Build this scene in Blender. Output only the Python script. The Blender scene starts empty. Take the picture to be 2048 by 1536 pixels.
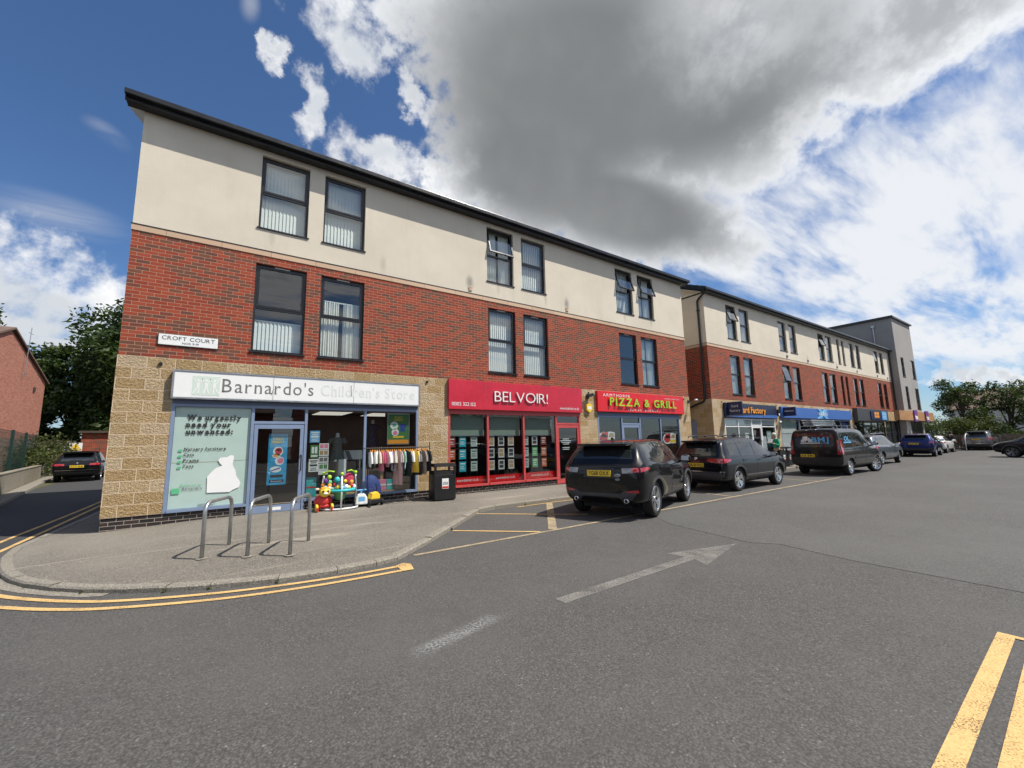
import bpy, bmesh, math, random
import numpy as np
from mathutils import Vector, Matrix, Euler
from mathutils.bvhtree import BVHTree

sc = bpy.context.scene
COL = sc.collection
R_ = math.radians
random.seed(7)

# ------------------------------------------------------------------ camera, sky, sun, exposure
cam_d = bpy.data.cameras.new("camera"); cam = bpy.data.objects.new("camera", cam_d); COL.objects.link(cam)
cam_d.sensor_width = 36.0; cam_d.lens = 36.0*839.64/2048.0; cam_d.clip_end = 3000; cam_d.clip_start = 0.05
CR = ((0.82311, -0.567535, -0.019829), (-0.061065, -0.123172, 0.990505), (0.564589, 0.814084, 0.136041))
cam.matrix_world = Matrix(((CR[0][0], CR[1][0], -CR[2][0], 1.7608), (CR[0][1], CR[1][1], -CR[2][1], -11.1256),
                           (CR[0][2], CR[1][2], -CR[2][2], 1.2854), (0, 0, 0, 1)))
sc.camera = cam
SUN = Vector((0.398, -0.371, 0.839)).normalized()
SUN_EL = math.asin(SUN.z); SUN_AZ = math.atan2(SUN.x, SUN.y)
sd = bpy.data.lights.new("sun", 'SUN'); sd.energy = 5.0; sd.angle = R_(0.53); sd.color = (1.0, 0.94, 0.85)
so = bpy.data.objects.new("sun", sd); COL.objects.link(so); so.location = (10, -30, 40)
so.rotation_euler = (-SUN).to_track_quat('-Z', 'Y').to_euler()
vs = sc.view_settings; sc.display_settings.display_device = 'sRGB'
vs.view_transform = 'Standard'; vs.look = 'None'; vs.gamma = 1.0; vs.use_curve_mapping = False; vs.exposure = 0.35
cy = sc.cycles; cy.max_bounces = 8; cy.diffuse_bounces = 3; cy.glossy_bounces = 4; cy.transparent_max_bounces = 10
cy.caustics_reflective = False; cy.caustics_refractive = False
cy.use_adaptive_sampling = True
try:
    cy.use_denoising = True; cy.denoiser = 'OPENIMAGEDENOISE'
except Exception: pass

class NT:
    """small helper for writing node trees"""
    def __init__(s, tree): s.t = tree; s.n = tree.nodes; s.l = tree.links
    def new(s, typ, ins=None, **kw):
        n = s.n.new(typ)
        for k, v in kw.items(): setattr(n, k, v)
        for k, v in (ins or {}).items(): s.set(n.inputs[k], v)
        return n
    def set(s, sock, v):
        if isinstance(v, bpy.types.NodeSocket): s.l.new(v, sock)
        elif isinstance(v, bpy.types.Node): s.l.new(v.outputs[0], sock)
        else:
            if sock.type == 'RGBA' and len(v) == 3: v = (*v, 1)
            sock.default_value = v
    def m(s, op, a, b=0.0, c=None, clamp=False):
        n = s.n.new('ShaderNodeMath'); n.operation = op; n.use_clamp = clamp
        s.set(n.inputs[0], a); s.set(n.inputs[1], b)
        if c is not None: s.set(n.inputs[2], c)
        return n.outputs[0]
    def step(s, v, a, b, lo=0.0, hi=1.0):
        n = s.n.new('ShaderNodeMapRange'); n.interpolation_type = 'SMOOTHSTEP'
        s.set(n.inputs['Value'], v); s.set(n.inputs['From Min'], a); s.set(n.inputs['From Max'], b)
        s.set(n.inputs['To Min'], lo); s.set(n.inputs['To Max'], hi)
        return n.outputs[0]
    def mix(s, f, a, b, mode='MIX'):
        n = s.n.new('ShaderNodeMix'); n.data_type = 'RGBA'; n.blend_type = mode
        s.set(n.inputs[0], f); s.set(n.inputs[6], a); s.set(n.inputs[7], b)
        return n.outputs[2]
    def noise(s, vec, scale, detail=4, rough=0.55, dist=0.0, out=0):
        n = s.new('ShaderNodeTexNoise', {'Scale': scale, 'Detail': detail, 'Roughness': rough, 'Distortion': dist})
        if vec is not None: s.set(n.inputs['Vector'], vec)
        return n.outputs[out]
    def ramp(s, f, stops, interp='LINEAR'):
        n = s.n.new('ShaderNodeValToRGB'); n.color_ramp.interpolation = interp
        e = n.color_ramp.elements
        while len(e) < len(stops): e.new(0.5)
        for el, (p, c) in zip(e, stops): el.position = p; el.color = (*c, 1) if len(c) == 3 else c
        s.set(n.inputs[0], f); return n.outputs[0]

# cloud masses of the sky: azimuth, elevation (degrees), half width, half height, roll
CL_D = [(44.8,43.6,.308,.208,-8),(49.7,35.2,.24,.14,-22),(39.4,28.8,.284,.102,-23),(25.1,38.3,.251,.204,4),(9.8,37.3,.226,.108,-11),(56,48,.136,.16,0),(56.4,35.4,.117,.131,-28),(40,62,.45,.3,0)]
CL_G = [(44.8,42.2,.28,.185,-8),(50,35.2,.185,.125,-21),(40.1,29.5,.232,.078,-23),(28,39.6,.18,.142,0)]
CL_W = [(78.1,45.9,.09,.063,-6),(73.2,44.7,.044,.029,12),(82.1,38.3,.036,.051,16),(87.2,41.5,.019,.028,-9),(72.6,34.9,.101,.05,-15),(64.5,33.3,.059,.052,-35),(68.9,41,.046,.02,-30),(105.4,15,.11,.075,-3),(102.3,14.3,.09,.06,6),(108.3,17.5,.06,.06,19),(105.9,11.1,.18,.06,11),(104,9.5,.2,.05,0),(6.2,4.7,.028,.021,-7),(7.8,4.2,.05,.014,-6),(3.9,4.0,.036,.022,-7),(30.3,23,.092,.047,-41),(61.5,38.9,.04,.106,-6),(120,14,.15,.06,0)]
CL_S = [(10.4,21.8,.249,.158,5),(25.1,23,.134,.096,-14),(5.4,27.2,.129,.09,5),(13.1,15.2,.263,.06,-21),(8.3,9.6,.186,.049,-19),(17.9,10.4,.229,.057,-9),(-15,25,.35,.2,0),(-10,10,.35,.13,0)]
CL_L = [(104.1,21.4,.103,.039,0),(101.6,29.5,.037,.02,-22),(90.2,44.6,.018,.03,-5)]
CL_B = [(22.7,42.7,.116,.081,-24),(4.9,34.6,.09,.098,-5)]

def build_world():
    w = bpy.data.worlds.new("World"); sc.world = w; w.use_nodes = True
    g = NT(w.node_tree); g.n.clear()
    sky = g.new('ShaderNodeTexSky', sky_type='NISHITA'); sky.sun_disc = False
    sky.sun_elevation = SUN_EL; sky.sun_rotation = SUN_AZ; sky.air_density = 1.0; sky.dust_density = 0.6; sky.ozone_density = 2.5
    co = g.new('ShaderNodeTexCoord').outputs['Generated']
    d = g.new('ShaderNodeVectorMath', {0: co}, operation='NORMALIZE').outputs[0]
    sep = g.new('ShaderNodeSeparateXYZ', {0: d})
    z = g.m('MAXIMUM', sep.outputs[2], 0.0)
    def blob(b):
        az, el = R_(b[0]), R_(b[1])
        c = Vector((math.cos(az)*math.cos(el), math.sin(az)*math.cos(el), math.sin(el)))
        h = Vector((math.sin(az), -math.cos(az), 0)); up = h.cross(c)
        a = R_(b[4]); tu = h*math.cos(a)+up*math.sin(a); tv = c.cross(tu)
        e = Matrix((tu, tv, c)).transposed().to_euler()
        mp = g.new('ShaderNodeMapping', {'Vector': d, 'Location': c, 'Rotation': e, 'Scale': (b[2], b[3], 0.8)}, vector_type='TEXTURE')
        ln = g.new('ShaderNodeVectorMath', {0: mp.outputs[0]}, operation='LENGTH').outputs['Value']
        return g.m('SUBTRACT', 1.0, ln)
    def union(bs, smooth=0.25):
        r = None
        for b in bs:
            v = blob(b); r = v if r is None else g.m('SMOOTH_MAX', r, v, smooth)
        return r
    nb = g.noise(d, 3.2, 3, 0.5); nf = g.noise(d, 9.0, 9, 0.62); nf2 = g.noise(d, 26.0, 8, 0.6)
    nbc = g.m('SUBTRACT', nb, 0.5); nfc = g.m('SUBTRACT', nf, 0.5); nf2c = g.m('SUBTRACT', nf2, 0.5)
    # large grey cloud with torn bright edges
    fD = union(CL_D)
    fDn = g.m('ADD', g.m('ADD', fD, g.m('MULTIPLY', nbc, 0.45)), g.m('ADD', g.m('MULTIPLY', nfc, 0.9), g.m('MULTIPLY', nf2c, 0.6)))
    aD = g.step(fDn, -0.10, 0.22)
    fG = union(CL_G)
    deep = g.step(g.m('ADD', fG, g.m('ADD', g.m('MULTIPLY', nbc, 0.35), g.m('MULTIPLY', nfc, 0.35))), -0.55, 0.42)
    mid = g.step(g.m('ADD', fDn, g.m('MULTIPLY', nfc, 0.6)), 0.05, 0.6)
    fB = union(CL_B)
    deep = g.m('MULTIPLY', deep, g.step(g.m('ADD', fB, g.m('MULTIPLY', nfc, 0.8)), -0.7, 1.1, 1.0, 0.2))
    pale = g.mix(mid, (0.93, 0.95, 0.98), g.mix(g.step(g.m('ADD', nf, g.m('MULTIPLY', nbc, 0.5)), .38, .62), (0.46, 0.48, 0.505), (0.72, 0.74, 0.77)))
    grey = g.mix(g.step(g.m('ADD', nb, g.m('MULTIPLY', nfc, 0.3)), .30, .72), (0.225, 0.235, 0.243), (0.305, 0.316, 0.325))
    cD = g.mix(deep, pale, grey)
    # small white heaps
    warp = g.new('ShaderNodeVectorMath', {0: g.noise(d, 8.0, 8, 0.62, 0, 1), 1: (0.5, 0.5, 0.5)}, operation='SUBTRACT')
    wsc = g.new('ShaderNodeVectorMath', {0: warp.outputs[0], 'Scale': 0.20}, operation='SCALE')
    d_plain = d; d = g.new('ShaderNodeVectorMath', {0: d_plain, 1: wsc.outputs[0]}, operation='ADD').outputs[0]
    fW = union(CL_W, 0.1); d = d_plain
    fWn = g.m('ADD', fW, g.m('ADD', g.m('MULTIPLY', nfc, 1.2), g.m('MULTIPLY', nf2c, 1.3)))
    aW = g.m('MULTIPLY', g.step(fWn, -0.1, 0.75), g.step(fW, -0.4, 0.1))
    cW = g.mix(g.step(g.m('ADD', g.m('MULTIPLY', nbc, 3.0), fW), 0.15, 0.9), (1.0, 1.0, 1.0), (0.66, 0.70, 0.75))
    # rippled high field, laid on a flat layer seen in perspective
    inv = g.m('DIVIDE', 1.0, g.m('ADD', z, 0.12))
    pl = g.new('ShaderNodeCombineXYZ', {0: g.m('MULTIPLY', sep.outputs[0], inv), 1: g.m('MULTIPLY', sep.outputs[1], inv), 2: 0.0})
    mp = g.new('ShaderNodeMapping', {'Vector': pl.outputs[0], 'Rotation': (0, 0, R_(30)), 'Scale': (0.75, 2.6, 1)})
    n1 = g.noise(mp.outputs[0], 1.7, 9, 0.58, 0.4); n2 = g.noise(mp.outputs[0], 8.0, 5, 0.55, 0.3)
    fS = union(CL_S, 0.3)
    mS = g.step(fS, -0.25, 0.35)
    aS = g.m('MULTIPLY', g.step(g.m('ADD', g.m('ADD', n1, g.m('MULTIPLY', g.m('SUBTRACT', n2, 0.5), 0.3)), g.m('MULTIPLY', fS, 0.14)), 0.30, 0.66), mS)
    aS = g.m('MULTIPLY', aS, 0.93)
    fL = union(CL_L, 0.1)
    aL = g.m('MULTIPLY', g.m('MULTIPLY', g.step(fL, 0.0, 0.9), g.step(n1, 0.3, 0.7)), 0.45)
    # scattered cloud over the rest of the sky, behind the viewpoint
    back = g.new('ShaderNodeVectorMath', {0: d, 1: (-0.57, -0.82, 0.0)}, operation='DOT_PRODUCT').outputs['Value']
    aB = g.m('MULTIPLY', g.step(n1, 0.40, 0.58), g.step(back, 0.05, 0.4))
    cB = g.mix(g.step(n1, 0.55, 0.75), (0.95, 0.97, 1.0), (0.40, 0.42, 0.45))
    hz = g.step(z, 0.0, 0.09, 0.35, 0.0)
    # deepen the blue overhead the way the phone did
    blue = g.mix(1.0, sky.outputs[0], (0.64, 0.84, 1.06), 'MULTIPLY')
    bg = g.new('ShaderNodeBackground', {'Color': blue, 'Strength': 0.088})
    def over(base, col, alpha, st):
        b = g.new('ShaderNodeBackground', {'Color': col, 'Strength': st})
        mx = g.new('ShaderNodeMixShader', {0: alpha}); g.l.new(base, mx.inputs[1]); g.l.new(b.outputs[0], mx.inputs[2])
        return mx.outputs[0]
    o = bg.outputs[0]
    o = over(o, (0.75, 0.84, 0.95), hz, 0.75)
    o = over(o, (0.95, 0.97, 1.0), aL, 0.6)
    o = over(o, cB, aB, 0.8)
    o = over(o, (0.95, 0.97, 1.0), aS, 0.74)
    o = over(o, cW, aW, 0.8)
    o = over(o, cD, aD, 0.78)
    out = g.new('ShaderNodeOutputWorld'); g.l.new(o, out.inputs[0])
build_world()

# ------------------------------------------------------------------ materials
MATS = {}
def mat(name, col, rough=0.6, metal=0.0, spec=0.5, var=0.0, vscale=3.0, bump=0.0, bscale=40.0, coat=0.0, emit=None, estr=1.0, alpha=None, sheen=0.0):
    if name in MATS: return MATS[name]
    m = bpy.data.materials.new(name); m.use_nodes = True; g = NT(m.node_tree)
    p = g.n['Principled BSDF']
    p.inputs['Base Color'].default_value = (*col, 1); p.inputs['Roughness'].default_value = rough
    p.inputs['Metallic'].default_value = metal; p.inputs['Specular IOR Level'].default_value = spec
    p.inputs['Coat Weight'].default_value = coat; p.inputs['Coat Roughness'].default_value = 0.03
    co = g.new('ShaderNodeTexCoord').outputs['Object']
    n = g.noise(co, vscale, 5, 0.6)
    if var:
        c = g.mix(g.step(n, 0.25, 0.75), tuple(max(0, x*(1-var)) for x in col), tuple(min(1, x*(1+var)) for x in col))
        g.l.new(c, p.inputs['Base Color'])
    r = g.step(n, 0.3, 0.7, max(0.0, rough-0.06), min(1, rough+0.06)); g.l.new(r, p.inputs['Roughness'])
    if bump:
        b = g.new('ShaderNodeBump', {'Height': g.noise(co, bscale, 4, 0.6), 'Strength': bump, 'Distance': 0.01})
        g.l.new(b.outputs[0], p.inputs['Normal'])
    if emit:
        p.inputs['Emission Color'].default_value = (*emit, 1); p.inputs['Emission Strength'].default_value = estr
    MATS[name] = m; return m

def glass_mat(name, tint=(0.86, 0.91, 0.89), base=0.05, gain=1.2):
    m = bpy.data.materials.new(name); m.use_nodes = True; g = NT(m.node_tree); g.n.clear()
    bf = g.new('ShaderNodeNewGeometry').outputs['Backfacing']
    fr = g.new('ShaderNodeFresnel', {'IOR': g.m('SUBTRACT', 1.5, g.m('MULTIPLY', bf, 1.5-1/1.5))}); f = g.m('ADD', g.m('MULTIPLY', fr.outputs[0], gain), base, clamp=True)
    co = g.new('ShaderNodeTexCoord').outputs['Object']
    bp = g.new('ShaderNodeBump', {'Height': g.noise(co, 1.3, 2, 0.4), 'Strength': 0.03, 'Distance': 0.05})
    tr = g.new('ShaderNodeBsdfTransparent', {'Color': tint}); gl = g.new('ShaderNodeBsdfGlossy', {'Color': (1, 1, 1), 'Roughness': 0.0, 'Normal': bp.outputs[0]})
    mx = g.new('ShaderNodeMixShader', {0: f}); g.l.new(tr.outputs[0], mx.inputs[1]); g.l.new(gl.outputs[0], mx.inputs[2])
    o = g.new('ShaderNodeOutputMaterial'); g.l.new(mx.outputs[0], o.inputs[0])
    MATS[name] = m; return m

def masonry(name, bw, bh, mortar, stops, mcol, bumpn=0.3, bscale=60, bdist=0.004, rough=0.85, ms=0.01, rockn=None, offs=(0, 0)):
    m = bpy.data.materials.new(name); m.use_nodes = True; g = NT(m.node_tree); p = g.n['Principled BSDF']
    uv = g.new('ShaderNodeTexCoord').outputs['UV']
    mp = g.new('ShaderNodeMapping', {'Vector': uv, 'Location': (offs[0], offs[1], 0)}).outputs[0]
    b = g.new('ShaderNodeTexBrick', {'Vector': mp, 'Color1': (0, 0, 0), 'Color2': (1, 1, 1), 'Mortar': (0.5, 0.5, 0.5), 'Scale': 1.0, 'Mortar Size': ms, 'Mortar Smooth': 0.25, 'Bias': 0.0, 'Brick Width': bw, 'Row Height': bh})
    tint = g.m('ADD', b.outputs['Color'], g.m('MULTIPLY', g.m('SUBTRACT', g.noise(mp, 1.1, 3), 0.5), 0.35))
    c = g.ramp(tint, stops)
    fine = g.noise(mp, bscale, 5, 0.65)
    c = g.mix(g.step(fine, 0.3, 0.7, 0.0, 0.22), c, g.mix(1.0, c, (0.6, 0.6, 0.6), 'MULTIPLY'))
    big = g.noise(mp, 0.45, 4, 0.6)
    c = g.mix(g.step(big, 0.4, 0.75, 0.0, 0.16), c, g.mix(1.0, c, (0.62, 0.66, 0.7), 'MULTIPLY'))
    c = g.mix(b.outputs['Fac'], c, mcol)
    g.l.new(c, p.inputs['Base Color']); p.inputs['Roughness'].default_value = rough; p.inputs['Specular IOR Level'].default_value = 0.25
    h = g.m('ADD', g.m('MULTIPLY', g.m('SUBTRACT', 1.0, b.outputs['Fac']), 1.0), g.m('MULTIPLY', fine, bumpn))
    if rockn:
        rk = g.noise(mp, rockn, 5, 0.6, 0.6); rk2 = g.noise(mp, rockn*2.6, 4, 0.6)
        h = g.m('MULTIPLY', g.m('SUBTRACT', 1.0, b.outputs['Fac']), g.m('ADD', 0.55, g.m('ADD', g.m('MULTIPLY', rk, 1.6), g.m('MULTIPLY', rk2, 0.7))))
    bp = g.new('ShaderNodeBump', {'Height': h, 'Strength': 1.0, 'Distance': bdist}); g.l.new(bp.outputs[0], p.inputs['Normal'])
    MATS[name] = m; return m

def ground_mat(name, c1, c2, speck, patch, fine=140, bump=0.5, rough=0.85, streak=None, speckamt=0.7):
    m = bpy.data.materials.new(name); m.use_nodes = True; g = NT(m.node_tree); p = g.n['Principled BSDF']
    co = g.new('ShaderNodeTexCoord').outputs['Object']
    n1 = g.noise(co, fine, 3, 0.7); n2 = g.noise(co, fine*0.33, 4, 0.7); n3 = g.noise(co, 0.35, 5, 0.6); n4 = g.noise(co, 2.3, 5, 0.65)
    pb = g.new('ShaderNodeTexVoronoi', {'Vector': co, 'Scale': fine*1.25, 'Randomness': 1.0}); pr_ = g.new('ShaderNodeSeparateColor', {0: pb.outputs['Color']}).outputs[1]
    c = g.mix(g.m('ADD', g.m('MULTIPLY', g.step(n1, 0.32, 0.68), 0.45), g.m('MULTIPLY', pr_, 0.55)), c1, c2)
    c = g.mix(g.m('MULTIPLY', g.step(pb.outputs['Distance'], 0.35, 0.75), 0.6), c, tuple(x*0.55 for x in c1))
    c = g.mix(g.m('MULTIPLY', g.step(n2, 0.5, 0.72), 0.5), c, c1)
    vo = g.new('ShaderNodeTexVoronoi', {'Vector': co, 'Scale': fine*0.75, 'Randomness': 1.0})
    sp = g.m('MULTIPLY', g.m('LESS_THAN', vo.outputs['Distance'], 0.3), g.m('GREATER_THAN', g.new('ShaderNodeSeparateColor', {0: vo.outputs['Color']}).outputs[0], 0.965))
    c = g.mix(g.m('MULTIPLY', sp, speckamt), c, speck)
    c = g.mix(g.step(n3, 0.38, 0.7, 0.0, 0.6), c, patch)
    c = g.mix(g.step(n4, 0.45, 0.75, 0.0, 0.22), c, c1)
    if streak:
        mp = g.new('ShaderNodeMapping', {'Vector': co, 'Rotation': (0, 0, R_(streak[0])), 'Scale': (0.5, 6.0, 1)}).outputs[0]
        c = g.mix(g.step(g.noise(mp, 0.6, 6, 0.6), 0.56, 0.72, 0.0, streak[1]), c, streak[2])
    # hairline wear
    wv = g.noise(co, 1.1, 6, 0.7, 1.0)
    c = g.mix(g.m('MULTIPLY', g.step(g.m('ABSOLUTE', g.m('SUBTRACT', wv, 0.5)), 0.0, 0.006, 1.0, 0.0), 0.25), c, tuple(x*0.45 for x in c1))
    g.l.new(c, p.inputs['Base Color']); p.inputs['Roughness'].default_value = rough; p.inputs['Specular IOR Level'].default_value = 0.35
    h = g.m('ADD', n1, g.m('MULTIPLY', n2, 0.7))
    bp = g.new('ShaderNodeBump', {'Height': h, 'Strength': bump, 'Distance': 0.008}); g.l.new(bp.outputs[0], p.inputs['Normal'])
    MATS[name] = m; return m

def paint_line_mat(name, col, wear=0.45, scale=9.0, opac=1.0, soft=False):
    """worn thermoplastic line: the road shows through where it has rubbed off"""
    m = bpy.data.materials.new(name); m.use_nodes = True; g = NT(m.node_tree); p = g.n['Principled BSDF']
    co = g.new('ShaderNodeTexCoord').outputs['Object']
    n = g.noise(co, scale*9, 5, 0.7); n2 = g.noise(co, scale*0.4, 4, 0.6)
    f = g.step(g.m('ADD', n, g.m('MULTIPLY', g.m('SUBTRACT', n2, 0.5), 0.4)), wear-0.1, wear+0.08)
    c = g.mix(g.step(g.noise(co, 45, 4, 0.7), 0.3, 0.7), tuple(x*0.8 for x in col), tuple(min(1, x*1.1) for x in col))
    g.l.new(c, p.inputs['Base Color']); p.inputs['Roughness'].default_value = 0.75; g.l.new(g.m('MULTIPLY', f, opac), p.inputs['Alpha'])
    if soft:
        gc = g.new('ShaderNodeSeparateXYZ', {0: g.new('ShaderNodeTexCoord').outputs['Generated']})
        e = [g.m('SUBTRACT', 1.0, g.m('ABSOLUTE', g.m('MULTIPLY_ADD', gc.outputs[k], 2.0, -1.0))) for k in (0, 1)]
        g.l.new(g.m('MULTIPLY', g.m('MULTIPLY', g.step(e[0], 0.0, 0.5), g.step(e[1], 0.0, 0.8)), g.m('MULTIPLY', f, opac)), p.inputs['Alpha'])
    bp = g.new('ShaderNodeBump', {'Height': g.noise(co, 130, 3, 0.7), 'Strength': 0.4, 'Distance': 0.006}); g.l.new(bp.outputs[0], p.inputs['Normal'])
    MATS[name] = m; return m

def leaf_mat(name, dark, light, scale=0.7):
    m = bpy.data.materials.new(name); m.use_nodes = True; g = NT(m.node_tree); g.n.clear()
    co = g.new('ShaderNodeTexCoord').outputs['Object']
    n = g.noise(co, scale, 3, 0.6); n2 = g.noise(co, 9.0, 3, 0.6)
    c = g.mix(g.step(g.m('ADD', g.m('MULTIPLY', n, 0.6), g.m('MULTIPLY', n2, 0.4)), 0.36, 0.64), dark, light)
    df = g.new('ShaderNodeBsdfPrincipled', {'Base Color': c, 'Roughness': 0.55, 'Specular IOR Level': 0.3})
    tl = g.new('ShaderNodeBsdfTranslucent', {'Color': g.mix(1.0, c, (1.3, 1.5, 0.6), 'MULTIPLY')})
    mx = g.new('ShaderNodeMixShader', {0: 0.3}); g.l.new(df.outputs[0], mx.inputs[1]); g.l.new(tl.outputs[0], mx.inputs[2])
    o = g.new('ShaderNodeOutputMaterial'); g.l.new(mx.outputs[0], o.inputs[0])
    MATS[name] = m; return m

BR = [(0.0, (0.265, 0.045, 0.024)), (0.42, (0.345, 0.070, 0.034)), (0.62, (0.255, 0.050, 0.028)), (0.70, (0.135, 0.057, 0.040)), (1.0, (0.185, 0.073, 0.043))]
masonry("red_brick", .225, .075, None, BR, (0.44, 0.28, 0.20), ms=0.005)
masonry("pink_brick", .225, .075, None, [(0, (0.30, 0.09, 0.06)), (1, (0.42, 0.17, 0.12))], (0.5, 0.36, 0.28), ms=0.005)
masonry("blue_brick", .225, .075, None, [(0, (0.022, 0.02, 0.021)), (0.6, (0.032, 0.028, 0.028)), (1, (0.05, 0.035, 0.032))], (0.42, 0.36, 0.3), ms=0.005, rough=0.5)
masonry("rock_stone", .45, .225, None, [(0, (0.58, 0.40, 0.20)), (0.5, (0.69, 0.505, 0.285)), (1, (0.76, 0.60, 0.40))], (0.67, 0.53, 0.385), ms=0.008, bdist=0.085, rockn=24, bscale=40, rough=0.9)
def render_mat():
    m = bpy.data.materials.new("cream_render"); m.use_nodes = True; g = NT(m.node_tree); p = g.n['Principled BSDF']
    uv = g.new('ShaderNodeTexCoord').outputs['UV']
    n = g.noise(uv, 0.7, 5, 0.6); mp = g.new('ShaderNodeMapping', {'Vector': uv, 'Scale': (1, 0.12, 1)}).outputs[0]
    st = g.noise(mp, 3.0, 5, 0.6); fn = g.noise(uv, 30, 5, 0.7); fn2 = g.noise(uv, 90, 3, 0.7)
    c = g.mix(g.step(n, 0.3, 0.7), (0.685, 0.62, 0.51), (0.615, 0.555, 0.455))
    c = g.mix(g.step(st, 0.5, 0.8, 0, 0.35), c, (0.50, 0.45, 0.37))
    c = g.mix(g.step(fn, 0.60, 0.74, 0, 0.4), c, (0.42, 0.38, 0.31))
    for (sx, sz, wx, wz, am) in ((7.93, 6.28, .17, .32, .75), (12.0, 6.28, .16, .30, .75), (5.2, 6.25, .12, .3, .3), (2.5, 6.3, .10, .35, .25), (9.0, 6.3, .1, .3, .25), (11.0, 6.3, .09, .35, .3), (15.2, 6.3, .1, .3, .25), (16.9, 6.3, .09, .3, .3), (29.9, 6.35, .12, .25, .5), (37.8, 6.3, .12, .25, .5), (32.9, 6.3, .12, .25, .4), (41.8, 6.3, .12, .25, .4)):
        dv = g.new('ShaderNodeVectorMath', {0: g.new('ShaderNodeMapping', {'Vector': uv, 'Location': (sx, sz, 0), 'Scale': (wx, wz, 1)}, vector_type='TEXTURE').outputs[0]}, operation='LENGTH').outputs['Value']
        c = g.mix(g.m('MULTIPLY', g.step(g.m('ADD', dv, g.m('MULTIPLY', g.m('SUBTRACT', fn, 0.5), 1.6)), 0.1, 1.1, am, 0.0), 1.0), c, (0.20, 0.205, 0.18))
    g.l.new(c, p.inputs['Base Color']); p.inputs['Roughness'].default_value = 0.95; p.inputs['Specular IOR Level'].default_value = 0.15
    bp = g.new('ShaderNodeBump', {'Height': g.m('ADD', fn2, fn), 'Strength': 0.35, 'Distance': 0.01}); g.l.new(bp.outputs[0], p.inputs['Normal'])
    MATS["cream_render"] = m
render_mat()
mat("band_stone", (0.60, 0.42, 0.29), 0.9, var=0.1, bump=0.2)
masonry("string_band", .98, 4.0, None, [(0, (0.56, 0.39, 0.27)), (1, (0.64, 0.46, 0.32))], (0.05, 0.04, 0.035), ms=0.003, bscale=30, offs=(.43, .4))
mat("grey_render", (0.30, 0.285, 0.27), 0.95, var=0.06, vscale=1.0, bump=0.2)
mat("anthracite", (0.013, 0.014, 0.016), 0.32, var=0.1)
mat("black_plastic", (0.012, 0.012, 0.013), 0.4)
mat("black_matt", (0.008, 0.008, 0.009), 0.8)
mat("roof_tile", (0.06, 0.062, 0.066), 0.7, var=0.2, bump=0.4, bscale=12)
mat("white_soffit", (0.7, 0.7, 0.7), 0.6)
mat("blue_frame", (0.19, 0.25, 0.37), 0.45, var=0.05)
mat("blue_frame_dark", (0.10, 0.13, 0.2), 0.5, var=0.05)
mat("red_frame", (0.50, 0.07, 0.07), 0.42, var=0.08)
mat("white_frame", (0.75, 0.76, 0.76), 0.45, var=0.03)
mat("blind", (0.86, 0.87, 0.84), 0.8, var=0.03)
mat("curtain", (0.74, 0.74, 0.70), 0.9, var=0.05, vscale=8)
mat("interior", (0.10, 0.095, 0.09), 0.9, var=0.15)
mat("interior_pale", (0.30, 0.29, 0.27), 0.9, var=0.1)
mat("white", (0.80, 0.80, 0.79), 0.5, var=0.02)
mat("paper", (0.78, 0.78, 0.75), 0.8, var=0.04)
mat("ink", (0.02, 0.02, 0.022), 0.6)
mat("lamp_panel", (0.9, 0.9, 0.85), 0.5, emit=(1.0, 0.93, 0.8), estr=0.6)
glass_mat("window_glass", (0.86, 0.91, 0.90), 0.045, 1.5)
glass_mat("shop_glass", (0.76, 0.81, 0.81), 0.05, 1.3)
glass_mat("clear_glass", (0.97, 0.985, 0.98), 0.01, 0.7)
ground_mat("asphalt", (0.049, 0.047, 0.045), (0.136, 0.131, 0.126), (0.32, 0.31, 0.29), (0.094, 0.090, 0.086), fine=55, bump=1.0, speckamt=.45, streak=(3, 0.4, (0.070, 0.067, 0.064)))
ground_mat("asphalt_patch", (0.060, 0.058, 0.056), (0.146, 0.142, 0.137), (0.32, 0.31, 0.30), (0.106, 0.104, 0.100), fine=55, bump=1.0, speckamt=.4)
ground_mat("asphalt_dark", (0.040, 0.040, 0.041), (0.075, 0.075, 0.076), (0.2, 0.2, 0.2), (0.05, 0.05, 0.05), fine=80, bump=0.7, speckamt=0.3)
ground_mat("pavement", (0.10, 0.090, 0.077), (0.27, 0.245, 0.205), (0.55, 0.52, 0.46), (0.235, 0.215, 0.18), fine=48, bump=0.9, streak=(18, 0.45, (0.40, 0.365, 0.30)))
ground_mat("kerb_concrete", (0.17, 0.155, 0.13), (0.36, 0.33, 0.275), (0.5, 0.48, 0.43), (0.20, 0.185, 0.15), fine=45, bump=0.7)
ground_mat("old_concrete", (0.20, 0.175, 0.13), (0.36, 0.32, 0.25), (0.5, 0.48, 0.42), (0.13, 0.115, 0.085), fine=22, bump=0.6)
paint_line_mat("yellow_line", (0.60, 0.395, 0.155), 0.415)
paint_line_mat("pale_line", (0.46, 0.37, 0.23), 0.44, opac=0.8)
paint_line_mat("white_line", (0.40, 0.375, 0.335), 0.50, opac=0.45)
paint_line_mat("ghost_line", (0.42, 0.43, 0.43), 0.5, 5.0, opac=0.38, soft=True)
leaf_mat("leaf_dark", (0.0176, 0.0336, 0.0096), (0.0600, 0.0920, 0.0240))
leaf_mat("leaf_mid", (0.0217, 0.0372, 0.0099), (0.0744, 0.1023, 0.0279))
leaf_mat("leaf_olive", (0.0310, 0.0434, 0.0124), (0.0992, 0.1178, 0.0372))
mat("bark", (0.07, 0.055, 0.04), 0.95, var=0.3, vscale=6, bump=0.5)

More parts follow.
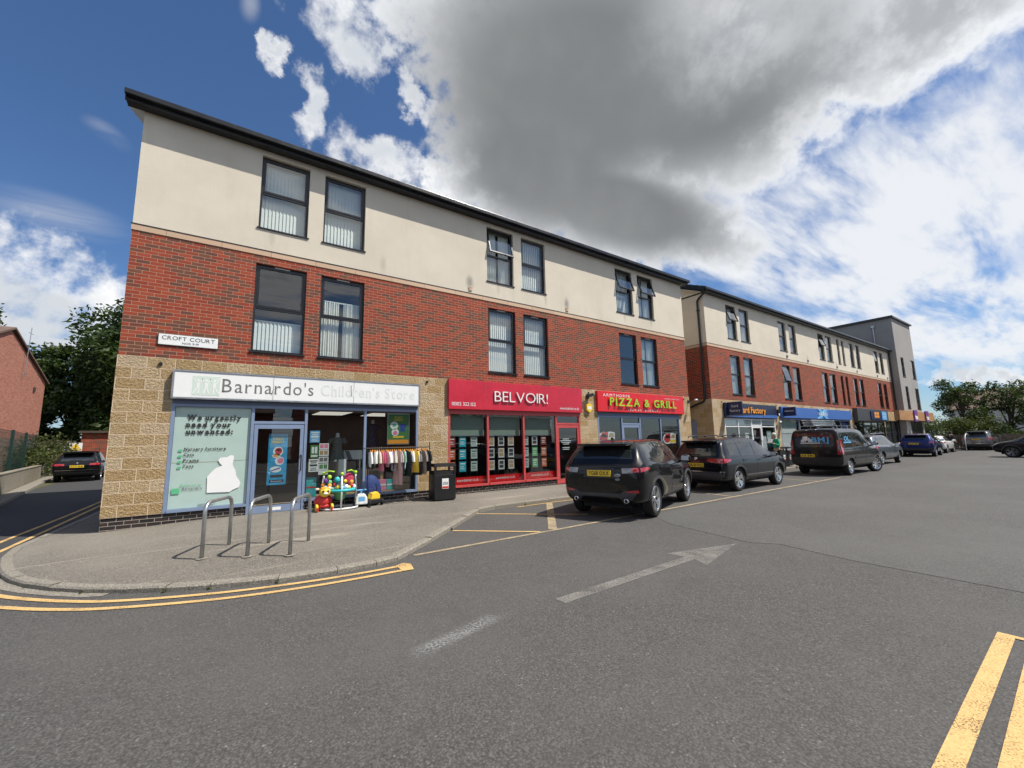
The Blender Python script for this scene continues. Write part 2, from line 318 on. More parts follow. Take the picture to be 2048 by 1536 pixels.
# ------------------------------------------------------------------ mesh helpers
class MB:
    def __init__(s): s.v = []; s.f = []; s.m = []
    def poly(s, pts, m=0):
        i = len(s.v); s.v += [tuple(p) for p in pts]; s.f.append(tuple(range(i, i+len(pts)))); s.m.append(m); return s
    def box(s, x0, x1, y0, y1, z0, z1, m=0, M=None):
        c = [(x, y, z) for z in (z0, z1) for y in (y0, y1) for x in (x0, x1)]
        if M is not None: c = [tuple(M @ Vector(p)) for p in c]
        i = len(s.v); s.v += c
        for f in ((0,2,3,1),(4,5,7,6),(0,1,5,4),(2,6,7,3),(0,4,6,2),(1,3,7,5)):
            s.f.append(tuple(i+k for k in f)); s.m.append(m)
        return s
    def prism(s, poly, h0, h1, axis='z', m=0, M=None):
        def P(a, b, h): return {'z': (a, b, h), 'y': (a, h, b), 'x': (h, a, b)}[axis]
        n = len(poly); i = len(s.v); c = [P(a, b, h0) for a, b in poly]+[P(a, b, h1) for a, b in poly]
        if M is not None: c = [tuple(M @ Vector(p)) for p in c]
        s.v += c
        s.f.append(tuple(i+k for k in range(n))); s.f.append(tuple(i+n+k for k in reversed(range(n)))); s.m += [m, m]
        for k in range(n):
            j = (k+1) % n; s.f.append((i+k, i+n+k, i+n+j, i+j)); s.m.append(m)
        return s
    def tube(s, path, r, n=8, closed=False, m=0, cap=True):
        P = [Vector(p) for p in path]; k = len(P)
        rs = r if isinstance(r, (list, tuple)) else [r]*k
        i0 = len(s.v); prev = None
        for j, p in enumerate(P):
            a = P[(j+1) % k] if (closed or j < k-1) else p; b = P[j-1] if (closed or j > 0) else p
            t = (a-b).normalized() if (a-b).length > 1e-9 else Vector((0, 0, 1))
            if prev is None:
                u = t.cross(Vector((0, 0, 1)));
                if u.length < 1e-3: u = t.cross(Vector((1, 0, 0)))
            else: u = prev - t*prev.dot(t)
            u.normalize(); prev = u; w = t.cross(u)
            for q in range(n):
                an = 2*math.pi*q/n; s.v.append(tuple(p+(u*math.cos(an)+w*math.sin(an))*rs[j]))
        for j in range(k if closed else k-1):
            jj = (j+1) % k
            for q in range(n):
                qq = (q+1) % n; s.f.append((i0+j*n+q, i0+j*n+qq, i0+jj*n+qq, i0+jj*n+q)); s.m.append(m)
        if cap and not closed:
            s.f.append(tuple(i0+q for q in reversed(range(n)))); s.f.append(tuple(i0+(k-1)*n+q for q in range(n))); s.m += [m, m]
        return s
    def lathe(s, prof, c=(0, 0, 0), axis='z', n=24, m=0, cap=True):
        i0 = len(s.v); k = len(prof)
        for r, h in prof:
            for q in range(n):
                a = 2*math.pi*q/n; x, y = r*math.cos(a), r*math.sin(a)
                p = {'z': (x, y, h), 'y': (x, h, y), 'x': (h, x, y)}[axis]
                s.v.append((p[0]+c[0], p[1]+c[1], p[2]+c[2]))
        for j in range(k-1):
            for q in range(n):
                qq = (q+1) % n; s.f.append((i0+j*n+q, i0+j*n+qq, i0+(j+1)*n+qq, i0+(j+1)*n+q)); s.m.append(m)
        if cap and prof[0][0] > 1e-4: s.f.append(tuple(i0+q for q in range(n))); s.m.append(m)
        if cap and prof[-1][0] > 1e-4: s.f.append(tuple(i0+(k-1)*n+q for q in range(n))); s.m.append(m)
        return s
    def ball(s, c, r, n=12, m=0, M=None):
        if not isinstance(r, (list, tuple)): r = (r, r, r)
        i0 = len(s.v); k = max(5, n//2)
        for j in range(k+1):
            th = math.pi*j/k
            for q in range(n):
                a = 2*math.pi*q/n; p = Vector((r[0]*math.sin(th)*math.cos(a), r[1]*math.sin(th)*math.sin(a), r[2]*math.cos(th)))
                if M is not None: p = M @ p
                s.v.append((p.x+c[0], p.y+c[1], p.z+c[2]))
        for j in range(k):
            for q in range(n):
                qq = (q+1) % n; s.f.append((i0+j*n+q, i0+(j+1)*n+q, i0+(j+1)*n+qq, i0+j*n+qq)); s.m.append(m)
        return s
    def text(s, txt, o, u, v, w=None, h=0.1, depth=0.0, m=0, bold=0.0, serif=0.0, align='L', gap=0.0):
        """lettering laid on a plane: o = baseline start, u/v unit directions, w = total width, h = capital height"""
        o, u, v = Vector(o), Vector(u), Vector(v); nrm = u.cross(v)
        V, F = glyphs(txt, bold, serif, gap)
        if not V: return s
        x0 = min(p[0] for p in V); x1 = max(p[0] for p in V); sx = h if w is None else w/max(1e-6, x1-x0); sy = h
        off = -x0*sx if align == 'L' else (-(x0+x1)/2*sx if align == 'C' else -x1*sx)
        i0 = len(s.v)
        for x, y, zz in V: s.v.append(tuple(o+u*(x*sx+off)+v*(y*sy)+nrm*(zz+depth)))
        for f in F: s.f.append(tuple(i0+k for k in f)); s.m.append(m)
        if depth > 0.004:   # raised letters get sides
            cnt = {}
            for f in F:
                for a, b in zip(f, f[1:]+f[:1]): cnt[(a, b)] = 1
            for (a, b) in cnt:
                if (b, a) not in cnt:
                    pa, pb = Vector(s.v[i0+a]), Vector(s.v[i0+b]); k = len(s.v)
                    s.v += [tuple(pa-nrm*depth), tuple(pb-nrm*depth)]; s.f.append((i0+a, k, k+1, i0+b)); s.m.append(m)
        return s
    def mesh(s, name, mats, smooth=False):
        me = bpy.data.meshes.new(name); me.from_pydata(s.v, [], s.f); me.validate(clean_customdata=False)
        for m in mats: me.materials.append(MATS[m] if isinstance(m, str) else m)
        if len(me.polygons) == len(s.m): me.polygons.foreach_set('material_index', s.m)
        if smooth: me.polygons.foreach_set('use_smooth', [True]*len(me.polygons))
        me.update(); return me
    def build(s, name, mats, parent=None, loc=None, smooth=False, rotz=0.0, fix=False, bevel=0.0):
        if isinstance(mats, str): mats = [mats]
        me = s.mesh(name, mats, smooth)
        if fix or bevel:
            bm = bmesh.new(); bm.from_mesh(me)
            bmesh.ops.recalc_face_normals(bm, faces=bm.faces[:])
            if bevel:
                bmesh.ops.remove_doubles(bm, verts=bm.verts[:], dist=1e-5)
                ed = [e for e in bm.edges if len(e.link_faces) == 2 and e.calc_face_angle(0) > 0.5]
                bmesh.ops.bevel(bm, geom=ed, offset=bevel, segments=2, affect='EDGES', profile=0.6, clamp_overlap=True)
            bm.to_mesh(me); bm.free()
        boxuv(me)
        return link(name, me, parent, loc, rotz)

def boxuv(me):
    n = len(me.loops)
    if not n: return
    uvl = me.uv_layers.new(name="UVMap"); co = np.empty(len(me.vertices)*3, 'f'); me.vertices.foreach_get('co', co); co = co.reshape(-1, 3)
    li = np.empty(n, 'i'); me.loops.foreach_get('vertex_index', li)
    nr = np.empty(len(me.polygons)*3, 'f'); me.polygons.foreach_get('normal', nr); nr = np.abs(nr.reshape(-1, 3))
    tot = np.empty(len(me.polygons), 'i'); me.polygons.foreach_get('loop_total', tot)
    ax = np.repeat(nr.argmax(1), tot); p = co[li]
    uv = np.where((ax == 1)[:, None], p[:, [0, 2]], np.where((ax == 0)[:, None], p[:, [1, 2]], p[:, [0, 1]]))
    uvl.data.foreach_set('uv', uv.astype('f').ravel())

def link(name, me, parent=None, loc=None, rotz=0.0):
    o = bpy.data.objects.new(name, me); COL.objects.link(o)
    if parent is not None: o.parent = parent
    if loc is not None: o.location = loc
    if rotz: o.rotation_euler = (0, 0, rotz)
    return o

def thing(name, label, cat, loc=(0, 0, 0), rotz=0.0, group=None):
    o = bpy.data.objects.new(name, None); COL.objects.link(o); o.empty_display_size = 0.2
    o.location = loc; o.rotation_euler = (0, 0, rotz)
    return tag(o, label, cat, group)

def tag(o, label, cat, group=None):
    o['label'] = label; o['category'] = cat
    if group: o['group'] = group
    return o

def struct(o): o['kind'] = 'structure'; return o

# ---- lettering
_FC = {}
SERIF = {'B': 'lLtT', 'a': 'R', 'r': 'Lt', 'n': 'LRt', 'd': 'RT', 'h': 'LRtT', 'i': 'Ct', 'l': 'Cc', 'u': 'tuR', 'm': 'LMRt', 'W': 'TUV', 'w': 'tuv', 'y': 'tu', 'N': 'TUL', 'P': 'LT', 'F': 'LT', 'f': 'L', 'T': 'C', 'R': 'LTR', 'U': 'TU', 'p': 't'}
def glyph(ch, bold):
    k = (ch, bold)
    if k in _FC: return _FC[k]
    c = bpy.data.curves.new("glyph", 'FONT'); c.body = ch; c.size = 1.0; c.resolution_u = 3; c.offset = bold
    o = bpy.data.objects.new("glyph", c); COL.objects.link(o)
    bpy.context.view_layer.update()
    me = bpy.data.meshes.new_from_object(o.evaluated_get(bpy.context.evaluated_depsgraph_get()))
    V = [(v.co.x, v.co.y) for v in me.vertices]; F = [tuple(p.vertices) for p in me.polygons]
    bpy.data.objects.remove(o); bpy.data.curves.remove(c); bpy.data.meshes.remove(me)
    _FC[k] = (V, F); return V, F
def glyphs(txt, bold=0.0, serif=0.0, gap=0.0):
    capV, _ = glyph('H', 0.0); cap = max(p[1] for p in capV); xh = max(p[1] for p in glyph('x', 0.0)[0])
    V = []; F = []; x = 0.0
    for ch in txt:
        if ch == ' ': x += 0.30/cap+gap; continue
        gv, gf = glyph(ch, bold); i = len(V)
        a = min(p[0] for p in gv); b = max(p[0] for p in gv)
        V += [((p[0]-a)/cap+x, p[1]/cap, 0.0) for p in gv]; F += [tuple(i+k for k in f) for f in gf]
        wd = (b-a)/cap
        if serif and ch in SERIF:
            sw = serif; th = serif*0.42; st = 0.17
            def slab(cx, y, half='b'):
                k = len(V); l = -sw*(1 if half in 'bl' else 0.35); r = sw*(1 if half in 'br' else 0.35)
                V.extend([(x+cx+l, y, .001), (x+cx+r, y, .001), (x+cx+r, y+th, .001), (x+cx+l, y+th, .001)]); F.append((k, k+1, k+2, k+3))
            top = 1.0 if ch.isupper() else xh/cap; asc = max(p[1] for p in gv)/cap
            L, Rr, Cc = st/2, wd-st/2, wd/2
            for sgn in SERIF[ch]:
                if sgn in 'Ll': slab(L, 0)
                elif sgn == 'R': slab(Rr, 0, 'r' if ch in 'adu' else 'b')
                elif sgn == 'M': slab(Cc, 0)
                elif sgn == 'C': slab(Cc, 0)
                elif sgn == 'c': slab(Cc, asc-th, 'l')
                elif sgn == 't': slab(L if ch != 'i' else Cc, top-th, 'l' if ch not in 'wyW' else 'b')
                elif sgn == 'T': slab(L if ch != 'd' else Rr, (1.0 if ch.isupper() else asc)-th, 'l' if ch not in 'WUN' else 'b')
                elif sgn in 'uU': slab(Rr, top-th, 'l' if ch == 'u' else 'b')
                elif sgn in 'vV': slab(Cc, top-th)
        x += wd+0.13+gap+(serif*0.9 if serif else 0)
    return V, F

X_, Y_, Z_ = Vector((1, 0, 0)), Vector((0, 1, 0)), Vector((0, 0, 1))

def wall(mb, x0, x1, z0, z1, yf, holes=(), depth=0.12, m=0, mr=None):
    """front wall facing -Y with reveals round its openings"""
    hs = [(max(a, x0), min(b, x1), max(c, z0), min(d, z1)) for a, b, c, d in holes if b > x0 and a < x1 and d > z0 and c < z1]
    xs = sorted({x0, x1, *[h[0] for h in hs], *[h[1] for h in hs]}); zs = sorted({z0, z1, *[h[2] for h in hs], *[h[3] for h in hs]})
    for a, b in zip(xs, xs[1:]):
        for c, d in zip(zs, zs[1:]):
            mx, mz = (a+b)/2, (c+d)/2
            if any(h[0] < mx < h[1] and h[2] < mz < h[3] for h in hs): continue
            mb.poly([(a, yf, c), (b, yf, c), (b, yf, d), (a, yf, d)], m)
    r = m if mr is None else mr
    for (a, b, c, d), h0 in zip(hs, [h for h in holes if h[1] > x0 and h[0] < x1 and h[3] > z0 and h[2] < z1]):
        y1 = yf+depth
        mb.poly([(a, yf, c), (a, yf, d), (a, y1, d), (a, y1, c)], r); mb.poly([(b, yf, d), (b, yf, c), (b, y1, c), (b, y1, d)], r)
        if h0[3] <= z1+1e-6: mb.poly([(a, yf, d), (b, yf, d), (b, y1, d), (a, y1, d)], r)
        if h0[2] >= z0-1e-6: mb.poly([(a, yf, c), (a, y1, c), (b, y1, c), (b, yf, c)], r)
    return mb

GZ = -0.34   # level of the road
def pave_z(x, y): return -0.19

# ------------------------------------------------------------------ ground, kerbs, markings
KERB = [(-0.45,40.0),(-0.6,14.0),(-0.71,4.37),(-0.84,1.2),(-0.9,.34),(-0.94,-0.54),(-0.84,-1.35),(-0.66,-2.05),(-0.48,-2.6),(-0.29,-3.01),(-0.06,-3.4),(0.22,-3.76),(0.57,-4.12),(0.98,-4.44),(1.35,-4.67),(1.77,-4.88),(2.44,-5.12),(3.1,-5.2),(3.6,-5.19),(3.92,-5.11),(4.77,-4.36),(6.84,-2.35),(7.4,-2.2),(8.31,-2.17),(9.9,-2.2),(14.0,-2.05),(20.0,-1.9),(26.0,-1.5),(40.0,-1.45),(57.6,-1.4)]
def resample(path, step):
    P = [Vector((p[0], p[1], 0)) for p in path]; out = [P[0].copy()]
    for a, b in zip(P, P[1:]):
        L = (b-a).length; k = max(1, round(L/step))
        for j in range(1, k+1): out.append(a.lerp(b, j/k))
    return out
def offset_path(P, d):
    out = []
    for i, p in enumerate(P):
        t = ((P[i+1] if i < len(P)-1 else p)-(P[i-1] if i > 0 else p)).normalized(); out.append(p+Vector((-t.y, t.x, 0))*d)
    return out
def build_ground():
    g = MB(); g.poly([(-900, -900, GZ), (900, -900, GZ), (900, 900, GZ), (-900, 900, GZ)]); struct(g.build("road", "asphalt"))
    mb = MB(); mb.poly([(8.97, -5.95, GZ+.004), (8.62, -7.61, GZ+.004), (8.86, -7.94, GZ+.004), (8.64, -8.9, GZ+.004), (8.5, -12.5, GZ+.004), (75, -14, GZ+.004), (75, -4.75, GZ+.004), (9.6, -5.05, GZ+.004)])
    struct(mb.build("road_patch", "asphalt_patch"))
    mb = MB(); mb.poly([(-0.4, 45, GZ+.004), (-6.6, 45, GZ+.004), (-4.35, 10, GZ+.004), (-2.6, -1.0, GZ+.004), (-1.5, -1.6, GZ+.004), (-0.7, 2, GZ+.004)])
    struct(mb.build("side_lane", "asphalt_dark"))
    # kerb stones with open joints
    KP = resample(KERB, 0.91); KI = offset_path(KP, 0.13)   # inner side lies to the left of travel
    zk = lambda p: -0.275+0.035*min(1, max(0, (p.x-3.5)/3.5)); mb = MB()
    for i in range(len(KP)-1):
        a, b, c, d = KP[i], KP[i+1], KI[i+1], KI[i]
        e = (b-a).normalized()*0.004; rnd = random.uniform(-.004, .004); zz = zk(a)+rnd
        a2, b2, c2, d2 = a+e, b-e, c-e, d+e; bv = (a-d).normalized()*0.02
        mb.poly([(a2.x, a2.y, GZ-.05), (b2.x, b2.y, GZ-.05), (b2.x, b2.y, zz-.02), (a2.x, a2.y, zz-.02)])
        mb.poly([(a2.x, a2.y, zz-.02), (b2.x, b2.y, zz-.02), (b2.x-bv.x, b2.y-bv.y, zz), (a2.x-bv.x, a2.y-bv.y, zz)])
        mb.poly([(a2.x-bv.x, a2.y-bv.y, zz), (b2.x-bv.x, b2.y-bv.y, zz), (c2.x, c2.y, zz), (d2.x, d2.y, zz)])
        mb.poly([(a2.x, a2.y, GZ), (a2.x, a2.y, zz-.02), (d2.x, d2.y, zz), (d2.x, d2.y, GZ)]); mb.poly([(b2.x, b2.y, GZ), (c2.x, c2.y, GZ), (c2.x, c2.y, zz), (b2.x, b2.y, zz-.02)])
    struct(mb.build("kerb", "kerb_concrete"))
    # pavement slab between kerb and walls
    def wallpt(p):
        if p.x < 0.0 and p.y > 0: return Vector((0.3, p.y, -0.25))
        if p.y > -0.2 and p.x < 0: return Vector((0.3, 0.3, -0.25))
        x = min(max(p.x, 0.3), 60)
        if p.x < 3.95: x = max(0.3, min(5.0, (p.x+1.0)*1.05-0.2))
        return Vector((x, 0.3, -0.25+0.07*min(1, max(0, x/1.6))))
    mb = MB(); W = [wallpt(p) for p in KI]; n = 4
    for i in range(len(KI)-1):
        for k in range(n):
            q = []
            for j, t in ((i, k/n), (i+1, k/n), (i+1, (k+1)/n), (i, (k+1)/n)):
                a = Vector((KI[j].x, KI[j].y, zk(KI[j])-.004)); q.append(tuple(a.lerp(W[j], t)))
            mb.poly(q)
    # behind the front line: between the blocks
    mb.poly([(19.0, .3, -.18), (21.4, .3, -.18), (21.4, 12, -.18), (19.0, 12, -.18)])
    struct(mb.build("pavement", "pavement"))
    mb = MB(); mb.poly([(x, y, GZ+.0045) for x, y in ((-.36, -3.2), (-.06, -3.62), (.30, -4.02), (.62, -4.32), (.78, -4.40), (.86, -4.28), (.52, -4.02), (.2, -3.7), (-.1, -3.34), (-.3, -3.0), (-.5, -2.55), (-.62, -2.65))])
    struct(mb.build("gutter_concrete", "kerb_concrete"))
    wd = []   # weeds rooted in the joint at the foot of the kerb
    rg = random.Random(3)
    for i, p in enumerate(KP):
        if p.y < -2.0 and p.x < 9 and rg.random() < .5: wd.append((p.x-.01, p.y-.012, GZ+.012, rg.uniform(.008, .026)))
    global WEEDS; WEEDS = wd
    z1 = GZ+.008
    def strip(mb, path, w, step=0.25, jitter=0.0):
        P = resample(path, step); A = offset_path(P, w/2); B = offset_path(P, -w/2)
        for i in range(len(P)-1):
            j = lambda: random.uniform(-jitter, jitter)
            mb.poly([(A[i].x, A[i].y, z1), (B[i].x, B[i].y, z1), (B[i+1].x, B[i+1].y, z1), (A[i+1].x, A[i+1].y, z1)])
    def smooth(path, k=3):
        P = [Vector(p) for p in path]
        for _ in range(k):
            Q = [P[0]]
            for a, b in zip(P, P[1:]): Q += [a.lerp(b, .25), a.lerp(b, .75)]
            P = Q+[P[-1]]
        return [(p.x, p.y) for p in P]
    mb = MB()
    strip(mb, smooth([(-0.95, 30), (-1.0, 7), (-1.05, 1.78), (-1.10, -0.37), (-1.10, -1.3), (-0.98, -2.1), (-0.68, -2.95), (-0.22, -3.63), (0.18, -4.09), (0.65, -4.53), (1.03, -4.78), (1.73, -5.085), (2.24, -5.235), (2.84, -5.35), (3.42, -5.40), (3.84, -5.40)]), 0.075)
    strip(mb, smooth([(-1.12, 30), (-1.2, 7), (-1.31, 3.1), (-1.40, 0.68), (-1.42, -0.6), (-1.38, -1.6), (-1.2, -2.4), (-0.86, -3.2), (-0.4, -3.85), (-0.02, -4.2), (0.28, -4.50), (0.71, -4.84), (1.07, -5.04), (1.74, -5.325), (2.22, -5.455), (2.81, -5.555), (3.37, -5.595), (3.9, -5.61)]), 0.075)
    mb.poly([(3.80, -5.36, z1+.002), (3.80, -5.65, z1+.002), (3.94, -5.66, z1+.002), (4.0, -5.40, z1+.002), (3.93, -5.29, z1+.002)])
    struct(mb.build("double_yellow_line", "yellow_line"))
    mb = MB()
    strip(mb, [(4.2, -5.0), (6.86, -4.97), (13, -4.82), (21.5, -4.68)], 0.085)
    struct(mb.build("bay_edge_line", "pale_line"))
    mb = MB(); strip(mb, [(5.43, -3.80), (6.62, -4.92)], 0.07); strip(mb, [(6.70, -2.47), (7.83, -3.55), (8.55, -4.2)], 0.07); strip(mb, [(7.95, -2.3), (9.0, -2.25), (10.2, -2.27)], 0.06)
    struct(mb.build("bay_hatch_line", "yellow_line"))
    mb = MB(); strip(mb, [(9.0, -2.30), (6.93, -4.90)], 0.16); strip(mb, [(13.9, -2.2), (13.5, -4.78)], 0.09); strip(mb, [(19.9, -2.1), (19.5, -4.65)], 0.09)
    struct(mb.build("bay_end_line", "pale_line"))
    mb = MB(); strip(mb, [(4.72, -7.65), (7.15, -7.55)], 0.15); mb.poly([(8.38, -7.53, z1), (7.09, -7.22, z1), (7.13, -7.48, z1), (7.13, -7.62, z1), (6.99, -7.88, z1)])
    struct(mb.build("road_arrow", "white_line"))
    mb = MB(); mb.poly([(-.56, -.13, 0), (.56, -.13, 0), (.56, .13, 0), (-.56, .13, 0)]); struct(mb.build("worn_road_mark", "ghost_line", None, (3.55, -7.68, z1), rotz=R_(15)))
    mb = MB(); strip(mb, [(-6.0, -10.66), (4.0, -10.455), (7.03, -10.385)], 0.10); strip(mb, [(-6.0, -10.95), (4.0, -10.655), (7.05, -10.555)], 0.10)
    mb.poly([(7.03, -10.335, z1), (7.03, -10.62, z1), (7.09, -10.62, z1), (7.09, -10.335, z1)])
    struct(mb.build("double_yellow_line", "yellow_line"))
    mb = MB()
    mb.poly([(-60, 60, GZ+.006), (-60, 2, GZ+.006), (-6.0, 2, GZ+.006), (-4.3, 10, GZ+.006), (-6.6, 45, GZ+.006), (-6.6, 60, GZ+.006)])
    ground_mat("verge_earth", (0.05, 0.055, 0.02), (0.12, 0.13, 0.05), (0.25, 0.25, 0.12), (0.10, 0.09, 0.05), fine=40)
    struct(mb.build("verge", "verge_earth"))
build_ground()

# ------------------------------------------------------------------ windows
_WM = {}
def win_mesh(kind, w, h):
    k = (kind, round(w, 3), round(h, 3))
    if k in _WM: return _WM[k]
    mb = MB(); f = 0.048; t = h*0.5; y0, y1 = 0.075, 0.14
    if kind == 'frame':
        mb.box(0, f, y0, y1, 0, h); mb.box(w-f, w, y0, y1, 0, h); mb.box(f, w-f, y0, y1, 0, f); mb.box(f, w-f, y0, y1, h-f, h); mb.box(f, w-f, y0+.005, y1, t-.03, t+.02)
        me = mb.mesh("window", ["anthracite"])
    elif kind == 'sash':   # upper opening light, hinged at its head
        a = f+.002; s = 0.045; hh = h-f-t-.022
        mb.box(a, a+s, -.03, .02, -hh, 0); mb.box(w-a-s, w-a, -.03, .02, -hh, 0); mb.box(a+s, w-a-s, -.03, .02, -s, 0); mb.box(a+s, w-a-s, -.03, .02, -hh, -hh+s)
        me = mb.mesh("sash", ["anthracite"])
    elif kind == 'upane':
        a = f+.04; hh = h-f-t-.022; mb.poly([(a, -.005, -hh+.04), (w-a, -.005, -hh+.04), (w-a, -.005, -.04), (a, -.005, -.04)]); me = mb.mesh("pane", ["window_glass"])
    elif kind == 'lpane':
        mb.poly([(f, .105, f), (w-f, .105, f), (w-f, .105, t-.03), (f, .105, t-.03)]); me = mb.mesh("pane", ["window_glass"])
    elif kind == 'sill':
        mb.box(-.03, w+.03, -.035, .08, -.035, -.003); me = mb.mesh("sill", ["anthracite"])
    elif kind == 'vent':
        mb.box(w*.36, w*.66, .06, .074, h-.036, h-.014); me = mb.mesh("trickle_vent", ["white"])
    elif kind.startswith('blind'):
        lo, hi = {'blind': (0.05, h-.06), 'blind_half': (0.05, h*.36), 'blind_high': (.05, h-.06)}[kind]
        n = int(w/0.088); ang = R_(17)
        for i in range(n):
            x = .06+(w-.12)*(i+.5)/n; dx, dy = .0475*math.cos(ang), .0475*math.sin(ang)
            mb.poly([(x-dx, .22-dy, lo), (x+dx, .22+dy, lo), (x+dx, .22+dy, hi), (x-dx, .22-dy, hi)])
        mb.box(.05, w-.05, .20, .24, hi, hi+.03); me = mb.mesh("blind", ["blind"])
    elif kind.startswith('curtain'):
        hi = h*.72 if kind == 'curtain_low' else h-.06
        for s, (a, b) in enumerate(((.05, w*.46), (w*.56, w-.05))):
            n = 24; pts = [(a+(b-a)*i/n, .22+.022*math.sin(i*2.1+s)+.01*math.sin(i*.9)) for i in range(n+1)]
            for p, q in zip(pts, pts[1:]): mb.poly([(p[0], p[1], .05), (q[0], q[1], .05), (q[0], q[1], hi), (p[0], p[1], hi)])
        mb.box(.05, w-.05, .22, .25, hi-.02, hi+.012); me = mb.mesh("curtain", ["curtain"])
    boxuv(me); _WM[k] = me; return me
def window(b, x, z0, w, h, cover='blind', tilt=0, vent=True, y=0.0):
    wo = link("window", win_mesh('frame', w, h), b, (x, y, z0))
    def sub(nm, kind, loc=(0, 0, 0), rx=0.0):
        o = link(nm, win_mesh(kind, w, h), wo, loc); o.rotation_euler = (rx, 0, 0); return o
    hz = h-.05; rx = -R_(tilt)
    sub("sash", 'sash', (0, .10, hz), rx); sub("pane", 'upane', (0, .10, hz), rx); sub("pane", 'lpane'); sub("sill", 'sill')
    if vent: sub("trickle_vent", 'vent')
    if cover: sub(cover.split('_')[0], cover)
    return wo

def shopfront(b, x0, x1, z1, mull, matn, door=None, doorz=-.2, head=None, transoms=None, base=0.0, y=-0.02, bw=.06, dmat=None, glass="shop_glass", clear=()):
    """aluminium shop front: mullion positions, one door bay; panes and door are parts of their own"""
    mb = MB(); y0, y1 = y, y+.08; xs = [x0]+list(mull)+[x1]
    fl = lambda i: (doorz if door is not None and i in (door, door+1) else base)
    for i, x in enumerate(xs):
        a = x if i == 0 else (x-bw if i == len(xs)-1 else x-bw/2); mb.box(a, a+bw, y0, y1, fl(i), z1)
    fr = None; panes = []
    for i in range(len(xs)-1):
        a = xs[i]+(bw if i == 0 else bw/2); c = xs[i+1]-(bw if i == len(xs)-2 else bw/2)
        mb.box(a, c, y0+.004, y1-.004, z1-bw, z1)
        if door == i:
            hd = head or 1.85; mb.box(a, c, y0+.004, y1-.004, hd, hd+bw)
            panes.append((a, c, hd+bw, z1-bw)); dr = (a, c, doorz+.02, hd)
        else:
            mb.box(a, c, y0-.02, y1-.004, base, base+bw)
            t = (transoms or {}).get(i)
            if t: mb.box(a, c, y0+.004, y1-.004, t, t+bw*.8); panes += [(a, c, base+bw, t), (a, c, t+bw*.8, z1-bw)]
            else: panes.append((a, c, base+bw, z1-bw) if i not in clear else (a, c, base+bw, z1-bw, 1))
    fr = mb.build("shopfront", matn, b)
    for a, c, lo, hi, *cl in panes:
        p = MB(); p.poly([(a, y+.04, lo), (c, y+.04, lo), (c, y+.04, hi), (a, y+.04, hi)]); p.build("pane", "clear_glass" if cl else glass, fr)
    if door is not None:
        a, c, lo, hi = dr; s = .085; d = MB(); ya, yb = y+.012, y+.07
        d.box(a+.01, a+s, ya, yb, lo, hi-.01); d.box(c-s, c-.01, ya, yb, lo, hi-.01); d.box(a+s, c-s, ya, yb, hi-.11, hi-.01); d.box(a+s, c-s, ya, yb, lo, lo+.16)
        do = d.build("shop_door", dmat or matn, b)
        p = MB(); p.poly([(a+s, y+.045, lo+.16), (c-s, y+.045, lo+.16), (c-s, y+.045, hi-.11), (a+s, y+.045, hi-.11)]); p.build("pane", glass, do)
        h = MB(); h.tube([(c-s*.6, ya-.003, lo+.9), (c-s*.6, ya-.05, lo+.9), (c-s*.6, ya-.05, lo+1.25), (c-s*.6, ya-.003, lo+1.25)], .014, 8); h.build("handle", "black_plastic" if matn != "white_frame" else "white_frame", do)
        k = MB(); k.box(a+.35*(c-a), a+.6*(c-a), ya-.004, ya-.001, lo+.04, lo+.11); k.build("kick_plate", "white", do)
    return fr

def zone(b, name, matn, X0, X1, z0, z1, y, holes, depth, D=9.0, rm=None, side=True):
    mb = MB(); wall(mb, X0, X1, z0, z1, y, holes, depth, 0, 1 if rm else None)
    e = -y
    if side:
        mb.poly([(X0, y, z0), (X0, y, z1), (X0, D, z1), (X0, D, z0)]); mb.poly([(X1, y, z1), (X1, y, z0), (X1, D, z0), (X1, D, z1)])
    mb.poly([(X0, D, z0), (X0, D, z1), (X1, D, z1), (X1, D, z0)])
    return mb.build(name, [matn, rm] if rm else matn, b)

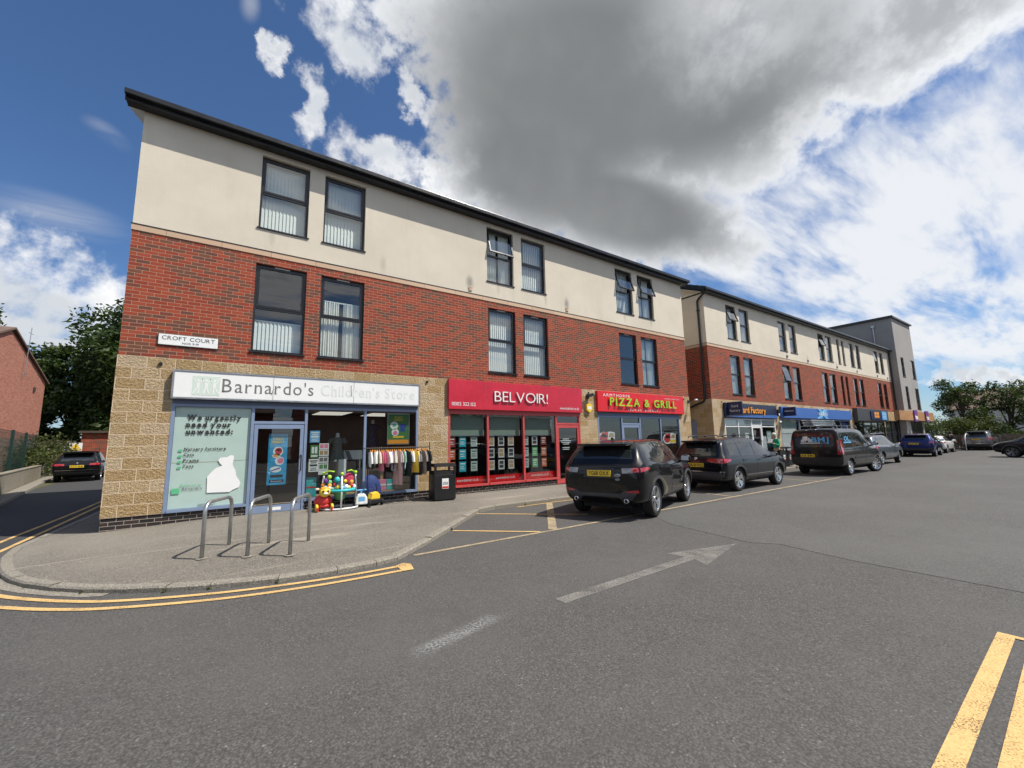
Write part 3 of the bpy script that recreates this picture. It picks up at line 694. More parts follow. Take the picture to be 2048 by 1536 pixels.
def pitched_roof(b, X0, X1, y0=-.30, D=9.3, ze=8.68, slope=.41, verge=.06):
    yr = (y0+D)/2; zr = ze+(yr-y0)*slope; mb = MB()
    prof = [(y0, ze-.02), (yr, zr), (D, ze-.02)]
    n = 14
    for (ya, za), (yb, zb) in zip(prof, prof[1:]):
        for k in range(n):   # courses of tiles, each lapping the one below
            t0, t1 = k/n, (k+1)/n
            if za > zb: t0, t1 = 1-t0, 1-t1; A, Z, B_, W = yb, zb, ya, za; t0, t1 = k/n, (k+1)/n
            else: A, Z, B_, W = ya, za, yb, zb
            p0 = (A+(B_-A)*t0, Z+(W-Z)*t0); p1 = (A+(B_-A)*t1, Z+(W-Z)*t1)
            q = [(p0[0], p0[1]+.035), (p1[0], p1[1]+.012), (p1[0], p1[1]-.03), (p0[0], p0[1]-.03)]
            mb.prism(q, X0, X1, 'x')
    r = mb.build("roof", "roof_tile", b)
    g = MB(); g.box(X0, X1, y0-.06, y0+.055, ze-.13, ze-.02); g.box(X0, X1, y0+.055, y0+.08, ze-.21, ze-.015)
    g.build("gutter", "anthracite", b, bevel=.012)
    s = MB(); s.box(X0+.02, X1-.02, y0+.082, -.012, ze-.20, ze-.18); s.build("soffit", "anthracite", b)
    for X in (X0, X1):
        d = 1 if X == X0 else -1
        v = MB(); a = X+d*.004; c = X+d*.03
        v.prism([(y0+.09, ze-.21), (y0+.09, ze-.035), (yr, zr-.035), (D-.05, ze-.035), (D-.05, ze-.21), (yr, zr-.22)], min(a, c), max(a, c), 'x'); v.build("bargeboard", "anthracite", b)
        w = MB(); a = X+d*.032; c = X+d*.31
        w.prism([(-.01, ze-.20), (yr, zr-.21), (D-.3, ze-.20), (D-.3, ze-.19), (yr, zr-.20), (-.01, ze-.19)], min(a, c), max(a, c), 'x'); w.build("soffit", "white_soffit", b)
    return r

def gable_fill(b, X, name, matn, z0=8.45, D=9.0, ze=8.68, slope=.41, y0=-.3):
    yr = (y0+D+.3)/2; zr = ze+(yr-y0)*slope-.22
    mb = MB(); mb.poly([(X, -.01, z0), (X, -.01, ze-.1), (X, yr, zr), (X, D, ze-.1), (X, D, z0)]); mb.build(name, matn, b)

def block(b, X0, X1, fronts, wins, sides=True):
    """plinth, split-faced stone, brick, string course and render, one storey above another"""
    holes = []
    for f in fronts:
        holes.append((f[0], f[1], 0.0, f[2]))
        if len(f) > 3: holes.append((f[3], f[4], -.6, 0.001))
    wh = [(x, x+w, z, z+h) for x, z, w, h in wins]
    zone(b, "plinth", "blue_brick", X0, X1, -.6, 0.0, .004, [h for h in holes if h[3] <= .01], .12)
    zone(b, "stone_wall", "rock_stone", X0-.012, X1+.012, 0.0, 3.15, -.014, [h for h in holes if h[3] > .01], .14, 9.012)
    zone(b, "brick_wall", "red_brick", X0, X1, 3.15, 5.79, 0.0, wh, .15)
    zone(b, "string_course", "string_band", X0-.014, X1+.014, 5.79, 5.915, -.016, [], .1, 9.014)
    bd = MB(); bd.box(X0-.006, X1+.006, -.024, .0, 5.916, 5.934); bd.box(X0-.024, X0-.006, -.024, 9, 5.916, 5.934); bd.box(X1+.006, X1+.024, -.024, 9, 5.916, 5.934); bd.build("render_bead", "anthracite", b)
    zone(b, "render_wall", "cream_render", X0, X1, 5.936, 8.52, -.008, wh, .15, 9.008)
    gable_fill(b, X0, "gable", "cream_render"); gable_fill(b, X1, "gable", "cream_render")
    it = MB()
    it.box(X0+.15, X1-.15, 7.6, 7.7, -.2, 2.5); it.box(X0+.15, X1-.15, 3.6, 3.7, 2.6, 8.4)
    for z in (5.7, 8.43): it.box(X0+.15, X1-.15, .27, 3.6, z, z+.06)
    it.box(X0+.15, X1-.15, .27, 7.6, -.26, -.2); it.box(X0+.15, X1-.15, .27, 7.6, 2.5, 2.56)
    it.build("interior", "interior", b)

# ------------------------------------------------------------------ the near block
B1 = thing("shop_block", "three storey corner block of stone, red brick and cream render above three shops", "building", (0, 0, 0))
W1 = [(2.205,6.485,1.065,1.865,'blind',0),(3.63,6.485,1.05,1.865,'blind',0),(8.575,6.475,1.05,1.865,'curtain',14),(9.97,6.475,1.05,1.865,'blind',0),(14.735,6.46,1.04,1.855,'blind',17),(16.12,6.46,1.03,1.855,'curtain',19)]
W2 = [(2.212,3.47,1.09,2.12,'blind_half',0),(3.637,3.47,1.08,2.12,'curtain_low',0),(8.60,3.48,1.07,2.1,'blind',0),(10.0,3.48,1.06,2.1,'blind',0),(14.78,3.5,1.06,2.08,None,0),(16.15,3.5,1.05,2.08,'curtain',0)]
block(B1, 0.0, 19.29, [(.90,6.27,2.31,2.345,3.44),(7.19,12.42,2.26,11.29,12.42),(13.33,18.43,2.34,14.66,15.75)], [w[:2]+w[2:4] for w in W1+W2])
for x, z, w, h, cv, ti in W1: window(B1, x, z, w, h, cv, ti, vent=False)
for x, z, w, h, cv, ti in W2: window(B1, x, z, w, h, cv, ti)
pitched_roof(B1, -.29, 19.58)
shopfront(B1, .90, 6.27, 2.21, [2.345,3.44,4.83], "blue_frame", door=1, doorz=-.2, head=1.80, clear=(0,))
shopfront(B1, 7.19, 12.42, 2.19, [8.53,9.90,11.29], "red_frame", door=3, doorz=-.18, head=1.84)
shopfront(B1, 13.33, 18.43, 2.19, [14.66,15.75,17.09], "blue_frame", door=1, doorz=-.18, head=1.86)
def parts_of_near_block():
    m = MB(); m.box(.90, 6.27, -.008, .06, 2.212, 2.31); m.build("lintel", "blue_frame_dark", B1); m = MB(); m.box(13.33, 18.43, -.008, .06, 2.192, 2.34); m.build("lintel", "blue_frame_dark", B1)
    m = MB(); m.box(7.19, 12.42, -.008, .06, 2.192, 2.26); m.build("lintel", "red_frame", B1)
    m = MB()   # partitions and floors of the three shops
    for x in (6.6, 12.9): m.box(x, x+.15, .2, 3.9, -.2, 2.499)
    m.build("partition", "interior", B1)
    for x in (.66, 6.52, 12.9, 18.85):
        v = MB(); v.lathe([(0, -.02), (.028, -.02), (.036, 0), (.036, .03)], (x, -.03, 3.02), 'y', 14); v.build("wall_spout", "black_plastic", B1)
    for x, z in ((7.95, 6.06), (12.0, 6.06)):
        v = MB(); v.box(x-.055, x+.055, -.03, -.008, z-.06, z+.06); v.box(x-.07, x+.07, -.036, -.03, z+.05, z+.075); v.box(x-.04, x+.04, -.034, -.03, z-.045, z-.02); v.box(x-.04, x+.04, -.034, -.03, z+.0, z+.025); v.build("wall_vent", "band_stone", B1, bevel=.004)
parts_of_near_block()

# ------------------------------------------------------------------ the far block
B2 = thing("terrace_block", "longer further block with a black downpipe, behind the parked vehicles", "building", (0, 0, 0))
VX = [(23.22,.98),(24.57,1.0),(29.1,1.0),(30.52,.98),(34.95,.95),(36.25,1.03),(38.27,.47),(39.19,.46),(40.73,.86),(42.02,.9),(46.3,.93),(47.75,.86)]
TT = [17,0,0,0,17,0,0,0,0,0,6,0]; TL = [0,0,13,0,0,0,0,0,0,0,0,0]
CV1 = ['curtain','curtain','blind','blind','blind','blind',None,None,'blind','blind','blind',None]; CV2 = ['blind','curtain','blind',None,None,None,None,None,None,None,None,None]
GZ1 = [(22.15,27.42,2.25,24.77,25.84),(28.1,38.98,2.32),(39.75,46.6,2.26),(46.85,50.1,2.4)]
block(B2, 21.17, 50.22, GZ1, [(x,6.42,w,1.81) for x,w in VX]+[(x,3.48,w,2.05) for x,w in VX])
for (x, w), ti, tl, c1, c2 in zip(VX, TT, TL, CV1, CV2):
    window(B2, x, 6.42, w, 1.81, c1, ti, vent=False); window(B2, x, 3.48, w, 2.05, c2, tl)
pitched_roof(B2, 20.9, 50.2)
shopfront(B2, 22.15, 27.42, 2.23, [23.43,24.77,25.84], "white_frame", door=2, doorz=-.18, head=1.86, transoms={0: 1.80, 1: 1.80, 3: 1.80})
shopfront(B2, 28.1, 38.98, 2.30, [30.6,33.2,35.8,37.2], "blue_frame", door=2, doorz=-.18, head=1.95)
shopfront(B2, 39.75, 46.6, 2.24, [41.6,43.5,45.0], "anthracite", door=1, doorz=-.18, head=1.95)
shopfront(B2, 46.85, 50.1, 2.38, [48.4], "anthracite")
def parts_of_far_block():
    m = MB()
    for x in (27.7, 39.3, 46.7): m.box(x, x+.12, .2, 7.6, -.2, 2.499)
    m.build("partition", "interior", B2)
    p = MB()   # downpipe on the end wall
    yy = .28; p.tube([(20.98, -.33, 8.56), (21.0, -.30, 8.46), (21.05, .15, 8.2), (21.10, yy, 8.08), (21.10, yy, 7.9), (21.10, yy, 3.2), (21.10, .36, 3.05), (21.10, 1.35, 2.72), (21.10, 1.45, 2.6), (21.10, 1.45, -.2)], .05, 10)
    for z in (7.6, 5.6, 4.2): p.box(21.03, 21.17, yy-.065, yy+.065, z, z+.04)
    p.build("downpipe", "black_plastic", B2)
    d = MB(); d.box(21.10, 21.15, .85, 1.75, -.18, 2.15); d.box(21.08, 21.099, .92, 1.68, -.1, 1.0); d.box(21.08, 21.099, .92, 1.68, 1.06, 2.08); d.build("side_door", "blue_frame", B2)
    for x in (22.0, 27.75, 39.2):
        v = MB(); v.lathe([(0, -.02), (.028, -.02), (.036, 0), (.036, .03)], (x, -.03, 3.02), 'y', 12); v.build("wall_spout", "black_plastic", B2)
    for x in (29.9, 32.9, 37.8, 41.8, 46.5, 49.2):
        v = MB(); v.box(x-.06, x+.06, -.05, -.008, 6.03, 6.17); v.build("wall_vent", "anthracite", B2, bevel=.005)
    h = MB()
    for a, c in ((22.21, 23.40), (23.46, 24.74), (24.80, 25.81), (25.87, 27.36)): h.box(a, c, .03, .045, 1.90 if a != 24.80 else 1.93, 2.17)
    h.build("header_panel", "white_frame", B2)
    b = MB(); b.box(28.2, 30.5, .14, .15, 1.45, 2.2); b.build("blind", "blind", B2)
    mat("pale_green", (0.42, 0.52, 0.47), 0.6)
    b = MB(); b.box(28.2, 30.5, .12, .13, 1.80, 2.23); b.build("header_panel", "pale_green", B2)
    b = MB(); b.box(28.2, 30.5, .16, .17, .1, 1.44); b.build("window_screen", "white", B2)
    s = MB(); s.box(46.9, 50.05, .03, .045, .1, 2.3); s.build("shutter", "anthracite", B2)
parts_of_far_block()

# ------------------------------------------------------------------ the rendered tower
TW = thing("rendered_tower", "taller grey rendered block with narrow dark windows at the far end of the terrace", "building", (0, 0, 0))
def tower():
    X0, X1, Yf, D, ZT = 50.25, 55.83, -.57, 9.0, 11.55
    wins = [(51.34, 6.35, .88, 1.74), (54.48, 6.36, 1.15, 1.74), (51.5, 3.5, .92, 1.98), (54.55, 3.52, 1.2, 1.92)]
    zone(TW, "wall", "grey_render", X0, X1, -.6, ZT, Yf, [(x, x+w, z, z+h) for x, z, w, h in wins]+[(51.6, 55.4, -.2, 2.4)], .15, D)
    for x, z, w, h in wins: window(TW, x, z, w, h, 'blind' if x > 52 else None, 0, vent=False, y=Yf)
    r = MB(); r.box(X0-.16, X1+.16, Yf-.16, D+.16, ZT, ZT+.14); r.box(X0-.1, X1+.1, Yf-.1, D+.1, ZT+.14, ZT+.2); r.build("roof", "anthracite", TW)
    p = MB(); p.tube([(50.19, .75, 10.9), (50.19, .75, 9.3)], .055, 8); p.box(50.1, 50.25, .62, .88, 10.9, 11.1); p.build("downpipe", "galv" if "galv" in MATS else "grey_render", TW)
    q = MB(); q.tube([(50.16, -.10, 8.4), (50.16, -.10, -.2)], .05, 8); q.build("downpipe", "black_plastic", TW)
    i = MB(); i.box(X0+.2, X1-.2, 2.0, 2.1, -.2, 11); i.box(X0+.2, X1-.2, -.3, 2.0, 5.7, 5.8); i.build("interior", "interior", TW)
    s = MB()
    for k in range(22): s.box(51.6, 55.4, Yf+.05, Yf+.08+.008*(k % 2), -.2+k*.118, -.2+(k+1)*.118-.006)
    s.build("shutter", "anthracite", TW)
mat("galv", (0.42, 0.44, 0.45), 0.38, metal=0.85, var=0.15, vscale=9)
tower()

# ------------------------------------------------------------------ signs
mat("sign_white", (0.80, 0.81, 0.80), 0.35, var=0.02)
mat("sign_grey_ink", (0.16, 0.16, 0.16), 0.5)
mat("faded_ink", (0.69, 0.72, 0.71), 0.5)
mat("pale_green_logo", (0.60, 0.70, 0.62), 0.5)
mat("sign_red", (0.52, 0.022, 0.045), 0.28, var=0.10, vscale=1.6)
mat("bin_lid", (0.01, 0.01, 0.011), 0.75, spec=0.15)
mat("sign_bright_red", (0.66, 0.014, 0.018), 0.3, var=0.05)
mat("lime", (0.36, 0.60, 0.04), 0.35)
mat("navy", (0.012, 0.022, 0.085), 0.35)
mat("sign_blue", (0.05, 0.14, 0.42), 0.35, var=0.05)
mat("sky_blue", (0.14, 0.42, 0.72), 0.4)
mat("orange", (0.85, 0.33, 0.03), 0.4)
mat("charcoal", (0.05, 0.053, 0.058), 0.45)
mat("wood_board", (0.42, 0.22, 0.09), 0.6, var=0.2, vscale=2)
mat("poster_teal", (0.47, 0.60, 0.55), 0.55, var=0.03)
mat("poster_blue", (0.02, 0.30, 0.55), 0.5, var=0.25, vscale=5)
mat("poster_green", (0.06, 0.20, 0.06), 0.5)
mat("green_ink", (0.10, 0.45, 0.22), 0.5)
mat("yellow", (0.80, 0.55, 0.04), 0.45)
mat("red", (0.55, 0.03, 0.03), 0.45)
mat("teal", (0.03, 0.42, 0.45), 0.45)
mat("pink", (0.75, 0.22, 0.35), 0.6)
mat("purple", (0.16, 0.05, 0.25), 0.5)
mat("cardboard", (0.42, 0.27, 0.14), 0.85, var=0.08)
mat("royal_blue", (0.02, 0.06, 0.30), 0.6)

def sign_box(name, label, x0, x1, z0, z1, y0, y1, m, rim=None, cat="shop sign", group=None):
    mb = MB(); mb.box(x0, x1, y0, y1, z0, z1); o = mb.build(name, m, bevel=.008); tag(o, label, cat, group)
    if rim:
        r = MB(); t = .03
        r.box(x0-t, x1+t, y0-.012, y1-.002, z1, z1+t); r.box(x0-t, x1+t, y0-.012, y1-.002, z0-t, z0); r.box(x0-t, x0, y0-.012, y1-.002, z0, z1); r.box(x1, x1+t, y0-.012, y1-.002, z0, z1); r.build("rim", rim, o)
    return o
def letters(o, txt, x, z, y, w, h, m, depth=.002, bold=0.0, serif=0.0, name="lettering", align='L', gap=0.0):
    mb = MB(); mb.text(txt, (x, y, z), X_, Z_, w, h, depth, 0, bold, serif, align, gap); return mb.build(name, m, o)

o = sign_box("shop_sign", "long white fascia sign with grey serif lettering and faded ghost of old words", .905, 6.24, 2.335, 2.88, -.12, -.016, "sign_white", "galv")
letters(o, "Barnardo's", 1.73, 2.475, -.121, 1.82, .29, "sign_grey_ink", serif=.10)
letters(o, "Children's Store", 3.72, 2.49, -.121, 2.38, .26, "faded_ink", serif=.10)
def figures():
    m = MB(); m.box(1.215, 1.69, -.1225, -.1205, 2.39, 2.80); lo = m.build("logo", "pale_green_logo", o)
    m = MB()
    for cx, lean in ((1.31, -.04), (1.45, .0), (1.59, .04)):   # three dancing figures with raised arms
        m.prism([(cx+.025*math.cos(a), 2.70+.03*math.sin(a)) for a in [i*math.pi/5 for i in range(10)]], -.1245, -.1228, 'y')
        m.prism([(cx-.03, 2.66), (cx+.03, 2.66), (cx+.025, 2.55), (cx-.025, 2.55)], -.1243, -.1228, 'y')
        m.prism([(cx-.025, 2.548), (cx, 2.548), (cx-.03+lean, 2.42), (cx-.055+lean, 2.42)], -.1243, -.1228, 'y'); m.prism([(cx+.002, 2.548), (cx+.025, 2.548), (cx+.06+lean, 2.43), (cx+.035+lean, 2.43)], -.1243, -.1228, 'y')
        m.prism([(cx-.03, 2.66), (cx-.032, 2.635), (cx-.08, 2.74), (cx-.068, 2.755)], -.1243, -.1228, 'y'); m.prism([(cx+.03, 2.66), (cx+.032, 2.635), (cx+.08, 2.74), (cx+.068, 2.755)], -.1243, -.1228, 'y')
    m.build("figures", "sign_white", lo)
    m = MB()
    for x in (2.70, 4.49): m.box(x, x+.007, -.1226, -.1206, 2.34, 2.875)
    m.prism([(4.43, 2.50), (4.445, 2.50), (4.43, 2.78), (4.415, 2.78)], -.1232, -.1206, 'y'); m.prism([(2.70, 2.6), (2.715, 2.6), (2.68, 2.45), (2.67, 2.45)], -.1236, -.1228, 'y')
    m.build("panel_joint", "sign_grey_ink", o)
figures()
o = sign_box("street_name_plate", "white street name plate with black lettering high on the red brick near the corner", .585, 1.595, 3.43, 3.655, -.03, -.002, "sign_white", cat="street sign")
m = MB(); m.box(.575, 1.605, -.026, -.004, 3.42, 3.428); m.box(.575, 1.605, -.026, -.004, 3.657, 3.665); m.box(.575, .583, -.026, -.004, 3.428, 3.657); m.box(1.597, 1.605, -.026, -.004, 3.428, 3.657); m.build("rim", "ink", o)
letters(o, "CROFT COURT", 1.09, 3.54, -.0305, .90, .08, "ink", align='C', serif=.05); letters(o, "NOS 9-19", 1.12, 3.465, -.0305, .28, .042, "ink", align='C')
o = sign_box("shop_sign", "dull crimson fascia sign with raised white capitals and a phone number", 7.16, 12.47, 2.265, 3.145, -.11, -.016, "sign_red")
letters(o, "BELVOIR!", 8.71, 2.53, -.13, 2.13, .33, "sign_white", depth=.025, bold=-.012)
letters(o, "01302 322 122", 7.25, 2.37, -.112, .80, .10, "sign_white"); letters(o, "www.belvoir.co.uk", 11.40, 2.36, -.112, .90, .095, "sign_white")
m = MB(); m.box(8.42, 8.428, -.1115, -.109, 2.275, 3.135); m.build("panel_joint", "red_frame", o)
o = sign_box("shop_sign", "bright red fascia sign with raised lime green capitals", 13.27, 18.68, 2.34, 3.125, -.12, -.016, "sign_bright_red")
letters(o, "PIZZA & GRILL", 13.86, 2.575, -.155, 4.17, .30, "lime", depth=.035, bold=.012, gap=.12)
letters(o, "ARMTHORPE", 13.56, 2.92, -.1215, 1.52, .11, "sign_white", gap=.25); letters(o, "01302 834733", 17.33, 2.95, -.1215, 1.02, .05, "faded_ink", gap=.2); letters(o, "PIZZAS  BURGERS", 14.95, 2.40, -.1215, 2.0, .07, "faded_ink", gap=.3)
# second block
mat("cf_navy", (0.018, 0.024, 0.06), 0.3)
o = sign_box("shop_sign", "dark navy fascia sign with yellow orange lettering over the white shop front", 22.12, 27.5, 2.28, 2.99, -.14, -.016, "cf_navy")
letters(o, "Card Factory", 23.35, 2.52, -.165, 2.75, .30, "orange", depth=.024, bold=.02)
m = MB(); m.prism([(22.4, 2.29), (27.48, 2.29), (27.48, 2.46), (25.0, 2.42)], -.1425, -.1405, 'y'); m.build("swoosh", "sign_blue", o)
def flag(label, x, z0, z1, out, m, lines, lm, hs):
    mb = MB(); mb.box(x, x+.10, -.145-out, -.145, z0, z1); o = tag(mb.build("projecting_sign", m, bevel=.01), label, "shop sign")
    for t, w, z, h in lines:
        l = MB(); l.text(t, (x-.002, -.145-out/2, z), -Y_, Z_, w, h, .001, 0, 0.005, align='C'); l.build("lettering", lm, o)
    b = MB(); b.box(x+.03, x+.07, -.1445, -.02, z1-.15, z1-.11); b.box(x+.03, x+.07, -.1445, -.02, z0+.1, z0+.14); b.build("bracket", "galv", o)
flag("small navy sign sticking out from the wall at the card shop, two words", 22.3, 2.36, 3.0, .70, "navy", [("Card", .32, 2.74, .11), ("Factory", .5, 2.52, .11)], "faded_ink", 0)
o = sign_box("shop_sign", "long light blue fascia sign with a white cross emblem in the middle", 28.1, 39.0, 2.34, 2.98, -.14, -.016, "sign_blue")
m = MB(); m.prism([(33.1, 2.97), (33.55, 2.97), (33.9, 2.76), (34.25, 2.97), (34.7, 2.97), (34.2, 2.66), (34.7, 2.36), (34.25, 2.36), (33.9, 2.55), (33.55, 2.36), (33.1, 2.36), (33.6, 2.66)], -.17, -.141, 'y'); m.build("emblem", "sky_blue", o)
letters(o, "HALIFAX", 33.2, 2.56, -.174, 1.4, .2, "sign_white", bold=.02)
flag("small navy sign sticking out from the wall beside the light blue fascia", 28.3, 2.42, 2.92, .62, "navy", [("HALIFAX", .46, 2.66, .09), ("", .3, 2.5, .05)], "faded_ink", 0)
o = sign_box("shop_sign", "dark grey fascia box with a blue board showing four orange squares", 39.7, 46.7, 2.30, 3.22, -.30, -.016, "charcoal")
m = MB(); m.box(42.4, 44.9, -.36, -.302, 2.42, 3.05); bd = m.build("board", "navy", o)
m = MB()
for ax in (43.15, 43.72):
    for az in (2.56, 2.80): m.box(ax, ax+.48, -.363, -.361, az, az+.20)
m.build("emblem", "orange", bd)
m = MB(); m.box(44.95, 46.1, -.355, -.302, 2.42, 3.08); b2 = m.build("board", "sky_blue", o)
for k, t in enumerate(("OPEN", "DAILY")): letters(b2, t, 45.1, 2.80-k*.2, -.357, .85, .13, "sign_white")
m = MB(); m.box(47.0, 57.8, -.95, -.60, 2.42, 3.2); o = tag(m.build("shop_canopy", "wood_board"), "timber boarded canopy wrapping the foot of the grey tower", "canopy")
m = MB()
for x in np.arange(47.3, 57.7, .42): m.box(x, x+.02, -.953, -.951, 2.43, 3.19)
m.build("board_joint", "bark", o)
for x, lab in ((50.9, "narrow purple and yellow sign on the timber canopy, nearer of two"), (54.6, "narrow purple and yellow sign on the timber canopy, farther of two")):
    m = MB(); m.box(x, x+.9, -1.05, -.952, 2.32, 3.3); o = tag(m.build("hanging_sign", "purple"), lab, "shop sign")
    m = MB(); m.prism([(x+.05, 2.5), (x+.05, 2.95), (x+.35, 2.55)], -1.054, -1.051, 'y'); m.build("flash", "yellow", o); m = MB(); m.box(x+.2, x+.85, -1.054, -1.051, 2.5, 2.8); m.build("panel", "sign_white", o)
for x, lab in ((47.3, "small dark box lamp under the timber canopy side, nearer"), ): pass

# ------------------------------------------------------------------ posters and notices in the shop windows
def poster(x0, x1, z0, z1, y, m, label, name="poster", lines=(), inkm="ink", cat="poster", group=None):
    mb = MB(); mb.box(x0, x1, y, y+.004, z0, z1); o = tag(mb.build(name, m), label, cat, group)
    for (a, b, z, h) in lines:
        l = MB(); l.box(x0+(x1-x0)*a, x0+(x1-x0)*b, y-.0015, y-.0005, z0+(z1-z0)*z, z0+(z1-z0)*(z+h)); l.build("print_line", inkm, o)
    return o
o = poster(.965, 2.31, .065, 2.145, .033, "poster_teal", "pale teal window poster asking for unwanted goods, with a blank white patch", cat="window poster")
Yp = .0185
for t, x, z, w in (("We urgently", 1.165, 1.875, .96), ("need your", 1.155, 1.725, .79), ("unwanted:", 1.165, 1.575, .82)):
    letters(o, t, x, z, Yp, w, .105, "ink", serif=.13, bold=.05); letters(o, t, x-.012, z-.04, Yp+.001, w, .1, "sign_grey_ink", serif=.11) if False else None
for t, z, w in (("Nursery furniture", 1.235, .72), ("Cots", 1.12, .17), ("Prams", 1.00, .26), ("Toys", .885, .18)): letters(o, t, 1.16, z, Yp, w, .06, "ink", serif=.11, bold=.03)
m = MB()
for z in (1.215, 1.095, .98, .865): m.box(1.07, 1.13, Yp-.0005, Yp+.0008, z, z+.045)
m.box(1.01, 1.14, Yp-.0005, Yp+.0008, .36, .47); m.build("tick_mark", "green_ink", o)
letters(o, "Believe in", 1.15, .50, Yp, .34, .05, "green_ink", serif=.1); letters(o, "Barnardo's", 1.18, .425, Yp, .33, .055, "ink", serif=.1)
m = MB(); m.box(1.46, 1.77, Yp, Yp+.001, .118, .126); m.box(1.46, 1.72, Yp, Yp+.001, .10, .108); m.build("small_print", "sign_grey_ink", o)
BAG = [(1.587,.675),(1.663,.784),(1.73,.853),(1.836,.899),(1.79,.95),(1.757,1.01),(1.789,1.067),(1.85,1.072),(1.911,1.071),(1.95,1.10),(1.99,1.115),(2.03,1.10),(2.04,1.06),(2.028,.97),(2.025,.91),(2.05,.85),(2.08,.79),(2.109,.657),(2.17,.56),(2.19,.50),(2.161,.42),(2.051,.37),(2.004,.331),(1.597,.345)]
m = MB(); m.prism(BAG, Yp-.002, Yp, 'y'); m.build("blank_patch", "white", o)
mat("tape_stain", (0.33, 0.30, 0.20), 0.7); m = MB(); m.prism([(.97, .985), (1.75, .98), (2.3, 1.0), (2.3, 1.008), (1.75, .992), (.97, .993)], Yp+.0125, Yp+.0138, 'y'); m.build("stain", "tape_stain", o)
# poster on the shop door
o = poster(2.69, 3.08, .41, 1.57, .088, "poster_blue", "tall bright blue poster on the charity shop door with summer toys", cat="poster")
for t, z, w in (("POCKET", 1.43, .21), ("FRIENDLY", 1.36, .24)): letters(o, t, 2.885, z, .0865, w, .055, "yellow", bold=.03, align='C')
def shapes(o, items, y):
    for nm, mt, pts in items:
        m = MB(); m.prism(pts, y-.001, y, 'y'); m.build(nm, mt, o)
circ = lambda cx, cz, r, n=16, sy=1.0: [(cx+r*math.cos(2*math.pi*i/n), cz+r*sy*math.sin(2*math.pi*i/n)) for i in range(n)]
shapes(o, [("toy_picture", "white", circ(2.89, 1.17, .105)), ("toy_picture", "white", circ(2.86, 1.07, .085, 16, .6)), ("toy_picture", "white", circ(2.93, .95, .095)), ("toy_picture", "white", circ(2.86, .76, .115, 16, .6))], .0868)
shapes(o, [("toy_picture", "red", circ(2.90, 1.18, .075)), ("toy_picture", "lime", circ(2.90, 1.2, .05, 12, .5)), ("toy_picture", "orange", circ(2.84, 1.07, .055, 12, .5)), ("toy_picture", "pink", circ(2.95, .955, .065)), ("toy_picture", "royal_blue", [(2.76, .74), (2.94, .80), (2.95, .775), (2.77, .72)]), ("caption", "ink", [(2.76, .58), (3.01, .58), (3.01, .64), (2.76, .64)]), ("caption", "navy", [(2.74, .465), (3.03, .465), (3.03, .525), (2.74, .525)])], .0855)
letters(o, "Barnardo's", 2.885, .478, .0838, .22, .032, "sign_white", align='C')
def small_poster(*a, **k): return poster(*a, **k)
yb = .115
L6 = [(.1, .9, .80, .09), (.2, .8, .66, .07), (.12, .88, .42, .16), (.2, .8, .25, .06), (.15, .85, .1, .07)]
poster(3.555, 3.78, 1.36, 1.645, yb, "sky_blue", "light blue notice with white print, topmost beside the charity shop door", "notice", L6, "sign_white", "notice")
poster(3.58, 3.76, .99, 1.30, yb, "poster_green", "dark green opening hours notice under the light blue one", "notice", [(.15, .45, .35, .5), (.55, .85, .35, .5), (.1, .9, .08, .14)], "paper", "notice")
poster(3.555, 3.77, .66, .965, yb, "paper", "white notice with black headline lines beside the charity shop door", "notice", L6, "ink", "notice")
for k, (z0, z1, mt, lab) in enumerate(((1.19, 1.335, "pink", "photo card with two red pictures at the top of the column of cards"), (1.03, 1.18, "cardboard", "photo card with brown pictures, second in the column of cards"), (.865, 1.01, "sign_grey_ink", "photo card with dark pictures on white, third in the column of cards"), (.69, .845, "poster_green", "photo card with greenish picture, fourth in the column of cards"), (.58, .68, "faded_ink", "pale photo card at the bottom of the column of cards"))):
    o = poster(3.775, 3.995, z0, z1, yb, "paper", lab, "photo_card", cat="photo card", group="photo cards in the charity shop window")
    for a in (.08, .53):
        q = MB(); q.box(3.775+.22*a, 3.775+.22*(a+.38), yb-.002, yb-.0005, z0+.03, z1-.02); q.build("picture", mt, o)
o = poster(5.46, 6.04, 1.29, 2.09, .098, "poster_green", "green poster with hat and t-shirt pictures and an orange foot", cat="poster")
letters(o, "POCKET", 5.75, 1.975, .0965, .22, .05, "yellow", bold=.03, align='C'); letters(o, "FRIENDLY", 5.75, 1.91, .0965, .26, .05, "yellow", bold=.03, align='C')
shapes(o, [("foot_band", "orange", [(5.465, 1.295), (6.035, 1.295), (6.035, 1.40), (5.465, 1.40)]), ("picture", "white", circ(5.63, 1.78, .11)), ("picture", "royal_blue", [(5.77, 1.80), (5.83, 1.82), (5.93, 1.82), (5.985, 1.79), (5.965, 1.73), (5.93, 1.74), (5.93, 1.62), (5.80, 1.62), (5.80, 1.74)]), ("picture", "white", circ(5.66, 1.6, .1)), ("caption", "yellow", [(5.6, 1.45), (5.9, 1.45), (5.9, 1.50), (5.6, 1.50)])], .0965)
shapes(o, [("picture", "pink", circ(5.66, 1.58, .06)), ("picture", "green_ink", circ(5.63, 1.79, .06, 12, .6))], .0945)
# frame of that poster
m = MB(); m.box(5.44, 6.06, .094, .10, 2.09, 2.11); m.box(5.44, 6.06, .094, .10, 1.27, 1.29); m.box(5.44, 5.46, .094, .10, 1.29, 2.09); m.box(6.04, 6.06, .094, .10, 1.29, 2.09); m.build("frame", "galv", o)
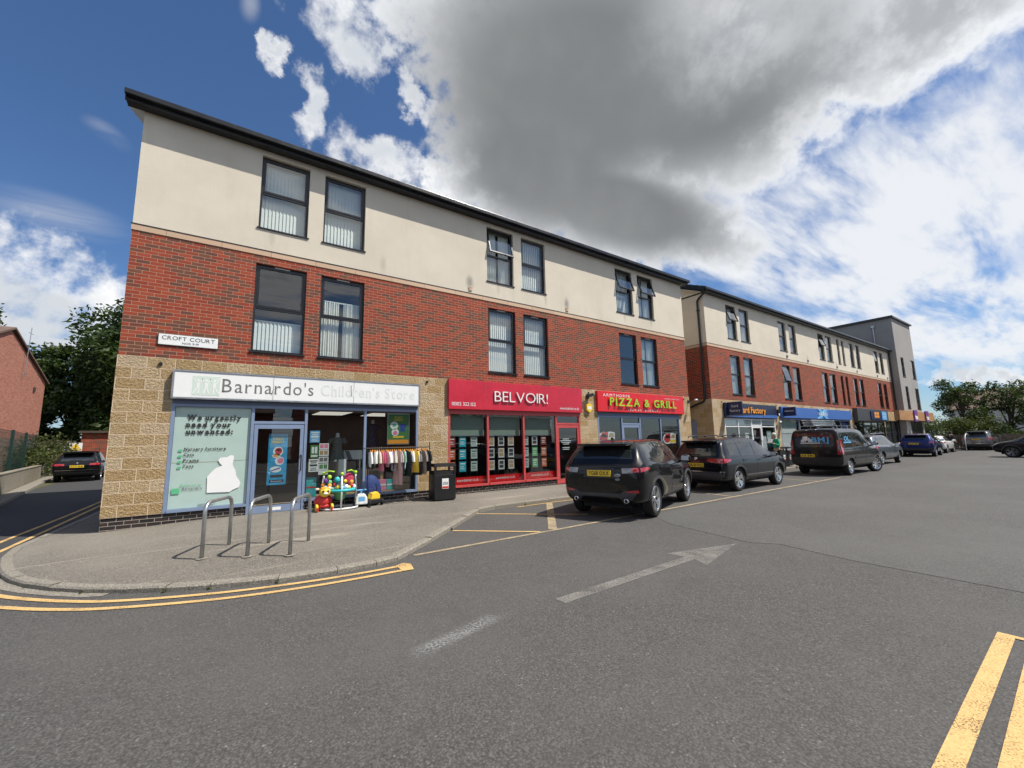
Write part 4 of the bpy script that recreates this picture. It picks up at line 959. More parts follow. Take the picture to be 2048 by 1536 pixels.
# things standing behind the glass
def mannequin(x, y, z0, z1, m, label, r=.17):
    t = thing("dress_form", label, "mannequin", (x, y, -.2))
    h = z1-z0; b = MB(); zz = z0+.2; b.lathe([(r*1.15, zz), (r*.98, zz+h*.3), (r*.62, zz+h*.62), (r*.8, zz+h*.82), (r*.55, zz+h*.97), (r*.3, zz+h)], n=28)
    for i, v in enumerate(b.v):
        a = math.atan2(v[1], v[0]); k = 1+.06*math.sin(a*9)*(1 if v[2] < zz+h*.6 else .2); b.v[i] = (v[0]*k, v[1]*k*.75, v[2])
    b.tube([(-r*.75, 0, zz+h*.93), (-r*1.25, 0, zz+h*.74)], [.05, .06], 8); b.tube([(r*.75, 0, zz+h*.93), (r*1.25, 0, zz+h*.74)], [.05, .06], 8)
    b.build("dress", m, t, smooth=True)
    n = MB(); n.lathe([(r*.36, zz+h*.94), (.045, zz+h+.03), (.045, zz+h+.09), (0.0, zz+h+.11)], n=16); n.build("neck", "paper", t, smooth=True)
    p = MB(); p.tube([(0, 0, .02), (0, 0, zz)], .025, 8); p.lathe([(.16, 0), (.16, .02), (.02, .03)], n=18); p.build("stand", "cardboard", t)
mat("grey_dress", (0.16, 0.175, 0.155), 0.85, var=0.25, vscale=14); mat("floral_dress", (0.035, 0.04, 0.07), 0.85, var=0.95, vscale=22)
mannequin(4.30, .62, .87, 1.50, "grey_dress", "dress form in a grey gathered child's dress behind the glass")
mannequin(5.22, .65, 1.2, 1.86, "floral_dress", "dress form in a dark floral dress behind the glass", .16)
def tabletop():
    t = thing("display_table", "low wooden display table behind the charity shop glass", "table", (5.0, .65, -.2))
    m = MB(); m.box(-1.35, 1.2, -.25, .4, .22, .25); m.build("table_top", "cardboard", t)
    for x in (-1.3, 1.1):
        for y in (-.2, .33): m = MB(); m.box(x, x+.05, y, y+.05, 0, .22); m.build("leg", "cardboard", t)
tabletop()
def carton(x0, x1, y0, y1, z0, z1, m, label, lid=None, cat="box"):
    b = MB(); b.box(x0, x1, y0, y1, z0, z1); o = tag(b.build("carton", m, bevel=.006), label, cat)
    q = MB(); q.box(x0+.01, x1-.01, y0-.003, y0-.0005, (z0+z1)/2-.02, (z0+z1)/2+.02); q.build("tape", lid or "paper", o); return o
carton(4.31, 4.50, .45, .6, .06, .92, "white", "tall narrow white box standing behind the glass beside the grey dress", "sign_grey_ink")
carton(5.30, 5.56, .45, .7, .06, .34, "pink", "pink nappy pack in the charity shop window", "white", "pack"); carton(5.57, 5.78, .45, .7, .06, .33, "teal", "teal and white nappy pack beside the pink one", "white", "pack")
carton(5.8, 6.2, .4, .7, .06, .38, "cardboard", "wooden slatted crate at the right end of the charity window", "bark", "crate")
m = MB()
for a in ((5.02, 5.09, .46, .62), (5.40, 5.47, .46, .62)): m.box(a[0], a[1], a[2], a[3], .06, .58)
m.box(5.02, 5.47, .46, .62, .585, .64); tag(m.build("wooden_stool", "cardboard"), "pale wooden stool frame behind the blue pop-up tent", "stool")
m = MB(); m.ball((5.08, .30, .06), (.30, .14, .44), 20); tag(m.build("play_tent", "royal_blue", smooth=True), "dark blue pop-up play tent behind the glass", "play tent")
def pram_canopy():
    t = thing("travel_cot", "grey and white travel cot with a striped cover behind the glass", "cot", (4.72, .75, .06))
    m = MB(); m.box(-.24, .24, 0, .3, .0, .55); m.build("side_panel", "sign_grey_ink", t); m = MB(); m.prism([(-.02, .86), (.28, .86), (.28, 1.1), (-.02, 1.1)], 0, 0.01, 'y') if False else m.prism([(-.27, .84), (.26, .84), (.25, 1.08), (-.22, 1.08)], -.03, .3, 'y'); m.build("cover", "paper", t)
    m = MB(); m.prism([(-.12, .845), (0.0, .845), (-.10, 1.075), (-.2, 1.075)], -.034, -.031, 'y'); m.build("stripe", "sign_grey_ink", t)
    for x in (-.23, .2): m = MB(); m.box(x, x+.03, .05, .08, .55, .84); m.build("post", "paper", t)
pram_canopy()
o = carton(3.53, 3.76, .2, .35, .06, .52, "teal", "turquoise toy box low beside the charity shop door", "red", "toy box")
for x, y, lab in ((2.9, 3.2, "lit ceiling panel above the charity shop door"), (5.2, 5.9, "lit ceiling panel over the grey dress in the charity shop"), (7.1, 6.1, "lit ceiling panel over the green poster in the charity shop")):
    t = thing("ceiling_light", lab, "ceiling light", (x, y, 2.47)); m = MB(); m.box(-.55, .55, -.85, .85, 0, .012); m.build("diffuser", "lamp_panel", t); m = MB(); m.box(-.59, .59, -.89, .89, .013, .03); m.build("frame", "white", t)
# property cards of the letting agent
CC = {'o': ("orange", (0.55, 0.13, 0.05)), 't': ("turquoise", (0.02, 0.38, 0.48)), 'p': ("pale", (0.42, 0.50, 0.46)), 'w': ("white", (0.62, 0.63, 0.60)), 'g': ("green", (0.12, 0.40, 0.16)), 'r': ("dark red", (0.30, 0.05, 0.05))}
for k, (nm, c) in CC.items(): mat("card_"+k, c, 0.6, var=.06)
def cards():
    spec = [((7.29, 7.65, 8.04), ("rtp", "otp", "otp"), "left"), ((8.66, 9.03, 9.405), ("www", "www", "www"), "middle"), ((10.0, 10.375, 10.76), ("pwr", "pgo", "pgo"), "right")]
    fx = MB()
    for xs, rows, bay in spec:
        for x in xs:
            for dx in (-.012, .232): fx.tube([(x+dx, .20, .15), (x+dx, .20, 2.1)], .0025, 4)
    tag(fx.build("display_cables", "galv"), "thin steel display cables holding the property cards", "display cables")
    for xs, rows, bay in spec:
        for r, row in enumerate(rows):
            z1 = 1.455-.365*r
            for c, k in enumerate(row):
                lab = f"{CC[k][0]} property card, {['top','middle','bottom'][r]} row, {['first','second','third'][c]} in the {bay} red-framed window"
                mb = MB(); mb.box(xs[c], xs[c]+.22, .185, .19, z1-.295, z1); o = tag(mb.build("property_card", "card_"+k), lab, "property card", "property cards in the red shop window")
                p = MB()
                if k == 'w':
                    for a in (0, 1): p.box(xs[c]+.03, xs[c]+.19, .183, .1845, z1-.13-a*.12, z1-.03-a*.12)
                    p.build("photo", "charcoal" if (r+c) % 2 else "cardboard", o)
                else:
                    p.box(xs[c]+.03, xs[c]+.19, .183, .1845, z1-.08, z1-.05); p.box(xs[c]+.03, xs[c]+.15, .183, .1845, z1-.16, z1-.14); p.box(xs[c]+.03, xs[c]+.17, .183, .1845, z1-.22, z1-.20); p.build("print", "paper" if k in 'otrg' else "charcoal", o)
cards()
for a, b, lab in ((7.26, 8.49, "left"), (8.57, 9.86, "middle"), (9.94, 11.25, "right")):
    m = MB(); m.box(a, b, .16, .166, 1.50, 2.17); mat("roller_green", (0.23, 0.30, 0.25), 0.8, var=.04); o = tag(m.build("roller_blind", "roller_green"), f"grey green roller blind at the top of the {lab} red-framed window", "roller blind", "roller blinds of the red shop")
    m = MB(); m.box(a, b, .155, .172, 1.475, 1.498); m.build("bottom_bar", "galv", o)
    m = MB(); m.box(a-.01, b+.01, .083, .087, .062, .275); o = tag(m.build("window_vinyl", "sign_bright_red"), f"red vinyl strip with white web address along the foot of the {lab} window", "window vinyl", "red vinyl strips of the red shop")
    letters(o, "www.belvoir.co.uk", (a+b)/2, .145, .0825, .72, .085, "sign_white", align='C')
m = MB()
for k, (w, z) in enumerate(((.3, 1.33), (.5, 1.27), (.42, 1.21), (.28, 1.15), (.34, 1.03), (.3, .97))): m.box(11.80-w/2, 11.80+w/2, .088, .09, z, z+.028)
tag(m.build("door_hours_lettering", "sign_white"), "white lines of opening hours lettering on the red shop door glass", "door lettering")
# pizza stickers and a palm
def sticker(x, z, label):
    m = MB(); m.prism(circ(x+.27, z+.18, .30, 22, .75), .083, .086, 'y'); m.prism([(x+.25, z-.02), (x+.85, z-.02), (x+.88, z+.38), (x+.62, z+.42), (x+.25, z+.36)], .0832, .0858, 'y'); o = tag(m.build("window_sticker", "sign_white"), label, "sticker", "food stickers on the pizza shop glass")
    shapes(o, [("red_disc", "red", circ(x+.25, z+.17, .22, 18, .72)), ("red_cap", "sign_bright_red", [(x+.15, z+.2), (x+.5, z+.2), (x+.5, z+.39), (x+.15, z+.39)]), ("yellow_panel", "yellow", [(x+.43, z+.01), (x+.84, z+.01), (x+.84, z+.14), (x+.43, z+.14)]), ("food_picture", "cardboard", [(x+.52, z+.2), (x+.84, z+.2), (x+.8, z+.36), (x+.6, z+.36)])], .0825)
sticker(13.45, 1.18, "red and yellow food sticker on the left pane of the pizza shop"); sticker(17.35, 1.10, "red and yellow food sticker on the right pane of the pizza shop")
def palm():
    t = thing("potted_palm", "dark potted palm behind the right pane of the pizza shop", "plant", (17.75, .55, -.2)); m = MB(); m.lathe([(.13, 0), (.18, .3), (.16, .3)], n=18); m.build("pot", "charcoal", t)
    m = MB()
    for k in range(16):
        a = k*2.4; el = .5+.4*(k % 3)/2; pts = [(math.cos(a)*math.cos(el)*s*.5, math.sin(a)*math.cos(el)*s*.3, .35+math.sin(el)*s*.75-.25*s*s) for s in (0, .35, .7, 1.0)]
        m.tube(pts, [.012, .03, .025, .003], 4)
    m.build("fronds", "leaf_mid", t)
palm()
# posters of the card shop and the bank
for x0, x1, z0, z1, m_, lab in ((22.4, 23.2, .35, .5, "sign_white", "white strip poster low in the first pane of the card shop"), (23.6, 24.2, .2, 1.2, "sky_blue", "light blue and yellow window poster of the card shop"), (24.25, 24.65, .5, 1.5, "pale_green_logo", "pale patterned window poster of the card shop"), (26.0, 26.5, .2, 1.3, "faded_ink", "pale figure poster in the last pane of the card shop"), (26.6, 27.1, .9, 1.6, "poster_teal", "round teal balloon poster in the last pane of the card shop"), (37.3, 38.8, 1.15, 2.15, "sign_blue", "blue poster by the bank door under the light blue fascia")):
    poster(x0, x1, z0, z1, .10, m_, lab, lines=[(.2, .8, .7, .1), (.15, .6, .3, .12)], inkm="yellow" if m_ == "sky_blue" else "sign_white", cat="poster")
for k, x in enumerate((47.1, 47.75, 48.5, 49.2)):
    poster(x, x+.5, 1.1, 1.6, .02, "charcoal", f"grey notice on the dark shutter, {['first','second','third','last'][k]} of four", "notice", [(.15, .85, .6, .2), (.15, .7, .25, .15)], "sign_grey_ink", "notice", "notices on the dark shutter")

# ------------------------------------------------------------------ fittings on the walls
t = thing("alarm_box", "yellow hexagonal alarm box on the stone pier between the two red signs", "alarm box", (12.84, -.02, 2.46))
m = MB(); m.prism([(.16*math.cos(R_(60*i+30)), .18*math.sin(R_(60*i+30))) for i in range(6)], -.09, 0, 'y'); m.build("cover", "yellow", t, bevel=.01); m = MB(); m.box(-.09, .09, -.093, -.0905, -.06, .05); m.build("panel", "sign_white", t)
t = thing("security_camera", "dark security camera above the yellow alarm box", "security camera", (12.84, -.02, 2.88))
m = MB(); m.box(-.06, .06, -.04, 0, -.08, .08); m.tube([(0, -.04, .02), (0, -.12, .02)], .02, 8); m.build("bracket", "black_plastic", t); m = MB(); m.box(-.14, .16, -.20, -.10, -.02, .09, M=Matrix.Rotation(R_(-15), 4, 'Y')); m.build("housing", "black_plastic", t, bevel=.015); m = MB(); m.lathe([(.035, 0), (.035, .02)], (.165, -.15, .07), 'x', 12); m.build("lens", "galv", t)
t = thing("wall_lamp", "small lamp on a short arm at the right corner of the near block", "lamp", (19.2, -.014, 2.93))
m = MB(); m.box(-.05, .05, -.03, 0, -.06, .06); m.tube([(0, -.02, 0), (.03, -.15, .05), (.06, -.32, .06)], .018, 8); m.build("arm", "anthracite", t); m = MB(); m.lathe([(.02, .06), (.07, .03), (.09, -.01), (.0, -.015)], (.06, -.36, .04), n=16); m.build("lamp_head", "white", t, smooth=True)
t = thing("security_camera", "small white camera beside the near end of the light blue fascia", "security camera", (27.8, -.014, 2.1)); m = MB(); m.tube([(0, 0, 0), (0, -.1, 0)], .02, 8); m.build("arm", "white", t); m = MB(); m.box(-.16, .06, -.18, -.09, -.04, .05); m.build("housing", "white", t, bevel=.012)
t = thing("wall_light", "dark box lamp on the pier between the card shop and the blue fascia", "lamp", (27.75, -.014, 2.6)); m = MB(); m.box(-.09, .09, -.14, 0, -.18, .18); m.build("housing", "anthracite", t, bevel=.015); m = MB(); m.box(-.06, .06, -.143, -.1405, -.15, -.03); m.build("diffuser", "paper", t)

# ------------------------------------------------------------------ street furniture on the pavement
def stands():
    k = 0; spots = [((1.65, -3.57), (1.98, -2.88)), ((2.18, -3.86), (2.5, -3.14)), ((2.68, -4.17), (3.04, -3.40))]
    labs = ["galvanised hoop cycle stand nearest the stone corner", "galvanised hoop cycle stand in the middle of the three", "galvanised hoop cycle stand nearest the kerb and parking bay"]
    for (a, b), lab in zip(spots, labs):
        A, B = Vector((*a, -.25)), Vector((*b, -.25)); d = (B-A); L = d.length; d.normalize(); H = .76; r = .14; pts = [(0, 0, -.05), (0, 0, H-r)]
        for i in range(1, 6): an = math.pi/2*i/6; pts.append((r-r*math.cos(an), 0, H-r+r*math.sin(an)))
        pts.append((r, 0, H)); pts.append((L-r, 0, H))
        for i in range(1, 6): an = math.pi/2*i/6; pts.append((L-r+r*math.sin(an), 0, H-r+r*math.cos(an)))
        pts += [(L, 0, H-r), (L, 0, -.05)]
        t = thing("cycle_stand", lab, "cycle stand", A, math.atan2(d.y, d.x), "cycle stands on the corner pavement")
        m = MB(); m.tube(pts, .026, 14); m.build("hoop", "galv", t, smooth=True)
        for x in (0, L): m = MB(); m.lathe([(.07, -.003), (.07, .004), (.03, .008)], (x, 0, 0), n=16); m.build("footing", "kerb_concrete", t)
stands()
def bin_(loc, rotz, label):
    t = thing("litter_bin", label, "litter bin", loc, rotz, "black litter bins")
    m = MB(); w, d = .29, .24
    m.box(-w, w, -d, d, .02, .66); m.box(-w+.02, w-.02, -d+.02, d-.02, 0, .019); m.build("body", "black_plastic", t, bevel=.02)
    m = MB()
    for x in (-w, w-.05):
        for y in (-d, d-.05): m.box(x, x+.05, y, y+.05, .661, .86)
    m.build("post", "black_plastic", t)
    m = MB(); m.prism([(-d-.01, .861), (d+.01, .861), (d-.04, .94), (-d+.04, .94)], -w-.01, w+.01, 'x'); m.build("lid", "bin_lid", t, bevel=.012)
    m = MB(); m.box(-w+.02, w-.02, -d+.02, d-.02, .64, .75); m.build("liner", "black_matt", t)
    m = MB(); m.box(-.09, .09, -d-.003, -d-.0005, .30, .56); s = m.build("sticker", "sign_white", t); m = MB(); m.text("£150", (0, -d-.004, .40), X_, Z_, .14, .07, .0006, 0, .02, align='C'); m.build("print", "ink", s); m = MB(); m.box(-.085, .085, -d-.0045, -d-.0035, .31, .36); m.build("band", "red", s)
    return t
bin_((6.72, -.62, -.195), R_(-6), "black litter bin with white sticker beside the clothes rail and red shop")
b = bin_((25.15, -1.05, -.2), R_(-4), "black litter bin beside the person in the green jacket")
bin_((25.95, -1.0, -.2), R_(-4), "black litter bin by the bank, farther one of the pair")

def rail():
    t = thing("clothes_rail", "black metal clothes rail outside the charity shop window", "clothes rail", (0, 0, -.2))
    y = -.5; xa, xb = 4.78, 6.40
    for x in (xa, xb):
        m = MB(); m.tube([(x, y, .05), (x, y, 1.52 if x == xb else 1.40)], .013, 8); m.tube([(x, y-.24, .035), (x, y+.24, .035)], .016, 8)
        for s in (-.22, .22): m.lathe([(.028, 0), (.028, .03)], (x, y+s, 0), n=12)
        m.build("upright", "black_plastic", t)
    m = MB(); m.tube([(xa-.1, y, 1.39), (xb, y, 1.39)], .014, 8); m.build("hanging_bar", "black_plastic", t); m = MB(); m.tube([(xa, y, .09), (xb, y, .09)], .012, 8); m.build("lower_bar", "black_plastic", t)
    cols = [("white", (.72,.71,.68)), ("navy", (.03,.035,.07)), ("grey striped", (.36,.36,.37)), ("white", (.72,.71,.68)), ("cream", (.62,.56,.42)), ("pink", (.70,.20,.30)), ("crimson", (.45,.04,.10)), ("white", (.72,.71,.68)), ("pale pink", (.72,.5,.5)), ("white", (.72,.71,.68)), ("lilac", (.42,.33,.45)), ("grey striped", (.36,.36,.37)), ("cream", (.62,.56,.42)), ("dusty pink", (.5,.32,.32)), ("white", (.72,.71,.68)), ("green", (.10,.30,.15)), ("pale blue", (.42,.55,.65)), ("black", (.02,.02,.022)), ("grey striped", (.36,.36,.37)), ("mustard", (.62,.42,.06)), ("white", (.72,.71,.68)), ("yellow", (.75,.55,.08)), ("black", (.02,.02,.022)), ("beige", (.5,.42,.33)), ("grey", (.22,.21,.2)), ("taupe", (.32,.26,.22)), ("black", (.02,.02,.022)), ("black", (.02,.02,.022))]
    seen = {}
    cnt = {}
    for c, _ in cols: cnt[c] = cnt.get(c, 0)+1
    for i, (cn, c) in enumerate(cols):
        x = xa+.06+(xb-xa-.16)*i/(len(cols)-1); seen[cn] = seen.get(cn, 0)+1
        L = random.uniform(.30, .52) if i < 14 else random.uniform(.38, .66)
        if cn == "dusty pink": L = .86
        mat("cloth_"+cn.replace(' ', '_'), c, .9, var=.12, vscale=25)
        o_ = ["first", "second", "third", "fourth", "fifth", "sixth", "seventh", "eighth"][seen[cn]-1]
        lab = f"{cn} child's garment on the clothes rail" if cnt[cn] == 1 else f"{cn} child's garment, {o_} of its colour from the rail's left end"
        g = thing("hanging_garment", lab, "garment", (x, y, 1.19), random.uniform(-.5, .45), "children's clothes on the rail")
        zt = -.07; hw = random.uniform(.14, .19); m = MB(); n = 5
        # front and back panels with soft folds, and sleeves
        for s in (-1, 1):
            for k in range(6):
                for j in range(4):
                    def P(k, j):
                        f = k/6; w = hw*(.8+.25*f+.1*math.sin(3*f)); yy = -w+2*w*j/4; xx = s*(.012+.016*math.sin(f*3.1))*(1 if 0 < j < 4 else .25)+.008*math.sin(j*2.3+i+f*3); return (xx, yy, zt-(.05 if j in (0, 4) else 0)*(1-f)-L*f)
                    m.poly([P(k, j), P(k, j+1), P(k+1, j+1), P(k+1, j)])
        for s in (-1, 1): m.tube([(0, s*hw*.72, zt-.035), (.01, s*(hw*1.0), zt-.17), (.015, s*(hw*1.02), zt-.30)], [.03, .034, .036], 7, cap=False)
        m.build("garment", "cloth_"+cn.replace(' ', '_'), g, smooth=True)
        h = MB(); h.tube([(0, 0, .03), (0, .015, .015), (0, 0, -.01), (0, 0, -.035)], .003, 5); h.tube([(0, -hw*.8, -.115), (0, 0, -.045), (0, hw*.8, -.115)], .009, 6); h.build("hanger", "orange" if i % 3 else "wood_board", g)
rail()

def toys():
    # red ride-on animal with a yellow head
    t = thing("ride_on_toy", "red ride-on toy with a round yellow head by the shop door", "toy", (3.80, -.50, -.195), R_(0))
    m = MB(); m.ball((0, .02, .22), (.20, .17, .15), 20); m.box(-.13, .13, -.12, .16, .08, .15); m.build("body", "red", t, smooth=True)
    m = MB(); m.ball((0, -.13, .43), (.12, .10, .115), 20); m.build("head", "yellow", t, smooth=True)
    m = MB(); m.ball((0, -.12, .50), (.105, .09, .05), 16); m.build("cap", "orange", t, smooth=True)
    for s in (-1, 1):
        m = MB(); m.ball((s*.05, -.222, .45), (.026, .012, .026), 10); m.build("eye", "ink", t, smooth=True); m = MB(); m.ball((s*.16, -.12, .50), (.05, .025, .03), 10); m.build("ear", "cloth_cream", t, smooth=True)
        m = MB(); m.lathe([(0, -.025), (.075, -.025), (.085, 0), (.075, .025), (0, .025)], (s*.16, -.12, .09), 'x', 18); m.build("wheel", "yellow", t, smooth=True); m = MB(); m.tube([(s*.15, -.2, .10), (s*.15, -.2, .015)], .022, 8); m.build("foot", "red", t)
    m = MB(); m.ball((0, -.235, .405), (.05, .02, .03), 12); m.build("muzzle", "paper", t, smooth=True)
    # baby activity bouncer
    t = thing("baby_bouncer", "white framed baby activity bouncer with turquoise tray outside the window", "baby bouncer", (4.17, -.44, -.195))
    m = MB(); m.tube([(.40*math.cos(a), .30*math.sin(a), .03) for a in [i*2*math.pi/28 for i in range(28)]], .02, 8, closed=True); m.build("base_ring", "white_frame", t, smooth=True)
    for a in (R_(20), R_(150), R_(265)):
        x, y = .40*math.cos(a), .30*math.sin(a); m = MB(); m.tube([(x, y, .03), (x*1.06, y*1.06, .45), (x*.98, y*.98, .80)], .019, 8); m.build("upright", "white_frame", t, smooth=True); m = MB(); m.ball((x*.98, y*.98, .82), .042, 12); m.build("knuckle", "lime", t, smooth=True)
    m = MB(); m.lathe([(.17, .40), (.33, .41), (.345, .44), (.33, .47), (.17, .46)], n=30); m.build("tray", "teal", t, smooth=True)
    m = MB(); m.lathe([(.165, .46), (.15, .38), (.10, .22), (.0, .20)], n=20); m.build("seat", "card_g", t, smooth=True)
    m = MB(); m.ball((.22, .12, .66), (.12, .04, .15), 16); m.build("backrest", "cloth_crimson", t, smooth=True)
    for i, (x, y, z, r, c) in enumerate(((-.25, -.08, .55, .05, "orange"), (-.3, .05, .66, .06, "purple"), (-.1, -.24, .52, .045, "yellow"), (.08, -.26, .52, .05, "paper"), (.22, -.16, .53, .045, "red"), (-.33, -.02, .5, .05, "sky_blue"), (.25, -.02, .60, .05, "orange"), (-.2, .2, .6, .06, "card_g"), (-.27, -.16, .50, .04, "paper"), (-.17, -.20, .58, .035, "red"), (0, -.27, .50, .04, "sky_blue"), (.14, -.24, .50, .04, "yellow"), (.29, -.08, .50, .05, "paper"), (-.36, .08, .56, .05, "orange"), (-.24, .02, .74, .05, "lime"), (.12, .05, .62, .045, "yellow"), (-.05, .1, .66, .07, "teal"))):
        m = MB(); m.ball((x, y, z), (r, r*.8, r*1.1), 12); m.build("play_knob", c, t, smooth=True)
    for s in (-1, 1): m = MB(); m.tube([(s*.36, .10, .82), (s*.25, .04, .88), (s*.14, -.02, .86)], .018, 7); m.build("toy_arch", "lime", t, smooth=True)
    # small blue and white car, black and yellow digger
    t = thing("toy_car", "small white and pale blue ride-on car with blue handlebar", "toy", (4.66, -.45, -.195), R_(-8))
    m = MB(); m.prism([(-.14, .06), (.14, .06), (.13, .22), (.08, .30), (-.08, .30), (-.13, .22)], -.10, .22, 'y'); m.build("body", "paper", t, bevel=.025); m = MB(); m.box(-.07, .07, -.104, -.1005, .14, .24); m.build("face_sticker", "sky_blue", t)
    m = MB(); m.tube([(0, .05, .29), (0, .03, .38)], .022, 8); m.tube([(-.12, .03, .39), (.12, .03, .39)], .018, 8); m.build("handlebar", "sky_blue", t)
    for x in (-.15, .15):
        for y in (-.03, .17): m = MB(); m.lathe([(0, -.02), (.06, -.02), (.065, 0), (.06, .02), (0, .02)], (x, y, .06), 'x', 16); m.build("wheel", "black_plastic", t)
    m = MB(); m.box(-.05, .05, -.108, -.1005, .075, .115); m.build("number_plate", "sign_white", t)
    t = thing("toy_digger", "black and yellow toy digger with a thin upright handle", "toy", (4.97, -.42, -.195), R_(10))
    m = MB(); m.box(-.15, .15, -.14, .16, .06, .15); m.build("chassis", "black_plastic", t, bevel=.015); m = MB(); m.prism([(-.12, .151), (.12, .151), (.12, .26), (.05, .33), (-.09, .30)], -.10, .10, 'y'); m.build("cab", "yellow", t, bevel=.02); m = MB(); m.tube([(.14, .05, .12), (.10, .05, .36), (.07, .05, .52)], .012, 7); m.build("push_handle", "black_plastic", t)
    for x in (-.17, .17):
        for y in (-.09, .12): m = MB(); m.lathe([(0, -.025), (.07, -.025), (.08, 0), (.07, .025), (0, .025)], (x, y, .078), 'x', 16); m.build("wheel", "black_matt", t)
toys()

# ------------------------------------------------------------------ vehicles
def car_paint(name, col, metal=0.0, rough=0.3):
    if name in MATS: return MATS[name]
    m = bpy.data.materials.new(name); m.use_nodes = True; g = NT(m.node_tree); p = g.n['Principled BSDF']
    p.inputs['Base Color'].default_value = (*col, 1); p.inputs['Metallic'].default_value = metal; p.inputs['Coat Weight'].default_value = 1.0; p.inputs['Coat Roughness'].default_value = 0.012; p.inputs['Specular IOR Level'].default_value = 0.15; p.inputs['Coat IOR'].default_value = 1.38
    co = g.new('ShaderNodeTexCoord').outputs['Object']
    z = g.new('ShaderNodeSeparateXYZ', {0: co}).outputs[2]
    dirt = g.m('MULTIPLY', g.step(g.noise(co, 5, 6, 0.65), 0.4, 0.75), g.step(z, 0.2, 0.6, 0.03, 0.0))
    g.l.new(g.mix(dirt, col, (0.14, 0.125, 0.105)), p.inputs['Base Color']); g.l.new(g.m('ADD', g.m('MULTIPLY', dirt, 0.6), rough), p.inputs['Roughness'])
    g.l.new(g.m('SUBTRACT', 1.0, dirt), p.inputs['Coat Weight'])
    MATS[name] = m; return m
car_paint("paint_black", (0.0025, 0.0025, 0.003)); car_paint("paint_blueblack", (0.004, 0.0045, 0.008)); car_paint("paint_greyblack", (0.009, 0.009, 0.009)); car_paint("paint_silver", (0.17, 0.19, 0.22), .7); car_paint("paint_blue", (0.012, 0.02, 0.11), .5); car_paint("paint_white", (0.78, 0.78, 0.76), 0.0); car_paint("paint_grey", (0.16, 0.16, 0.17), .6)
mat("car_glass", (0.016, 0.019, 0.020), 0.015, spec=0.75)
mat("cladding", (0.045, 0.046, 0.049), 0.55)
MATS["car_glass"].node_tree.nodes["Principled BSDF"].inputs["IOR"].default_value = 1.6
mat("tyre", (0.012, 0.012, 0.012), 0.75, var=.2, bump=.2)
mat("alloy", (0.62, 0.63, 0.65), 0.22, metal=0.95)
mat("dark_alloy", (0.14, 0.14, 0.15), 0.3, metal=0.8)
mat("chrome", (0.75, 0.75, 0.76), 0.12, metal=1.0)
mat("lamp_red", (0.38, 0.008, 0.012), 0.08, spec=0.8, coat=1.0)
mat("lamp_clear", (0.20, 0.20, 0.21), 0.08, spec=0.8, coat=1.0)
mat("plate_yellow", (0.75, 0.50, 0.03), 0.45)

def evalmesh(o):
    dg = bpy.context.evaluated_depsgraph_get(); return bpy.data.meshes.new_from_object(o.evaluated_get(dg))

def car_body(st, arches, ra, paint, half):
    rings = []
    for x, zb, zt_, ztop, w, wt in st:
        h = zt_-zb; q = [(0, zb), (.66*w, zb), (.92*w, zb+.05), (w*.985, zb+.28*h), (w, zb+.62*h), (w*.985, zb+.88*h), (w*.955, zt_)]
        g = max(ztop-zt_, .01); a = (w*.955, zt_); b = (wt, ztop-.12*min(g, .45)-.004)
        q += [(a[0]+(b[0]-a[0])*.12, a[1]+(b[1]-a[1])*.12), (a[0]+(b[0]-a[0])*.6+.02*g, a[1]+(b[1]-a[1])*.6), b, (wt*.86, ztop-.02*min(1, g/.3)-.002), (0, ztop)]
        rings.append([(x, -y, z) for y, z in q]+[(x, y, z) for y, z in q[-2:0:-1]])
    mb = MB(); n = len(rings[0])
    for r in rings: mb.v += r
    for i in range(len(rings)-1):
        for k in range(n):
            j = (k+1) % n; mb.f.append((i*n+k, i*n+j, (i+1)*n+j, (i+1)*n+k)); mb.m.append(0)
    half_n = n//2
    for i in (0, len(rings)-1):
        for k in range(half_n):
            a, b, c, d = k, k+1, (n-k-1) % n, (n-k) % n
            f = [i*n+a, i*n+b, i*n+c, i*n+d]
            if a == 0: f = [i*n, i*n+1, i*n+n-1]
            elif k == half_n-1: f = [i*n+k, i*n+k+1, i*n+n-k]
            mb.f.append(tuple(f)); mb.m.append(0)
    me = mb.mesh("body", [paint], True)
    bm = bmesh.new(); bm.from_mesh(me); bmesh.ops.recalc_face_normals(bm, faces=bm.faces[:]); bm.to_mesh(me); bm.free()
    o = bpy.data.objects.new("tmp", me); COL.objects.link(o)
    s = o.modifiers.new("s", 'SUBSURF'); s.levels = 2; s.render_levels = 2
    cut = MB()
    for ax in arches:
        for sg in (-1, 1):
            y0, y1 = sorted((sg*half*.55, sg*half*1.3)); cut.lathe([(ra, y0), (ra, y1)], (ax[0], 0, ax[1]), 'y', 40)
    cm = cut.mesh("cut", ["black_matt"]); bm = bmesh.new(); bm.from_mesh(cm); bmesh.ops.recalc_face_normals(bm, faces=bm.faces[:]); bm.to_mesh(cm); bm.free()
    me.materials.append(MATS["black_matt"])
    co = bpy.data.objects.new("cut", cm); COL.objects.link(co)
    bpy.context.view_layer.update(); whole = evalmesh(o)      # uncut shape, used to lay panels on
    b = o.modifiers.new("b", 'BOOLEAN'); b.operation = 'DIFFERENCE'; b.object = co; b.solver = 'EXACT'
    try: b.material_mode = 'TRANSFER'
    except Exception: pass
    bpy.context.view_layer.update(); res = evalmesh(o)
    bpy.data.objects.remove(o); bpy.data.objects.remove(co)
    bv = BVHTree.FromPolygons([v.co.copy() for v in whole.vertices], [tuple(p.vertices) for p in whole.polygons])
    for p in res.polygons: p.use_smooth = True
    res.name = "body"
    return res, bv

